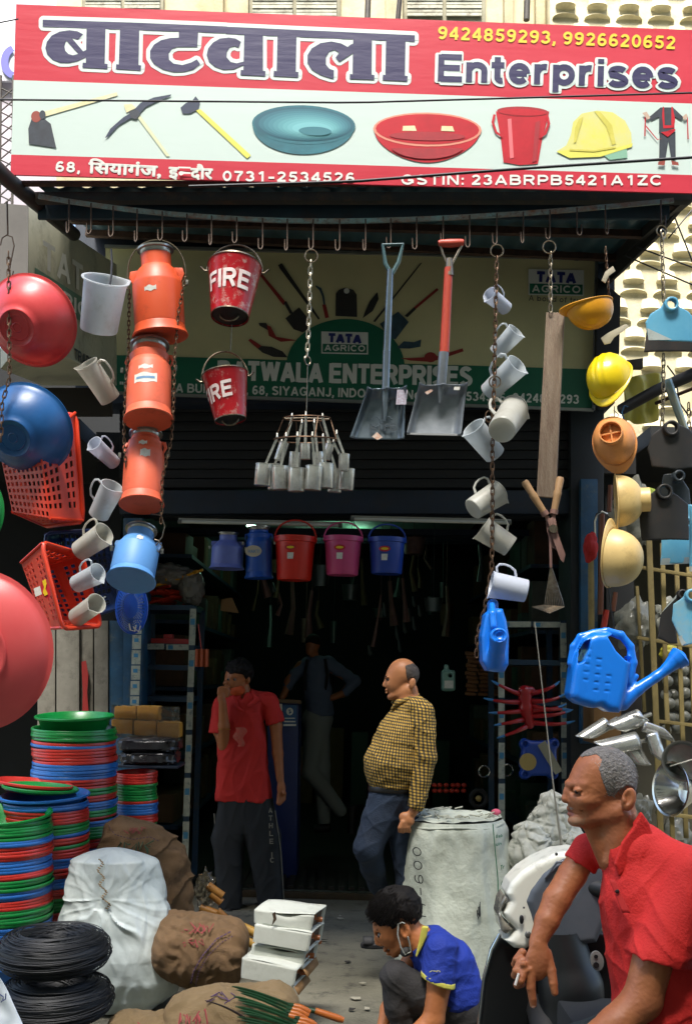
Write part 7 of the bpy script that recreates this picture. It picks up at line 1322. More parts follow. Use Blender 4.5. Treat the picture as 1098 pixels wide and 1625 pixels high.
# ================================================================ right stall goods
m_bamboo = mat('yellow_slat_wood', '#8f7f4c', .7, col2='#6e6038', ns=6, dirt='#4a3e22', ds=7, damt=.4); YF2 = 6.1
t = thing('slat_fence', 'pale wooden slat crate fence at the right beyond the hoe heads', 'fence', P(1045, 1330, YF2))
for (x0, y0, x1, y1, w_, dY) in ((1029, 858, 1048, 1340, 9, 0), (1050, 862, 1056, 1100, 7, .1), (1072, 880, 1088, 1330, 7, .1), (1056, 1100, 1068, 1360, 7, .05), (1010, 930, 1022, 1130, 5, .25), (1092, 900, 1108, 1340, 8, .1)): g = MB(); g.bar(P(x0, y0, YF2 + dY), P(x1, y1, YF2 + dY), w_ * .0037, .018); g.build('slat', m_bamboo, t, bevel=.002)
for (x0, y0, x1, y1, w_) in ((1000, 898, 1100, 914, 7), (1010, 1012, 1100, 1026, 8), (1040, 1144, 1110, 1152, 8), (1040, 1290, 1110, 1298, 8)): g = MB(); g.bar(P(x0, y0, YF2 + .03), P(x1, y1, YF2 + .03), .02, w_ * .0037, up=(0, 1, 0)); g.build('rail', m_bamboo, t, bevel=.002)
for (x0, y0, x1, y1, w_, m, lab) in ((937, 872, 938, 1010, 5, m_bamboo, 'pale bamboo handle standing left of the right stall'), (955, 812, 952, 975, 5, mat('brown_shaft_wood', '#6b3d26', .5), 'brown wooden handle behind the cream hard hats'), (976, 940, 972, 970, 4, mat('brown_shaft_wood', '#6b3d26'), 'short brown handle below the lowest hard hat'), (968, 770, 966, 812, 4, mat('brown_shaft_wood', '#6b3d26'), 'brown handle end above the cream hard hat'), (962, 968, 956, 1002, 5, m_rh, 'red handle end under the brown shafts')):
    g = MB(); a_, b_ = P(x0, y0, 6.2), P(x1, y1, 6.2); g.tube([a_, a_.lerp(b_, .5), b_], [w_ * .0034, w_ * .0038, w_ * .0036], 10); tag(g.build('tool_shaft', m, loc=b_), lab, 'tool handle')
F = Fr(950, 830, 6.1); g = MB(); g.tube([F(944, 870), F(943, 828), F(947, 816), F(955, 812), F(963, 816)], .008, 8); tag(g.build('bent_pipe', m_chrome, loc=F(944, 870)), 'bright bent pipe hooked above the red cloth', 'pipe')
crumple('red_cloth', 'bunched red cloth hung left of the cream hard hats', 'cloth', Fr(936, 875, 6.0), (937, 868, 0), (12, 24, 10), mat('red_rag', '#a01610', .8), .25, 51, fr=1.5)
m_clear = mat('clear_bag', '#9c9c90', .12, trans=.35, bump=.8, bs=26, col2='#76776c', ns=6)
F = Fr(1060, 1100, 6.4); rnd = random.Random(12)
for k in range(22):
    x = 1062 + (k % 4) * 14 + rnd.uniform(-3, 3); y = 1062 + (k // 4) * 19 + rnd.uniform(-3, 3); g = MB(); g.ell(F(x, y, rnd.uniform(0, 20)), (F.s * 9, F.s * 9, F.s * 9)); tag(g.build('wrapped_ball', m_clear, loc=F(x, y)), 'clear wrapped round item in the bag behind the slats', 'wrapped item', 'round wrapped items bagged behind the slats')
for c, r, sd_, lab in (((1010, 990, 20), (30, 40, 25), 61, 'clear bag bunched behind the slats above the watering can'), ((1078, 1330, 20), (26, 40, 25), 63, 'clear bag low behind the slats by the pots'), ((1020, 800, 60), (40, 60, 25), 65, 'dim clear bag high behind the cream hard hats'), ((1085, 985, 60), (30, 40, 25), 67, 'dim clear bag behind the lowest hoe heads'), ((1020, 1290, 20), (20, 30, 20), 69, 'dim clear bag beside the old man neck')): crumple('clear_bag', lab, 'plastic bag', F, c, r, m_clear, .25, sd_, fr=2)
crumple('yellow_packet', 'dull yellow packet glimpsed behind the slats', 'packet', F, (1075, 1035, 40), (18, 14, 10), mat('dull_yellow', '#8a8420', .6), .15, 71); crumple('green_packet', 'yellow green packet high behind the hoe heads', 'packet', F, (1035, 770, 20), (12, 10, 8), mat('dull_lime', '#7a8a20', .6), .15, 72)
wbox('dark_crate', 'dark crate in the shade behind the right hand hard hats', 'crate', fpx(6.9, (965, 970), (1020, 972), (1022, 1130), (965, 1130)), (0, .4, 0), mat('dark_crate_board', '#1d1814', .8), .004); wbox('brown_carton', 'brown carton behind the blue watering can with long spout', 'carton', fpx(6.6, (942, 1110), (985, 1112), (985, 1180), (942, 1180)), (0, .3, 0), mat('brown_carton', '#7a5a34'), .004)
# tin scoops
F = Fr(1000, 1180, 4.7)
def scoop(lab, x0, y0, x1, y1, w_, a0, w0=0):
    t = thing('tin_scoop', lab, 'scoop', F(x1, y1, w0), 'tin scoops bunched above the old man head'); L = math.hypot(x1 - x0, y1 - y0); Mx = axis_frame(F(x0, y0, w0), F(x1, y1, w0 - 8), (math.cos(R(a0)), -.2, math.sin(R(a0))), 1.0); r = w_ / 2 / L; g = MB()
    g.grid(lambda u, v: Mx @ Vector((r * (1 - .12 * v) * math.cos((u - .5) * 4.0), r * (1 - .12 * v) * math.sin((u - .5) * 4.0), v * (1 - .45 * abs(2 * u - 1) ** 2 * v))), 22, 12); g.build('shell', m_tin, t, solid=.0015)
    g = MB(); g.add([tuple(Mx @ Vector((r * math.cos((i / 20 - .5) * 4.0), r * math.sin((i / 20 - .5) * 4.0), 0))) for i in range(21)], [tuple(range(21))]); g.build('back_plate', m_tin, t); g = MB(); g.tube([Mx @ Vector((0, 0, .02)), Mx @ Vector((0, 0, -.35))], .009, 8); g.build('handle', m_tin, t)
for q in (('long bright tin scoop pointing left over the old man hair', 1010, 1178, 942, 1192, 34, 90, 0), ('tin scoop with its dull inside facing down left', 1018, 1140, 965, 1160, 30, 60, 10), ('uppermost tin scoop of the bunch, mouth up right', 985, 1150, 1025, 1130, 32, -60, 14), ('short tin scoop pointing right to the slats', 1020, 1150, 1070, 1168, 22, -90, 0), ('tin scoop hanging downward right of centre', 1028, 1165, 1042, 1215, 30, 0, -6), ('tin scoop hanging down behind the hair', 1000, 1190, 1020, 1222, 34, 0, 6), ('dark tin scoop at the left of the bunch', 968, 1150, 920, 1178, 24, 90, 20)): scoop(*q)
def pot(lab, c0, c1, r0, r1, hint, Y, nm='steel_pot', m=m_chrome):
    F = Fr(c0[0], c0[1], Y); t = thing(nm, lab, 'pot', F(*c0)); Mx = axis_frame(F(*c0), F(*c1), (0, 0, 1), 1.0); L = (F(*c1) - F(*c0)).length; k = F.s / L; g = MB()
    g.lathe([(0, 0), (r0 * k * .9, 0), (r0 * k, .08), (r1 * k * .97, .85), (r1 * k, .92), (r1 * k * 1.07, .96), (r1 * k * 1.07, 1.0), (r1 * k * .98, .98), (r1 * k * .94, .85), (r0 * k * .9, .1), (0, .06)], 40, Mx); g.build('body', m, t); return t
pot('spun steel bowl on its side at the right edge, mouth to the left', (1092, 1255, 0), (1058, 1250, -14), 22, 40, None, 4.6); pot('round steel strainer lid above the steel bowl', (1085, 1205, 10), (1080, 1207, -8), 26, 30, None, 4.6, 'steel_strainer', m_alu)
F = Fr(1080, 1207, 4.55); g = MB(); g.tube([F(1058, 1215, -14), F(1100, 1202, -14)], .004, 6); tag(g.build('lid_wire', m_chrome, loc=F(1080, 1207)), 'straight wire across the round steel lid', 'wire')
# ================================================================ people
def skin(n, c, c2): return mat(n, c, .5, col2=c2, ns=14, bump=.12, bs=70, spec=.4)
m_sk1 = mat('brown_skin', '#a86a42', .48, col2='#94583a', ns=16, bump=.13, bs=90, spec=.4); m_sk2 = skin('tan_skin', '#ac744c', '#9c6642'); m_sk3 = skin('dark_brown_skin', '#9c6038', '#8a5230'); m_sk4 = skin('warm_brown_skin', '#b06f42', '#9e6038')
m_lip = mat('lips', '#8e5040', .5); m_eyew = mat('eye_white', '#6e625a', .4); m_eyeb = mat('iris', '#140e0a', .2); m_hblack = mat('black_hair', '#0b0908', .75, spec=.2, col2='#15110e', ns=60); m_hgrey = mat('grey_hair', '#85807a', .7, col2='#5a5752', ns=110, bump=1., bs=160); m_brow = mat('dark_brow_hair', '#1c1410', .7); m_stub = mat('grey_stubble_skin', '#a06a46', .7, col2='#97765c', ns=90)
m_polo = mat('red_polo_knit', '#b81c14', .8, col2='#a51812', ns=4, bump=.25, bs=160, dirt='#6a2a22', ds=3, damt=.25); m_polo2 = mat('red_jersey_knit', '#cf241e', .8, col2='#bb1d18', ns=4, bump=.3, bs=150)
m_royal = mat('royal_blue_knit', '#0c2f96', .8, col2='#0a287f', ns=4, bump=.25, bs=160); m_ytrim = mat('yellow_trim', '#b7b04a', .8); m_gpants = mat('charcoal_trousers', '#2c2a29', .85, col2='#232120', ns=5, bump=.2, bs=120); m_bpants = mat('black_track_trousers', '#14171a', .8, col2='#1a1e22', ns=4); m_jeans = mat('dark_blue_jeans', '#16283e', .85, col2='#101d2e', ns=6, bump=.3, bs=150); m_dpants = mat('grey_trousers', '#7a7f7a', .85); m_bshirt = mat('slate_shirt', '#505c70', .85); m_teal = mat('dark_teal_shorts', '#122024', .8, col2='#0e1a1e', ns=5, bump=.15, bs=120)
def gingham():
    m = mat('yellow_gingham', '#a8853a', .85); n = m.node_tree.nodes; l = m.node_tree.links; b = n['Principled BSDF']; geo = n.new('ShaderNodeNewGeometry'); sp = n.new('ShaderNodeSeparateXYZ'); l.new(geo.outputs['Position'], sp.inputs[0])
    def band(src, fr):
        a_ = n.new('ShaderNodeMath'); a_.operation = 'MULTIPLY'; a_.inputs[1].default_value = fr; l.new(src, a_.inputs[0]); s = n.new('ShaderNodeMath'); s.operation = 'SINE'; l.new(a_.outputs[0], s.inputs[0]); c = n.new('ShaderNodeMath'); c.operation = 'GREATER_THAN'; c.inputs[1].default_value = .1; l.new(s.outputs[0], c.inputs[0]); return c.outputs[0]
    c0 = P(640, 1190, 5.36); dx = n.new('ShaderNodeMath'); dx.operation = 'SUBTRACT'; dx.inputs[1].default_value = c0.x; l.new(sp.outputs[0], dx.inputs[0]); dy = n.new('ShaderNodeMath'); dy.operation = 'SUBTRACT'; dy.inputs[1].default_value = c0.y; l.new(sp.outputs[1], dy.inputs[0]); an = n.new('ShaderNodeMath'); an.operation = 'ARCTAN2'; l.new(dx.outputs[0], an.inputs[0]); l.new(dy.outputs[0], an.inputs[1]); sk = n.new('ShaderNodeMath'); sk.operation = 'MULTIPLY_ADD'; sk.inputs[1].default_value = .12; l.new(sp.outputs[0], sk.inputs[0]); l.new(sp.outputs[2], sk.inputs[2])
    s = n.new('ShaderNodeMath'); s.operation = 'ADD'; l.new(band(an.outputs[0], 66), s.inputs[0]); l.new(band(sk.outputs[0], 430), s.inputs[1]); d = n.new('ShaderNodeMath'); d.operation = 'MULTIPLY'; d.inputs[1].default_value = .5; l.new(s.outputs[0], d.inputs[0])
    r = n.new('ShaderNodeValToRGB'); r.color_ramp.interpolation = 'CONSTANT'; e = r.color_ramp.elements; e[0].color = C('#b8923c'); e[1].position = .3; e[1].color = C('#5c4c26'); q = e.new(.8); q.color = C('#15191c'); l.new(d.outputs[0], r.inputs[0]); l.new(r.outputs[0], b.inputs['Base Color']); return m
m_ging = gingham()
def N3(p, sc, sd=0.):
    x, y, z = p[:, 0] / sc + sd, p[:, 1] / sc + sd * 1.7, p[:, 2] / sc
    return np.sin(x * 1.1 + 1.9 * np.sin(y * .83 + z * .6)) * np.cos(y * 1.3 + 1.4 * np.sin(z * .9 - x * .5)) * np.cos(z * .8 + .9 * np.sin(x + y * .6))
def ridge(p, sc, sd=0.): return 1 - 2 * np.abs(N3(p, sc, sd)) ** .6
def hair_tufts(name, m, par, F, base, n, L, seed, r=.0012, k=3):
    """base(rnd) -> (point, direction) in px; short curved strands"""
    rnd = random.Random(seed); g = MB()
    for i in range(n):
        q = base(rnd)
        if q is None: continue
        p, d = Vector(q[0]), Vector(q[1]); b = Vector((rnd.uniform(-.25, .25), rnd.uniform(-.1, .4), rnd.uniform(-.2, .2))); g.tube([F(*(p)), F(*(p + d * L * .55 + b * L * .1)), F(*(p + d * L + b * L * .4))], [r, r * .9, r * .3], k, cap=False)
    return tag(g.build(name, m, par), kind='stuff')
def eye(par, F, x, y, w, r, look=(-1, 0, -.2)):
    g = MB(); g.ell(F(x, y, w), (F.s * r, F.s * r, F.s * r)); e = g.build('eye', m_eyew, par); d = Vector(look).normalized(); g = MB(); g.ell(F(x + d.x * r * .62, y + d.y * r * .62, w + d.z * r * .62), (F.s * r * .66,) * 3); g.build('iris', m_eyeb, e)
# ---------------------------------------------------------------- old man in red, near right
YO = 2.9; F = Fr(985, 1400, YO)
om = thing('person', 'grey haired man in a red polo shirt seated at the near right, holding a cigarette', 'person', (P(1040, 1500, YO).x, YO, 0))
def om_head(p):
    d = s_ell(p, (957, 1229, 0), (50, 49, 40)); d = smin(d, s_ell(p, (934, 1256, 0), (37, 47, 34)), 10)
    for s in (-1, 1):
        d = smin(d, s_cap(p, (972, 1284, 24 * s), (916, 1300, 10 * s), 15, 9), 10); d = smin(d, s_ell(p, (926, 1266, 25 * s), (15, 9, 9), 0), 8); d = smax(d, -s_ell(p, (906, 1251, 21 * s), (12, 7, 10)), 6); d = smax(d, -s_ell(p, (936, 1283, 39 * s), (18, 10, 7)), 8)
        d = smin(d, s_cap(p, (900, 1241, 4 * s), (922, 1240, 28 * s), 4.4, 3.6), 7); d = smin(d, s_ell(p, (904, 1269, 7 * s), (7, 5, 5)), 3)
    d = smin(d, s_ell(p, (911, 1301, 0), (11, 9.5, 14)), 6)
    d = smin(d, s_chain(p, [(903, 1242, 0, 4.6), (898.5, 1254, 0, 6), (896.5, 1266, 0, 7.4)], 3), 4)
    for s in (-1, 1):
        d = smin(d, s_cap(p, (902, 1281.5, 0), (913, 1285.5, 14 * s), 4, 2.6), 3); d = smin(d, s_cap(p, (903.5, 1290.5, 0), (913, 1291, 12 * s), 4, 2.6), 2.5); d = smax(d, -s_cap(p, (897, 1286.3, 0), (913, 1290, 17 * s), 1.1, .9), 1)
        d = smax(d, -s_cap(p, (911, 1272, 14 * s), (924, 1292, 27 * s), 1.3, 1.2), 4)
        d = smin(d, s_ell(p, (912, 1249.5, 21.5 * s), (9, 6, 8)), 1.5); d = smax(d, -s_cap(p, (903, 1250.5, 17 * s), (917, 1252, 30 * s), 1.1, .9), .8); d = smax(d, -s_cap(p, (905, 1257.5, 20 * s), (920, 1259, 30 * s), .8, .8), 3)
    for s in (-1, 1):
        e = s_ell(p, (986, 1262, 41 * s), (11.5, 19, 6), 12); e = smax(e, -s_ell(p, (983, 1259, 47 * s), (6.5, 12, 5), 12), 2); e = smin(e, s_ell(p, (978, 1264, 43 * s), (3, 4, 4)), 2); d = smin(d, e, 2)
    return d
def om_skin(p):
    d = om_head(p); d = smin(d, s_chain(p, [(972, 1275, 0, 33), (985, 1330, 0, 33), (1002, 1380, 0, 38)], 8), 9); d = smin(d, s_cap(p, (930, 1304, -4), (962, 1368, 2), 9, 13), 12); d = smin(d, s_cap(p, (985, 1290, -30), (962, 1365, -14), 5, 7), 8)
    d = smin(d, s_cap(p, (1008, 1410, 0), (1030, 1460, 0), 40, 44), 12)
    # far arm with hand
    a = s_chain(p, [(945, 1352, 48, 22), (916, 1396, 40, 23), (888, 1432, 22, 22), (870, 1462, 8, 19), (853, 1494, -4, 13.5)], 5)
    a = smin(a, s_ell(p, (853, 1522, -10), (21, 30, 12), 8), 7)
    for pts in ([(842, 1538, -14, 8), (841, 1560, -17, 7), (844, 1577, -17, 6.2), (845, 1586, -16, 5.2)], [(866, 1510, -6, 9), (873, 1534, -14, 7.5), (875, 1552, -20, 6.8), (877, 1566, -22, 5.4)], [(833, 1530, -12, 8), (824, 1548, -20, 7), (822, 1558, -8, 6.4), (830, 1560, 2, 5.6)], [(829, 1522, -4, 7.5), (820, 1536, -10, 6.6), (819, 1546, 2, 6), (826, 1546, 8, 5.4)], [(831, 1512, 6, 7), (822, 1522, 4, 6), (820, 1532, 12, 5.4), (826, 1533, 16, 5)]): a = smin(a, s_chain(p, pts, 1.2), 1.6)
    for x, y in ((838, 1532), (829, 1524)): a = smin(a, s_ell(p, (x, y, -18), (6, 5, 4)), 3)
    d = np.minimum(d, a)
    b = s_chain(p, [(1062, 1385, -62, 34), (1018, 1470, -84, 31), (992, 1556, -92, 28), (950, 1588, -102, 25), (895, 1616, -112, 17), (868, 1632, -116, 15)], 8); b = smin(b, s_ell(p, (840, 1650, -118), (26, 18, 12), -25), 8)
    return np.minimum(d, b) + .35 * N3(p, 3.1, 2)
def om_mat(c):
    x, y = c[:, 0], c[:, 1]; lip = (x < 908) & (y > 1282.5) & (y < 1293.5) & (np.abs(c[:, 2]) < 9); st = (np.hypot((x - 906) / 22, (y - 1301) / 12) + .35 * N3(c, 2.2) + .25 * N3(c, 1.1, 2) < .8) & (y > 1294); return np.where(lip, 1, np.where(st, 2, 0))
sculpt('body', [m_sk1, m_lip, m_stub], om, F, om_skin, (800, 1168, -140), (1120, 1672, 76), 1.6, matfn=om_mat)
eye(om, F, 911, 1250.8, -22, 5.9, (-.75, .05, -.7)); 
def om_hair(p):
    h = s_ell(p, (957, 1229, 0), (51.4, 49.6, 41.2)); h = smin(h, s_ell(p, (978, 1240, 0), (30, 43, 40)), 6) + .9 * N3(p, 3.2, 1) + .5 * N3(p, 1.7, 3)
    cut = s_poly(p, [(890, 1213), (898, 1196), (914, 1182), (950, 1168), (1030, 1185), (1030, 1285), (1004, 1290), (1000, 1276), (998, 1246), (984, 1241), (972, 1248), (966, 1258), (956, 1260), (950, 1246), (944, 1230), (940, 1214), (946, 1200), (940, 1192), (918, 1198), (904, 1208), (895, 1216)]); return smax(h, cut, 2.5)
sculpt('hair', m_hgrey, om, F, om_hair, (890, 1165, -48), (1026, 1292, 48), 1.5)
def omb(r):
    a_ = r.uniform(0, 2 * math.pi); z = r.uniform(-1, 1); d = Vector((math.cos(a_) * math.sqrt(1 - z * z), z, math.sin(a_) * math.sqrt(1 - z * z))); p = Vector((958 + 51 * d.x, 1230 + 49 * d.y, 41 * d.z)) 
    if p.z > 12: return None
    x, y = p.x, p.y
    x += r.uniform(-4, 4); y += r.uniform(-4, 4); ok = (y < 1201 + max(0, (x - 905) * .12)) or (x > 941 and y < 1230) or (x > 950 and y < 1256 and x < 966) or (x > 962 and y < 1248) or (x > 996 and y < 1288)
    v = Vector((.7 + r.uniform(-.3, .3), .5 + r.uniform(-.4, .4), r.uniform(-.2, .2))); return (p, v - d * v.dot(d) * .7) if ok else None
hair_tufts('hair_strands', mat('light_grey_strand', '#b0ada4', .5, col2='#5a5853', ns=90), om, F, omb, 3800, 9, 3, .0007)
hair_tufts('eyebrow', m_brow, om, F, lambda r: ((lambda t_: (898 + 24 * t_, 1238.5 + r.uniform(-1.2, 1.5), -7 - 25 * t_))(r.random()), Vector((.8, -.1, -.3))), 90, 4, 4, .0005)
hair_tufts('moustache', mat('moustache_strand', '#7a7068', .7), om, F, lambda r: ((900 + r.uniform(0, 9), 1277 + r.uniform(0, 3), -r.uniform(0, 15)), Vector((.3, .8, -.1))), 70, 4, 5, .0004)
def om_shirt(p):
    d = s_chain(p, [(1006, 1356, 0, 51), (1036, 1436, -6, 80), (1056, 1515, -8, 88), (1072, 1600, -10, 94), (1085, 1650, -10, 94)], 18)
    d = smin(d, s_cap(p, (944, 1358, 46), (1010, 1342, 4), 24, 34), 14); d = smin(d, s_cap(p, (1010, 1342, 4), (1074, 1376, -56), 32, 40), 16)
    n = s_cap(p, (1074, 1380, -58), (1016, 1500, -88), 42, 45); n = smax(n, (p[:, 1] - (1486 + (p[:, 0] - 974) * .25)), 3)
    f = s_cap(p, (944, 1356, 47), (918, 1400, 42), 26, 30); f = smax(f, (p[:, 1] - 1366) * .8 - (p[:, 0] - 909) * .5, 3)
    d = smin(d, n, 9); d = smin(d, f, 7)
    fold = 3.2 * np.maximum(0, ridge(p, 34, .7)) * np.clip((p[:, 1] - 1360) / 60, 0, 1) + 2.2 * np.maximum(0, ridge(p * np.array([1, .45, 1], np.float32), 17, 2.1))
    d = d - fold * .9
    # neck opening and front V
    d = smax(d, -s_chain(p, [(975, 1265, 0, 36), (988, 1322, -2, 36)], 5), 3); d = smax(d, -s_cap(p, (962, 1318, -26), (962, 1366, -54), 12, 3), 3)
    bl = (p[:, 0] - (972 + (p[:, 1] - 1585) * .45)); return smax(d, -(s_poly(p, [(930, 1592), (974, 1592), (1010, 1600), (1100, 1640), (1100, 1700), (900, 1700)]) + 0) , 3) if False else d
sculpt('shirt', m_polo2, om, F, om_shirt, (880, 1270, -150), (1190, 1690, 100), 2.2)
# collar, placket
def om_col(p):
    a = s_ext(s_poly(p, [(1007, 1280), (1022, 1300), (1030, 1322), (1012, 1346), (988, 1368), (968, 1386), (960, 1362), (972, 1330), (992, 1305)]) + 2, p[:, 2] + 38 - .25 * (p[:, 0] - 990), 0, 5, 3)
    b = s_ext(s_poly(p, [(1007, 1282), (1020, 1300), (1000, 1318), (990, 1300)]) + 2, p[:, 2], 0, 36, 3); b = smax(b, -s_chain(p, [(975, 1265, 0, 33), (990, 1322, 0, 36)], 5), 2)
    c = s_ext(s_poly(p, [(936, 1335), (950, 1320), (962, 1340), (968, 1378), (960, 1388), (946, 1366)]) + 2, p[:, 2] - 6, 0, 5, 3)
    return smin(smin(a, b, 4), c, 1) + .5 * N3(p, 9)
sculpt('collar', m_polo2, om, F, om_col, (925, 1270, -70), (1045, 1400, 60), 1.6)
g = MB(); g.grid(lambda u, v: F(951 + 14 * v + (8 + 4 * v) * u, 1384 + 46 * v, -58 - 22 * v - 3 * u), 5, 10); g.build('placket', mat('placket_red', '#ac1a16', .8), om, solid=.003)
g = MB(); g.ell(F(960, 1400, -72), (F.s * 3.5, F.s * 1.4, F.s * 3)); g.build('button', m_brow, om)
sculpt('trousers', m_teal, om, F, lambda p: smin(s_chain(p, [(1080, 1650, -10, 66), (1010, 1662, -70, 58), (880, 1668, -110, 44)], 10), s_chain(p, [(1080, 1650, -10, 60), (990, 1668, 40, 52), (900, 1690, 60, 40)], 10), 8) - 1.5 * np.maximum(0, ridge(p, 20)), (820, 1585, -170), (1160, 1740, 110), 2.4)
g = MB(); a_ = np.linspace(0, 6.28, 25)[:-1]; g.tube([F(912 + 13 * math.cos(t_), 1616 + 9 * math.sin(t_), -152) for t_ in a_], .0022, 5, closed=True); flat2d(g, text2d('G', 906, 1621, 917, 1620, 11, 0), lambda x, y, l: F(x, y, -153)); g.build('thigh_emblem', mat('cream_print', '#a39a86', .7), om, smooth=False)
g = MB(); g.tube([F(821, 1536, -24), F(815, 1553, -28)], .0036, 10); tag(g.build('cigarette', mat('cigarette_paper', '#cfccc4', .6), loc=F(818, 1545, -24)), 'white cigarette held between the fingers of the seated man', 'cigarette')
g = MB(); g.ell(F(845, 1586.5, -19), (F.s * 3.4, F.s * 2.2, F.s * 4)); g.build('fingernail', mat('nail', '#b89080', .3), om)
wbox('low_wall', 'dark seat block under the seated man, below the picture edge', 'seat', fpx(2.75, (960, 1700), (1200, 1700), (1200, 2200), (960, 2200)), (0, .6, 0), m_dark, .01)
# ---------------------------------------------------------------- boy in red
F = Fr(392, 1240, 7.05); bo = thing('person', 'thin boy in a red polo with hand at mouth and orange mask on chin', 'person', (P(392, 1435, 7.05).x, 7.05, 0))
def bo_skin(p):
    d = s_ell(p, (378, 1066, 2), (19.5, 21, 19)); d = smin(d, s_ell(p, (370, 1080, -4), (14, 19, 14)), 6); d = smin(d, s_ell(p, (371, 1097, -8), (9, 6, 8)), 5); d = smin(d, s_chain(p, [(362, 1074, -15, 2), (358.5, 1082, -18, 3)], 2), 2)
    d = smin(d, s_cap(p, (359, 1090, -13), (366, 1090, -18), 2, 2), 1.5); d = smax(d, -s_ell(p, (362, 1075, -19), (4, 3, 4)), 2); d = smax(d, -s_ell(p, (373, 1075, -20), (5, 3, 4)), 2)
    d = smin(d, s_ell(p, (395, 1076, -6), (3, 6.5, 4)), 1.5); d = smin(d, s_chain(p, [(385, 1088, 2, 11), (389, 1112, 4, 13)], 4), 5); d = smin(d, s_cap(p, (389, 1122, 4), (388, 1150, 6), 13, 16), 5)
    a = s_chain(p, [(352, 1122, 8, 11), (349, 1160, 0, 10.5), (357, 1184, -8, 9.5), (358, 1150, -24, 8.5), (357, 1112, -34, 6)], 4); a = smin(a, s_ell(p, (355, 1104, -34), (6.5, 9, 5.5)), 3)
    for k in range(4): a = smin(a, s_chain(p, [(351 + 4 * k, 1098, -36 + k, 3), (352 + 4 * k, 1090 - k % 2, -36 + k, 2.8), (358 + 3 * k, 1088, -30 + k, 2.6)], .8), .8)
    a = smin(a, s_chain(p, [(364, 1102, -34, 3), (367, 1093, -32, 2.6)], .8), 1)
    b = s_chain(p, [(428, 1112, 6, 12), (438, 1150, 2, 10), (441, 1195, 0, 8.5), (445, 1236, -6, 6.2)], 4); b = smin(b, s_ell(p, (447, 1250, -8), (7, 13, 6)), 3)
    for k in range(4): b = smin(b, s_chain(p, [(443 + 3 * k, 1258, -10 + 3 * k, 2.8), (442 + 3 * k, 1268 + (k in (1, 2)) * 2, -12 + 3 * k, 2.5), (441 + 2 * k, 1273 + (k in (1, 2)) * 2, -15 + 3 * k, 2.2)], .6), .6)
    b = smin(b, s_chain(p, [(450, 1246, -10, 3), (452, 1258, -15, 2.6)], .6), 1)
    l = smin(s_cap(p, (362, 1420, 0), (364, 1436, 0), 6, 6), s_cap(p, (432, 1420, 0), (434, 1436, 0), 6, 6), 1); l = np.minimum(l, s_chain(p, [(385, 1250, 5, 14), (378, 1290, 5, 13), (364, 1430, 0, 8)], 5)); l = np.minimum(l, s_chain(p, [(395, 1290, 5, 13), (432, 1430, 0, 8)], 5)); l = np.minimum(l, s_chain(p, [(388, 1150, 6, 15), (388, 1280, 6, 14)], 4))
    return np.minimum(np.minimum(d, a), np.minimum(b, l))
sculpt('body', m_sk3, bo, F, bo_skin, (332, 1040, -52), (465, 1450, 40), 1.5)
eye(bo, F, 364, 1076, -16, 2.4, (-.5, 0, -1)); eye(bo, F, 374, 1076, -16.5, 2.4, (-.5, 0, -1))
sculpt('hair', m_hblack, bo, F, lambda p: smax(s_ell(p, (380, 1062, 3), (23, 21, 22)) + 2.2 * N3(p, 4.5) + 1.3 * N3(p, 2.3, 2), -s_poly(p, [(340, 1067), (361, 1068), (374, 1066), (388, 1068), (391, 1082), (396, 1088), (396, 1120), (340, 1120)]), 2), (350, 1034, -26), (412, 1095, 32), 1.2)
def bo_shirt(p):
    d = s_chain(p, [(388, 1122, 5, 30), (384, 1180, 5, 37), (386, 1262, 5, 44)], 10); q = p.copy(); d = smin(d, s_cap(p, (352, 1118, 7), (388, 1104, 5), 14, 14), 6); d = smin(d, s_cap(p, (388, 1104, 5), (428, 1114, 5), 14, 15), 6)
    a = smax(s_cap(p, (352, 1118, 7), (347, 1165, 2), 15, 17), p[:, 1] - 1162, 1.5); b = smax(s_cap(p, (426, 1112, 6), (440, 1152, 2), 15, 15), p[:, 1] - (1147 - (p[:, 0] - 436) * .25), 1.5); d = smin(smin(d, a, 3), b, 3)
    sl = np.abs(p[:, 2] - 5) - 23; d = smax(d, sl, 8); d = smax(d, p[:, 1] - 1271 - (p[:, 0] - 385) * .02, 1.5); d = smax(d, -s_chain(p, [(384, 1086, 2, 13), (388, 1106, -2, 13)], 3), 1.5); d = smax(d, -s_cap(p, (384, 1104, -20), (388, 1122, -30), 7, 2), 1)
    return d - 1.5 * np.maximum(0, ridge(p * np.array([1, .5, 1], np.float32), 10, 1.2))
sculpt('shirt', m_polo, bo, F, bo_shirt, (325, 1082, -30), (465, 1280, 40), 1.5)
sculpt('collar', m_polo, bo, F, lambda p: smin(s_chain(p, [(372, 1104, -14, 3.5), (380, 1122, -24, 3.5), (388, 1126, -26, 2)], 1), smin(s_chain(p, [(402, 1098, -6, 4), (410, 1108, -16, 4.5), (398, 1118, -24, 3.5)], 1), s_chain(p, [(372, 1104, -12, 3.5), (385, 1096, 16, 4), (402, 1098, -6, 4)], 1), 1), 1), (362, 1088, -34), (420, 1134, 24), 1.3)
g = MB(); g.grid(lambda u, v: F(384 + 14 * (u - .5) * (1 + .3 * math.sin(5 * v)) + 3 * math.sin(9 * v), 1152 + 30 * v, -33 - 1.5 * math.sin(3 * u)), 8, 10); g.build('faded_print', mat('faded_print', '#a05a48', .8, col2='#a83028', ns=40), bo)
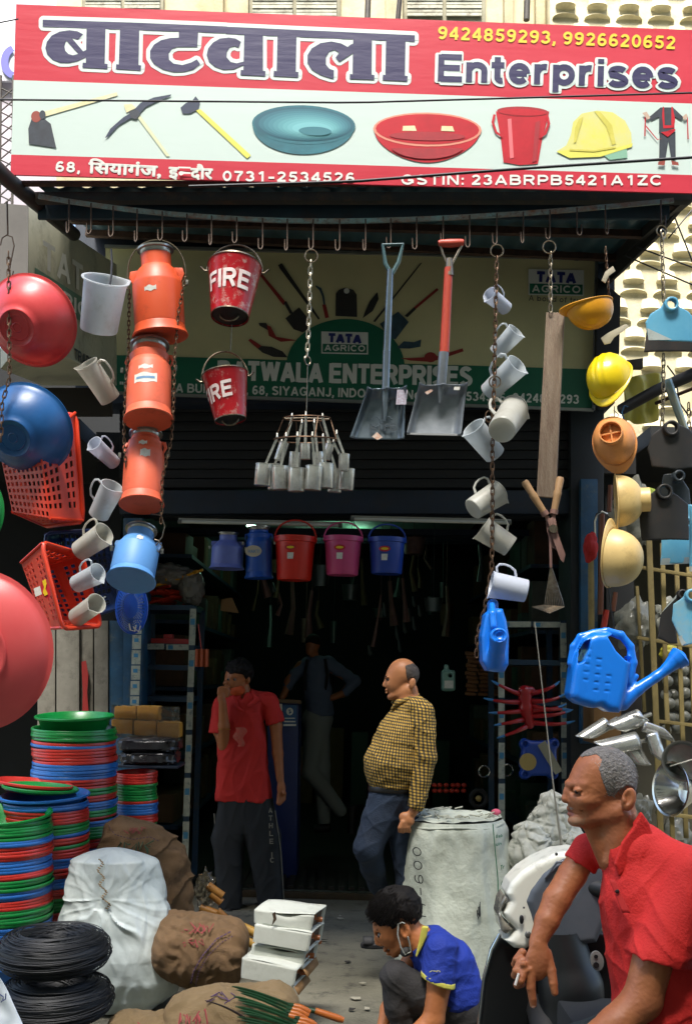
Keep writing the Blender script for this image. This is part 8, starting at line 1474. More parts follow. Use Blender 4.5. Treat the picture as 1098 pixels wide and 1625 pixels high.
def bo_tr(p):
    d = s_chain(p, [(385, 1262, 5, 36), (362, 1330, 4, 25), (366, 1432, 2, 18)], 6); e = s_chain(p, [(395, 1262, 5, 36), (417, 1330, 4, 27), (430, 1432, 2, 20)], 6); d = smin(d, e, 3); d = smax(d, np.abs(p[:, 2] - 4) - 21, 6); d = smax(smax(d, p[:, 1] - 1437, 2), 1267 - p[:, 1], 1); return d - 1.2 * np.maximum(0, ridge(p * np.array([1, .5, 1], np.float32), 11, 3))
sculpt('trousers', m_bpants, bo, F, bo_tr, (325, 1255, -26), (465, 1442, 34), 1.6)
for pts in ([(341, 1290, -4), (345, 1350, -4), (350, 1425, -4)], [(437, 1285, -8), (446, 1350, -8), (450, 1425, -6)]): g = MB(); g.tube([F(*q) for q in pts], .0035, 5); g.build('side_piping', mat('grey_piping', '#77756c', .7), bo)
g = MB()
for ch, y in zip('ATHLE IC', (1287, 1299, 1311, 1323, 1335, 1347, 1356, 1364)):
    if ch != ' ': flat2d(g, text2d(ch, 427.5 + (y - 1287) * .03, y, 433.5 + (y - 1287) * .03, y, 8, 0), lambda x, y_, l: F(x, y_, -20.5))
g.build('leg_lettering', mat('grey_print', '#77746a', .7), bo, smooth=False)
sculpt('face_mask', mat('orange_mask', '#b04412', .8), bo, F, lambda p: smax(s_ell(p, (377, 1094, -8), (13, 10, 13)) + .4 * N3(p, 4), -(p[:, 1] - (1088 - (p[:, 0] - 376) * .25)), 1), (360, 1080, -26), (396, 1108, 10), 1.0)
g = MB(); g.tube([F(387, 1090, -16), F(392, 1082, -10), F(396, 1078, -4)], .002, 5); g.build('mask_strap', mat('orange_mask', '#b04412'), bo); g = MB(); g.tube([F(358 + 9.6 * math.cos(t_), 1156 + 1.6 * math.sin(t_), -22 + 9.6 * math.sin(t_)) for t_ in np.linspace(0, 6.28, 21)[:-1]], .003, 6, closed=True); g.build('bangle', mat('brass_bangle', '#a88a3a', .3, metal=.8), bo)
for x in (364, 434): sculpt('shoe', mat('dark_shoe', '#141210', .6), bo, F, lambda p, x=x: smax(s_chain(p, [(x, 1438, 4, 8), (x + 2, 1442, -18, 7)], 4), p[:, 1] - 1449, 2), (x - 12, 1425, -32), (x + 16, 1452, 18), 1.6)
# ---------------------------------------------------------------- bald man in gingham
F = Fr(640, 1200, 5.36); bm_ = thing('person', 'balding man in a yellow checked shirt resting a hand on the wrapped drum', 'person', (P(640, 1300, 5.36).x, 5.36, 0))
def bm_skin(p):
    d = s_ell(p, (639, 1067, 0), (24, 24.5, 20)); d = smin(d, s_ell(p, (627, 1080, 0), (17, 23, 16)), 6)
    for s in (-1, 1): d = smin(d, s_cap(p, (648, 1093, 11 * s), (624, 1103, 4 * s), 8, 6), 5); d = smax(d, -s_ell(p, (613, 1077, 8 * s), (5, 3, 5)), 2); d = smin(d, s_cap(p, (612, 1073, 3 * s), (614, 1072.5, 11 * s), 2, 1.8), 1.5); d = smin(d, s_ell(p, (612, 1088, 2.6 * s), (2.8, 2.2, 2)), 1)
    d = smin(d, s_chain(p, [(613, 1075, 0, 2), (609, 1086, 0, 3)], 1.5), 2); d = smin(d, s_ell(p, (620, 1105, 0), (6, 5.5, 6)), 3); d = smin(d, s_cap(p, (612.5, 1094, -4), (612.5, 1094, 4), 2, 2), 1.2); d = smin(d, s_cap(p, (613, 1098, -3.5), (613, 1098, 3.5), 2, 2), 1)
    d = smax(d, -s_cap(p, (609.5, 1096.2, -6), (609.5, 1096.2, 6), .6, .6), .6)
    for s in (-1, 1): d = smin(d, s_ell(p, (653, 1083, 20 * s), (5.5, 9, 3), 10), 1.5)
    d = smin(d, s_chain(p, [(646, 1095, 0, 17), (648, 1120, 0, 20)], 4), 5); d = smin(d, s_chain(p, [(645, 1140, 0, 22), (632, 1215, 0, 30), (625, 1255, 0, 24)], 10), 8)
    a = s_chain(p, [(672, 1130, -24, 14), (678, 1200, -30, 12), (664, 1262, -34, 9), (652, 1284, -36, 7.5)], 4); a = smin(a, s_ell(p, (643, 1294, -36), (13, 10, 7), 35), 3)
    for k in range(4): a = smin(a, s_chain(p, [(636 + k * 4, 1298 - k, -42 + k * 2, 3.8), (632 + k * 4.5, 1306, -43 + k * 2, 3.4), (632 + k * 5, 1312 + (k % 2), -40 + k * 2, 3)], .8), .8)
    a = smin(a, s_chain(p, [(650, 1288, -30, 4), (640, 1300, -28, 3.4)], 1), 1)
    l = s_chain(p, [(625, 1255, 0, 24), (602, 1300, -12, 18), (585, 1341, -19, 13), (600, 1400, 26, 9), (606, 1440, 40, 8)], 6); m = s_chain(p, [(635, 1260, 6, 22), (648, 1380, 6, 17), (650, 1540, 6, 10)], 6)
    return np.minimum(np.minimum(d, a), smin(l, m, 4))
sculpt('body', m_sk2, bm_, F, bm_skin, (555, 1036, -60), (700, 1560, 60), 1.5); eye(bm_, F, 615, 1077, -7.5, 2.4)
sculpt('hair', mat('dark_grey_hair', '#2a211c', .7, col2='#4a423a', ns=80), bm_, F, lambda p: smax(s_ell(p, (641, 1068, 0), (24.5, 24.5, 21)) + .5 * N3(p, 2.5), s_poly(p, [(641, 1054), (655, 1050), (668, 1060), (668, 1098), (655, 1098), (657, 1076), (650, 1074), (646, 1080), (643, 1070)]), 2), (632, 1040, -24), (670, 1102, 24), 1.1)
hair_tufts('eyebrow', m_brow, bm_, F, lambda r: ((610 + r.uniform(0, 6), 1071.5 + r.uniform(-1, 1), -5 - r.uniform(0, 6)), Vector((.8, 0, -.2))), 50, 3, 6, .0012); 
def bm_shirt(p):
    d = s_chain(p, [(650, 1132, 0, 28), (636, 1170, 0, 37), (626, 1212, 0, 45), (624, 1240, 0, 38)], 12); d = smin(d, s_ell(p, (611, 1212, 0), (27, 34, 32)), 10); d = smin(d, s_cap(p, (655, 1118, 20), (662, 1122, -20), 16, 17), 8); d = smax(d, p[:, 1] - 1249 - (625 - p[:, 0]) * -.05, 3)
    a = s_chain(p, [(668, 1130, -22, 19), (672, 1200, -30, 16.5), (658, 1272, -36, 12)], 5); a = smax(a, (p[:, 1] - 1278) * .9 - (p[:, 0] - 655) * .5, 1.5); d = np.minimum(d, a - .2); d = smin(d, a, 1.2)
    d = smax(d, -s_chain(p, [(640, 1085, 0, 15), (645, 1106, 0, 17.5)], 3), 1.5); return d - 1.6 * np.maximum(0, ridge(p, 15, 1)) - .9 * np.maximum(0, ridge(p, 8, 3))
sculpt('shirt', m_ging, bm_, F, bm_shirt, (570, 1092, -62), (702, 1300, 50), 1.5)
sculpt('collar', m_ging, bm_, F, lambda p: smin(s_chain(p, [(662, 1102, 0, 4), (648, 1108, -19, 4), (630, 1114, -18, 5), (622, 1124, -12, 3)], 1.5), s_chain(p, [(662, 1102, 0, 4), (650, 1106, 18, 4), (625, 1114, 12, 4)], 1.5), 1), (612, 1094, -28), (670, 1134, 28), 1.2)
sculpt('jeans', m_jeans, bm_, F, lambda p: smin(s_chain(p, [(622, 1258, 0, 36), (603, 1298, -10, 27), (584, 1340, -20, 21), (592, 1372, 0, 18), (602, 1410, 30, 14)], 6), s_chain(p, [(634, 1262, 4, 32), (648, 1370, 6, 22), (650, 1530, 6, 15)], 6), 4) + np.maximum(0, 1246 - p[:, 1]) - 1.6 * np.maximum(0, ridge(p, 12, 2)), (550, 1240, -52), (695, 1550, 60), 1.7)
sculpt('belt', mat('black_belt', '#0b0a09', .4), bm_, F, lambda p: smax(s_chain(p, [(622, 1252, 0, 38), (626, 1253, 0, 38)], 2), np.abs(p[:, 1] - 1250) - 5, 1), (580, 1242, -42), (670, 1258, 42), 1.6)
for x, y, w_ in ((606, 1446, 40), (648, 1560, 0)): sculpt('shoe', mat('dark_shoe', '#141210'), bm_, F, lambda p, x=x, y=y, w_=w_: s_chain(p, [(x, y, w_, 9), (x - 18, y + 5, w_, 7)], 4), (x - 32, y - 14, w_ - 14), (x + 16, y + 16, w_ + 14), 1.8)
# ---------------------------------------------------------------- crouching man
F = Fr(660, 1520, 4.0); cr = thing('person', 'young man in a blue polo with yellow collar crouching and looking down at the ground', 'person', (P(690, 1560, 4.0).x, 4.0, 0))
def cr_skin(p):
    d = s_ell(p, (630, 1448, 0), (36, 36, 31), -20); d = smin(d, s_ell(p, (616, 1476, 0), (23, 31, 24), -28), 8)
    for s in (-1, 1): d = smin(d, s_cap(p, (641, 1490, 15 * s), (627, 1508, 5 * s), 11, 8), 6); d = smax(d, -s_ell(p, (601, 1479, 12 * s), (7, 4, 7), -25), 3); d = smin(d, s_cap(p, (597, 1473, 5 * s), (602, 1470, 17 * s), 2.8, 2.4), 2); d = smin(d, s_ell(p, (604, 1480, 12 * s), (5, 4, 5)), 1.5); d = smin(d, s_ell(p, (604, 1498, 4 * s), (4, 3, 3)), 1.5)
    d = smin(d, s_chain(p, [(597, 1478, 0, 3), (598, 1490, 0, 4), (599, 1496, 0, 4.6)], 2), 2.5); d = smin(d, s_cap(p, (611, 1506, -5), (611, 1506, 5), 3.4, 3.4), 2); d = smin(d, s_cap(p, (616, 1512, -5), (616, 1512, 5), 3.4, 3.4), 1.5); d = smax(d, -s_cap(p, (611, 1511, -9), (611, 1511, 9), 1, 1), 1); d = smin(d, s_ell(p, (626, 1514, 0), (7, 6, 8)), 4)
    for s in (-1, 1): e = s_ell(p, (641, 1470, 29 * s), (8.5, 14, 4.5), -8); e = smax(e, -s_ell(p, (640, 1470, 34 * s), (4.5, 9, 4)), 1.5); d = smin(d, e, 1.5)
    d = smin(d, s_chain(p, [(645, 1478, 0, 23), (668, 1496, 0, 25), (690, 1520, 0, 32)], 6), 7); d = smin(d, s_chain(p, [(700, 1530, 0, 36), (725, 1575, 0, 38)], 8), 10)
    a = s_chain(p, [(694, 1498, -34, 19), (692, 1548, -48, 18), (683, 1600, -52, 16.5), (650, 1625, -60, 13), (622, 1645, -62, 10)], 5); a = smin(a, s_ell(p, (606, 1654, -62), (14, 10, 8), -20), 4)
    b = s_chain(p, [(670, 1510, 36, 17), (640, 1560, 44, 14), (616, 1610, 30, 11), (606, 1640, 10, 9)], 5); b = smin(b, s_ell(p, (602, 1650, 6), (9, 13, 8)), 4)
    l = s_chain(p, [(725, 1600, -10, 30), (628, 1545, -14, 20), (640, 1640, -10, 14)], 6); return np.minimum(np.minimum(d, a), np.minimum(b, l)) + .25 * N3(p, 3)
sculpt('body', m_sk4, cr, F, cr_skin, (566, 1400, -82), (775, 1672, 70), 1.6); eye(cr, F, 602.5, 1480.5, -13, 4.2, (-.6, .7, -.3))
def cr_hair(p):
    h = s_ell(p, (629, 1442, 0), (42, 38.5, 33.5), -22) + 2 * N3(p, 7) + 1.2 * N3(p, 3, 2); cut = s_poly(p, [(560, 1380), (680, 1380), (680, 1470), (660, 1468), (652, 1468), (646, 1455), (634, 1452), (629, 1474), (622, 1475), (618, 1464), (604, 1466), (592, 1478), (578, 1480), (570, 1468)]); return smax(h, cut, 2.5)
sculpt('hair', m_hblack, cr, F, cr_hair, (568, 1390, -44), (682, 1486, 44), 1.6)
def crb(r):
    a_ = r.uniform(0, 6.28); z = r.uniform(-1, .5); d = Vector((math.cos(a_) * math.sqrt(1 - z * z), z, -abs(math.sin(a_)) * math.sqrt(1 - z * z))); p = Vector((628 + 41 * d.x, 1441 + 37 * d.y, 34 * d.z)); return (p, Vector((d.x * .5 - .35, .65 + d.y * .3, d.z * .5))) if (p.y < 1462 and not (p.x > 648 and p.y > 1450)) else None
hair_tufts('hair_strands', mat('black_strand', '#15110f', .35), cr, F, crb, 1800, 8, 9, .0008)
def cr_shirt(p):
    d = s_chain(p, [(682, 1506, 0, 34), (706, 1532, 0, 44), (718, 1575, 0, 46), (722, 1600, 0, 40)], 12); d = smin(d, s_cap(p, (690, 1495, 26), (700, 1497, -28), 20, 22), 9); a = s_cap(p, (696, 1496, -34), (690, 1550, -48), 24, 25); a = smax(a, (p[:, 1] - 1541) - (p[:, 0] - 690) * .35, 1.5); d = smin(d, a, 5)
    d = smax(d, -(p[:, 0] - 640 - (p[:, 1] - 1520) * .3), 3); d = smax(d, -s_chain(p, [(640, 1470, 0, 25), (664, 1494, 0, 28)], 4), 2); d = smax(d, (p[:, 1] - 1604) + (p[:, 0] - 740) * .25, 2); return d - 2 * np.maximum(0, ridge(p, 20, 1.5)) - 1.2 * np.maximum(0, ridge(p, 10, .2))
sculpt('shirt', m_royal, cr, F, cr_shirt, (632, 1450, -82), (778, 1625, 56), 1.8)
sculpt('collar', m_ytrim, cr, F, lambda p: s_ext(s_poly(p, [(666, 1460), (679, 1461), (676, 1478), (668, 1496), (659, 1513), (655, 1509), (660, 1488)]) + 1.5, p[:, 2] + 32, 0, 4, 2), (648, 1452, -42), (686, 1520, -22), 1.3)
sculpt('sleeve_cuff', m_ytrim, cr, F, lambda p: smax(s_cap(p, (691, 1530, -43), (690, 1556, -49), 26.5, 26.5), np.abs((p[:, 1] - 1541) - (p[:, 0] - 690) * .35) - 4, 1), (658, 1515, -80), (724, 1562, -16), 1.5)
marks(cr, F, 684, 1522, 14, 3, m_ytrim, W=-70, n=4, seed=3, r=.0012, name='sleeve_print')
sculpt('trousers', m_gpants, cr, F, lambda p: smin(s_chain(p, [(735, 1600, -8, 38), (670, 1572, -18, 30), (627, 1544, -20, 23), (632, 1590, -16, 22), (650, 1650, -12, 20)], 7), smin(s_chain(p, [(735, 1610, 8, 38), (680, 1590, 24, 28), (645, 1575, 26, 22), (655, 1640, 24, 18)], 7), s_ell(p, (728, 1618, 0), (42, 32, 36)), 6), 5) - 1.6 * np.maximum(0, ridge(p, 14, .7)), (596, 1512, -62), (790, 1672, 64), 1.9)
g = MB(); g.tube([F(630, 1458, -34), F(629, 1475, -33), F(634, 1495, -31), F(641, 1508, -27), F(650, 1503, -27), F(648, 1490, -31), F(645, 1478, -34)], .0028, 6); g.tube([F(630, 1458, -34), F(636, 1455, -35), F(640, 1457, -35)], .0022, 6); g.build('mask_strap', mat('white_strap', '#a3a59c', .7), cr)
sculpt('face_mask', mat('grey_mask', '#3a3a38', .8), cr, F, lambda p: s_ell(p, (643, 1503, 0), (11, 14, 28), 20), (626, 1484, -32), (660, 1522, 32), 1.5)
hair_tufts('eyebrow', m_brow, cr, F, lambda r: ((596 + r.uniform(0, 10), 1471 + r.uniform(-1.5, 1.5), -8 - r.uniform(0, 10)), Vector((.8, -.2, -.2))), 90, 4, 6, .0009)
for w_ in (-14, 22): sculpt('sandal', mat('black_rubber', '#0d0d0d'), cr, F, lambda p, w_=w_: s_box(p, (640, 1676, w_), (26, 4, 11), 3), (610, 1668, w_ - 14), (670, 1684, w_ + 14), 2)
# ---------------------------------------------------------------- man deep inside
F = Fr(505, 1160, 9.0); bk = thing('person', 'dim man in slate shirt with backpack straps leaning on the counter deep in the shop', 'person', (P(505, 1300, 9.0).x, 9.0, 0))
def bk_skin(p):
    d = s_ell(p, (496, 1021, 0), (11.5, 14, 12)); d = smin(d, s_ell(p, (493, 1031, -4), (8, 9, 8)), 3); d = smin(d, s_cap(p, (498, 1036, 0), (500, 1048, 0), 7, 8), 3); d = smin(d, s_chain(p, [(503, 1065, 0, 18), (505, 1120, 0, 16), (508, 1145, 0, 18)], 6), 4); d = smin(d, s_chain(p, [(530, 1060, 0, 9), (560, 1080, -4, 7), (545, 1100, -8, 6), (527, 1107, -8, 5)], 3), 2); d = smin(d, s_chain(p, [(478, 1056, 0, 9), (458, 1080, -6, 6.5), (452, 1100, -10, 5), (448, 1106, -12, 5)], 3), 2)
    return smin(d, smin(s_chain(p, [(500, 1150, 0, 14), (510, 1220, 0, 10), (514, 1300, 0, 6)], 3), s_chain(p, [(505, 1150, 0, 14), (486, 1222, -10, 9), (542, 1282, -14, 6)], 3), 2), 2)
sculpt('body', m_sk3, bk, F, bk_skin, (436, 1000, -30), (580, 1315, 26), 1.6)
sculpt('hair', m_hblack, bk, F, lambda p: smax(s_ell(p, (497, 1017, 1), (13, 14, 13)), p[:, 1] - 1022, 1), (480, 1000, -16), (514, 1026, 18), 1.4)
sculpt('shirt', m_bshirt, bk, F, lambda p: smax(smin(smin(s_chain(p, [(502, 1058, 0, 19), (505, 1100, 0, 21), (508, 1132, 0, 22)], 6), s_chain(p, [(488, 1052, 0, 11), (520, 1052, 0, 12), (534, 1060, 0, 10), (563, 1080, -4, 9), (548, 1098, -8, 7)], 4), 4), s_chain(p, [(486, 1054, 0, 10), (468, 1070, -3, 9), (457, 1088, -6, 8)], 3), 3), p[:, 1] - 1136, 1) - .8 * ridge(p, 7), (440, 1036, -32), (580, 1142, 30), 1.6)
sculpt('trousers', m_dpants, bk, F, lambda p: smin(s_chain(p, [(502, 1140, 0, 22), (510, 1215, 0, 14), (514, 1300, 0, 10)], 4), s_chain(p, [(507, 1140, 0, 22), (493, 1222, -10, 14), (540, 1283, -14, 10)], 4), 3), (470, 1120, -32), (560, 1312, 26), 1.7)
for pts in ([(488, 1046, -13), (484, 1070, -18), (484, 1095, -16)], [(516, 1045, -13), (520, 1070, -18), (516, 1095, -16)]): g = MB(); g.tube([F(*q) for q in pts], .014, 6); g.build('backpack_strap', m_black, bk)
g = MB(); g.ell(F(508, 1080, 24), (.13, .09, .2)); g.build('backpack', m_black, bk)
for a_, b_ in (((500, 1312, -6), (524, 1310, -10)), ((558, 1275, -14), (556, 1318, -14))): g = MB(); g.tube([F(*a_), F(*b_)], .035, 10); g.build('shoe', mat('dark_shoe', '#141210'), bk)
# ---------------------------------------------------------------- person cut by the right edge
F = Fr(1130, 1240, 2.6); rp = thing('person', 'bare brown arm of a person mostly cut off by the right edge', 'person', (P(1160, 1300, 2.6).x, 2.6, 0))
def rp_skin(p):
    d = smin(s_ell(p, (1186, 1030, 0), (52, 56, 44)), s_ell(p, (1160, 1058, 0), (36, 48, 34)), 10); d = smin(d, s_chain(p, [(1142, 1040, 0, 6), (1126, 1066, 0, 8)], 3), 6); d = smin(d, s_cap(p, (1150, 1094, 0), (1180, 1084, 0), 20, 26), 8); d = smin(d, s_ell(p, (1196, 1056, -44), (11, 18, 5)), 2); d = smax(d, -s_ell(p, (1140, 1048, -20), (12, 7, 9)), 4)
    d = smin(d, s_chain(p, [(1190, 1090, 0, 34), (1190, 1180, 0, 50), (1190, 1400, 0, 56)], 14), 10)
    a = s_chain(p, [(1160, 1150, -50, 30), (1121, 1226, -58, 30), (1124, 1292, -66, 25), (1176, 1340, -80, 18), (1196, 1350, -84, 14)], 8); return smin(smin(d, a, 8), smin(s_chain(p, [(1178, 1400, -30, 50), (1176, 2040, -34, 22)], 5), s_chain(p, [(1200, 1400, 30, 50), (1206, 2040, 34, 22)], 5), 5), 8)
sculpt('body', m_sk4, rp, F, rp_skin, (1075, 965, -120), (1290, 2075, 90), 4); eye(rp, F, 1142, 1048, -20, 7)
sculpt('hair', m_hblack, rp, F, lambda p: smax(s_ell(p, (1190, 1024, 0), (58, 58, 48)) + 2 * N3(p, 8), s_poly(p, [(1130, 1018), (1180, 1018), (1186, 1050), (1208, 1062), (1214, 1090), (1262, 1090), (1262, 950), (1130, 950)]), 3), (1120, 955, -56), (1262, 1095, 56), 3.5)
sculpt('vest', mat('off_white_vest', '#b5b0a0', .85), rp, F, lambda p: smax(s_chain(p, [(1192, 1140, 0, 60), (1192, 1200, 0, 62), (1194, 1440, 0, 68)], 14), np.maximum(1118 - p[:, 1], p[:, 1] - 1450), 6) - 3 * np.maximum(0, ridge(p, 30)), (1105, 1100, -90), (1290, 1470, 90), 4)
sculpt('trousers', m_gpants, rp, F, lambda p: smax(smin(s_chain(p, [(1178, 1440, -26, 62), (1176, 2000, -34, 34)], 5), s_chain(p, [(1200, 1440, 26, 62), (1206, 2000, 34, 34)], 5), 6), np.maximum(1430 - p[:, 1], p[:, 1] - 1990), 4), (1095, 1420, -105), (1290, 2000, 105), 5)
# ---------------------------------------------------------------- scooter
F = Fr(860, 1480, 3.45); sc_ = thing('scooter', 'black and white scooter with white headlamp cowl and chrome edged leg shield', 'scooter', (P(860, 1500, 3.45).x, 3.45, 0))
m_swhite = mat('white_scooter_paint', '#e6e6da', .25, col2='#dadaca', ns=5, coat=.5, dirt='#6a675c', ds=14, damt=.45); m_sgrey = mat('slate_plastic', '#4a5058', .45, col2='#565c64', ns=8, dirt='#5a5a58', ds=14, damt=.3); m_sblack = mat('black_scooter_plastic', '#0b0d0e', .45, col2='#121516', ns=5)
WC = [(908, 1341), (878, 1345), (846, 1360), (822, 1377), (805, 1396), (798, 1414), (804, 1426), (793, 1444), (798, 1456), (813, 1471), (803, 1482), (792, 1486), (812, 1502), (830, 1504), (845, 1492), (862, 1470), (905, 1450), (925, 1400), (930, 1346)]
GP = [(918, 1344), (884, 1350), (852, 1376), (832, 1404), (824, 1424), (832, 1446), (838, 1470), (846, 1492), (880, 1500), (940, 1490), (960, 1440), (958, 1370), (940, 1346)]
sculpt('headlamp_cowl', m_swhite, sc_, F, lambda p: s_ext(s_poly(p, WC) + 2, p[:, 2] - (p[:, 0] - 860) * -.12, 8, 38, 11), (784, 1336, -45), (936, 1510, 66), 1.8)
sculpt('dash_panel', m_sgrey, sc_, F, lambda p: smin(smax(s_ext(s_poly(p, GP) + 4, p[:, 2] - (p[:, 0] - 860) * -.12, -2, 34, 12), -s_ell(p, (886, 1392, -52), (27, 32, 26), 15), 3), s_chain(p, [(858, 1385, -38, 2), (875, 1360, -40, 2), (900, 1358, -42, 2)], 1), 3), (818, 1338, -60), (966, 1504, 44), 1.8)
g = MB(); g.lathe([(0, 0), (1, .02), (1.02, .3), (0, .35)], 30, axis_frame(F(886, 1392, -22), F(884, 1391, -30), (1, 0, 0), 1.0)); 
g = MB(); g.ell(F(886, 1392, -26), (F.s * 21, F.s * 6, F.s * 27)); g.build('speedometer_glass', mat('speedometer_glass', '#1d3a52', .08, col2='#a08460', ns=45, mix=.3, spec=.8), sc_)
sculpt('indicator_lens', mat('smoked_lens', '#4c4a44', .12, spec=.8, col2='#9a9686', ns=26), sc_, F, lambda p: s_ext(s_poly(p, [(798, 1412), (804, 1424), (793, 1444), (799, 1456), (814, 1471), (800, 1481), (791, 1474), (786, 1450), (790, 1428)]) + 2, p[:, 2] - (p[:, 0] - 860) * -.12, 4, 34, 8), (778, 1402, -40), (820, 1492, 56), 1.6)
g = MB(); g.ell(F(822, 1452, -30), (F.s * 3.6, F.s * 3, F.s * 7)); g.build('mirror_hole', m_sblack, sc_); g = MB(); g.ell(F(832, 1476, -30), (F.s * 5, F.s * 3, F.s * 5.5)); g.build('round_badge', mat('badge_metal', '#6a6a66', .4, metal=.6), sc_)
g = MB(); g.ell(F(877, 1349, -28), (F.s * 2.4, F.s * 2.4, F.s * 2.4)); g.ell(F(825, 1433, -33), (F.s * 1.6, F.s * 1.6, F.s * 1.6)); g.build('screw', m_sblack, sc_)
LS = [(790, 1482), (776, 1505), (764, 1551), (757, 1625), (752, 1700), (1000, 1700), (1000, 1480), (900, 1470), (830, 1496), (806, 1494)]
sculpt('leg_shield', m_sblack, sc_, F, lambda p: smax(s_ext(s_poly(p, LS) + 3, p[:, 2] - 4 - 16 * np.exp(-((p[:, 0] - 870) / 60) ** 2), 0, 12, 7), -s_ell(p, (930, 1440, -20), (1, 1, 1)), 2), (745, 1462, -30), (1006, 1704, 50), 2.4)
g = MB(); g.tube([F(792, 1480, -10), F(779, 1505, -10), F(767, 1551, -10), F(759, 1625, -10), F(755, 1690, -10)], .006, 8); g.build('chrome_edge', m_chrome, sc_)
sculpt('steering_column', m_sblack, sc_, F, lambda p: s_chain(p, [(880, 1480, -12, 40), (900, 1560, -22, 48), (905, 1660, -22, 52)], 10), (820, 1470, -80), (965, 1700, 40), 2.6)
t_ = axis_frame(F(930, 1505, -72), F(930, 1505, -75), (0, 0, 1), 1.0); g = MB(); g.poly([F(x, y, -74) for x, y in el(929, 1505, 10, 15, 24, rot=-10)], (0, .01, 0)); g.build('key_plate', mat('silver_plate', '#8f908c', .35, metal=.5), sc_, bevel=.001); g = MB()
for y, r_ in ((1498, 3), (1511, 4.5)): g.poly([F(x, y_, -75.5) for x, y_ in el(927, y, r_, r_, 16)], (0, .004, 0))
g.build('key_slot', m_sblack, sc_, smooth=False)
sculpt('handlebar', m_sblack, sc_, F, lambda p: s_chain(p, [(930, 1400, -30, 15), (965, 1405, -60, 14), (1000, 1430, -80, 12)], 5), (910, 1375, -100), (1020, 1450, -5), 2.2)
g = MB(); g.tube([F(910, 1680, 10), F(960, 1720, 30), F(1100, 1720, 60)], .09, 12); g.build('floor_board', m_sblack, sc_)
for y_, w__ in ((2000, 0),): g = MB(); g.tube([Vector((_wl(sc_).x, 3.5 + .22 * math.cos(q), .27 + .22 * math.sin(q))) for q in np.linspace(0, 6.28, 33)[:-1]], .05, 12, closed=True); w_o = g.build('wheel', mat('black_rubber', '#0d0d0d'), sc_)
F = Fr(945, 1445, 3.6)
for (x, y, rx, ry, m, lab, nm) in ((944, 1442, 14, 17, mat('bright_green_plastic', '#0a8a3c', .4), 'bright green ring shaped plastic item behind the red shirt', 'plastic_ring'),):
    g = MB(); g.tube([F(x + rx * math.cos(q), y + ry * math.sin(q), 4 * math.cos(q)) for q in np.linspace(0, 6.28, 25)[:-1]], F.s * 5.5, 8, closed=True); tag(g.build(nm, m, loc=F(x, y)), lab, 'ring')
for k, (y, c, lab) in enumerate(((1462, '#8e1f1a', 'red'), (1456, '#a86a2a', 'orange'), (1450, '#b5b5ab', 'white'))): g = MB(); g.tube([F(918 + k * 4, y - 4 * k, 12), F(930 + k * 3, y + 2 - 3 * k, 8), F(950, y + 4 - 3 * k, 8)], F.s * 3, 6); tag(g.build('folded_packet', mat('packet_' + lab, c, .5), loc=F(930, y)), lab + ' folded packet edge between scooter and red shirt', 'packet')
crumple('white_bag', 'white plastic bag behind the scooter handlebar and red shirt', 'plastic bag', F, (938, 1418, 40), (22, 20, 14), m_wsack, .2, 81, fr=1.5)
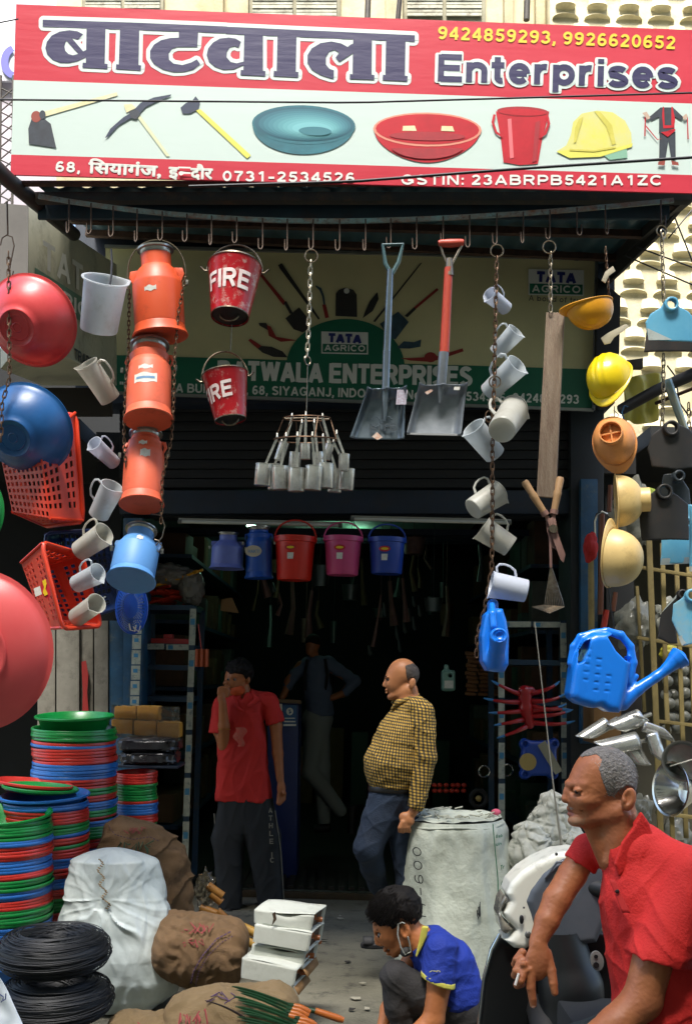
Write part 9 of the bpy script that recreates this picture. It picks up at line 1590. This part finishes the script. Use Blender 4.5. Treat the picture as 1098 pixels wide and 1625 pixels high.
# ================================================================ stock deep in the dark shop
def stock_box(c, sz, m, lab, grp, rot=0): g = MB(); g.box(c, sz, Matrix.Rotation(rot, 3, 'Z')); tag(g.build('carton', m, loc=Vector(c) - Vector((0, 0, sz[2] / 2)), bevel=.004), lab, 'carton', grp)
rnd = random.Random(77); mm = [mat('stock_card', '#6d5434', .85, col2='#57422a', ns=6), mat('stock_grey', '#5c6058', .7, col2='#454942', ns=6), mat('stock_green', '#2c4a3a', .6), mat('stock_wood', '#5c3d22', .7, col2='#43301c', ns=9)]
for side, x in (('left', -1.42), ('right', 1.68)):
    for lv in range(5):
        z = .35 + lv * .52; g = MB(); g.box((x, 10.3, z - .02), (.42, 4.2, .03)); tag(g.build('wall_shelf', m_rack, loc=(x, 10.3, z - .02)), ['lowest', 'second', 'third', 'fourth', 'topmost'][lv] + ' long shelf board along the dark ' + side + ' wall', 'shelf')
        y = 8.3
        while y < 12.2:
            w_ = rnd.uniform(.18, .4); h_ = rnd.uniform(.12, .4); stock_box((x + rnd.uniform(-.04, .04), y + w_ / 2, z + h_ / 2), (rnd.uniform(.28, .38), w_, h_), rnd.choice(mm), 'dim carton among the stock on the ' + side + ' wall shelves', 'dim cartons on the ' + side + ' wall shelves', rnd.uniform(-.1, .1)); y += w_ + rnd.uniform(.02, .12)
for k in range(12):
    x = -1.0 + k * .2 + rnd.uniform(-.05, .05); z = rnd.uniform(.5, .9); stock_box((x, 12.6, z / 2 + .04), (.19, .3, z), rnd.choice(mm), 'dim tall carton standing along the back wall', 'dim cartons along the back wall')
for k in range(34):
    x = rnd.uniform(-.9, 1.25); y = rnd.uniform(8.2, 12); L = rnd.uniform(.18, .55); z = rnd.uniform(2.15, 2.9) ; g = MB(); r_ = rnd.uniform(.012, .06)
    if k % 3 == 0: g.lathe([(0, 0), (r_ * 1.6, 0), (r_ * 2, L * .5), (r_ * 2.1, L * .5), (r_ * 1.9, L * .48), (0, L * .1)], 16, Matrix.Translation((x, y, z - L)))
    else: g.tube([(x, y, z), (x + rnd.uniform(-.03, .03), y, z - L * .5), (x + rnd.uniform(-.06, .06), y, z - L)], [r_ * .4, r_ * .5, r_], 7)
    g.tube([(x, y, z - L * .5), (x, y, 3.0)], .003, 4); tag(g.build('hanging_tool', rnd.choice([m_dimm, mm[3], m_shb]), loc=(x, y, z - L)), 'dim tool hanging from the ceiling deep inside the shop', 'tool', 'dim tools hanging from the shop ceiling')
# litter and stains on the ground
m_lit2 = [mat('litter_paper', '#8d897a', .8), mat('litter_brown', '#54402a', .85), mat('litter_dark', '#1f1d1a', .8)]
for k in range(46):
    x = rnd.uniform(-1.2, 1.0); y = rnd.uniform(4.2, 7.3); s = rnd.uniform(.008, .028); a_ = rnd.uniform(0, 6.28); g = MB(); q = [(x + s * rnd.uniform(.5, 1.2) * math.cos(a_ + t_), y + s * rnd.uniform(.5, 1.2) * math.sin(a_ + t_), .006 + rnd.uniform(0, .008)) for t_ in (0, 1.3, 2.6, 3.9, 5.1)]; g.poly(q, (0, 0, .003))
    tag(g.build('litter', m_lit2[0 if k % 6 == 0 else 1 + k % 2], loc=q[0], smooth=False), 'small scrap of litter on the concrete before the shop', 'litter', 'litter scraps on the concrete')
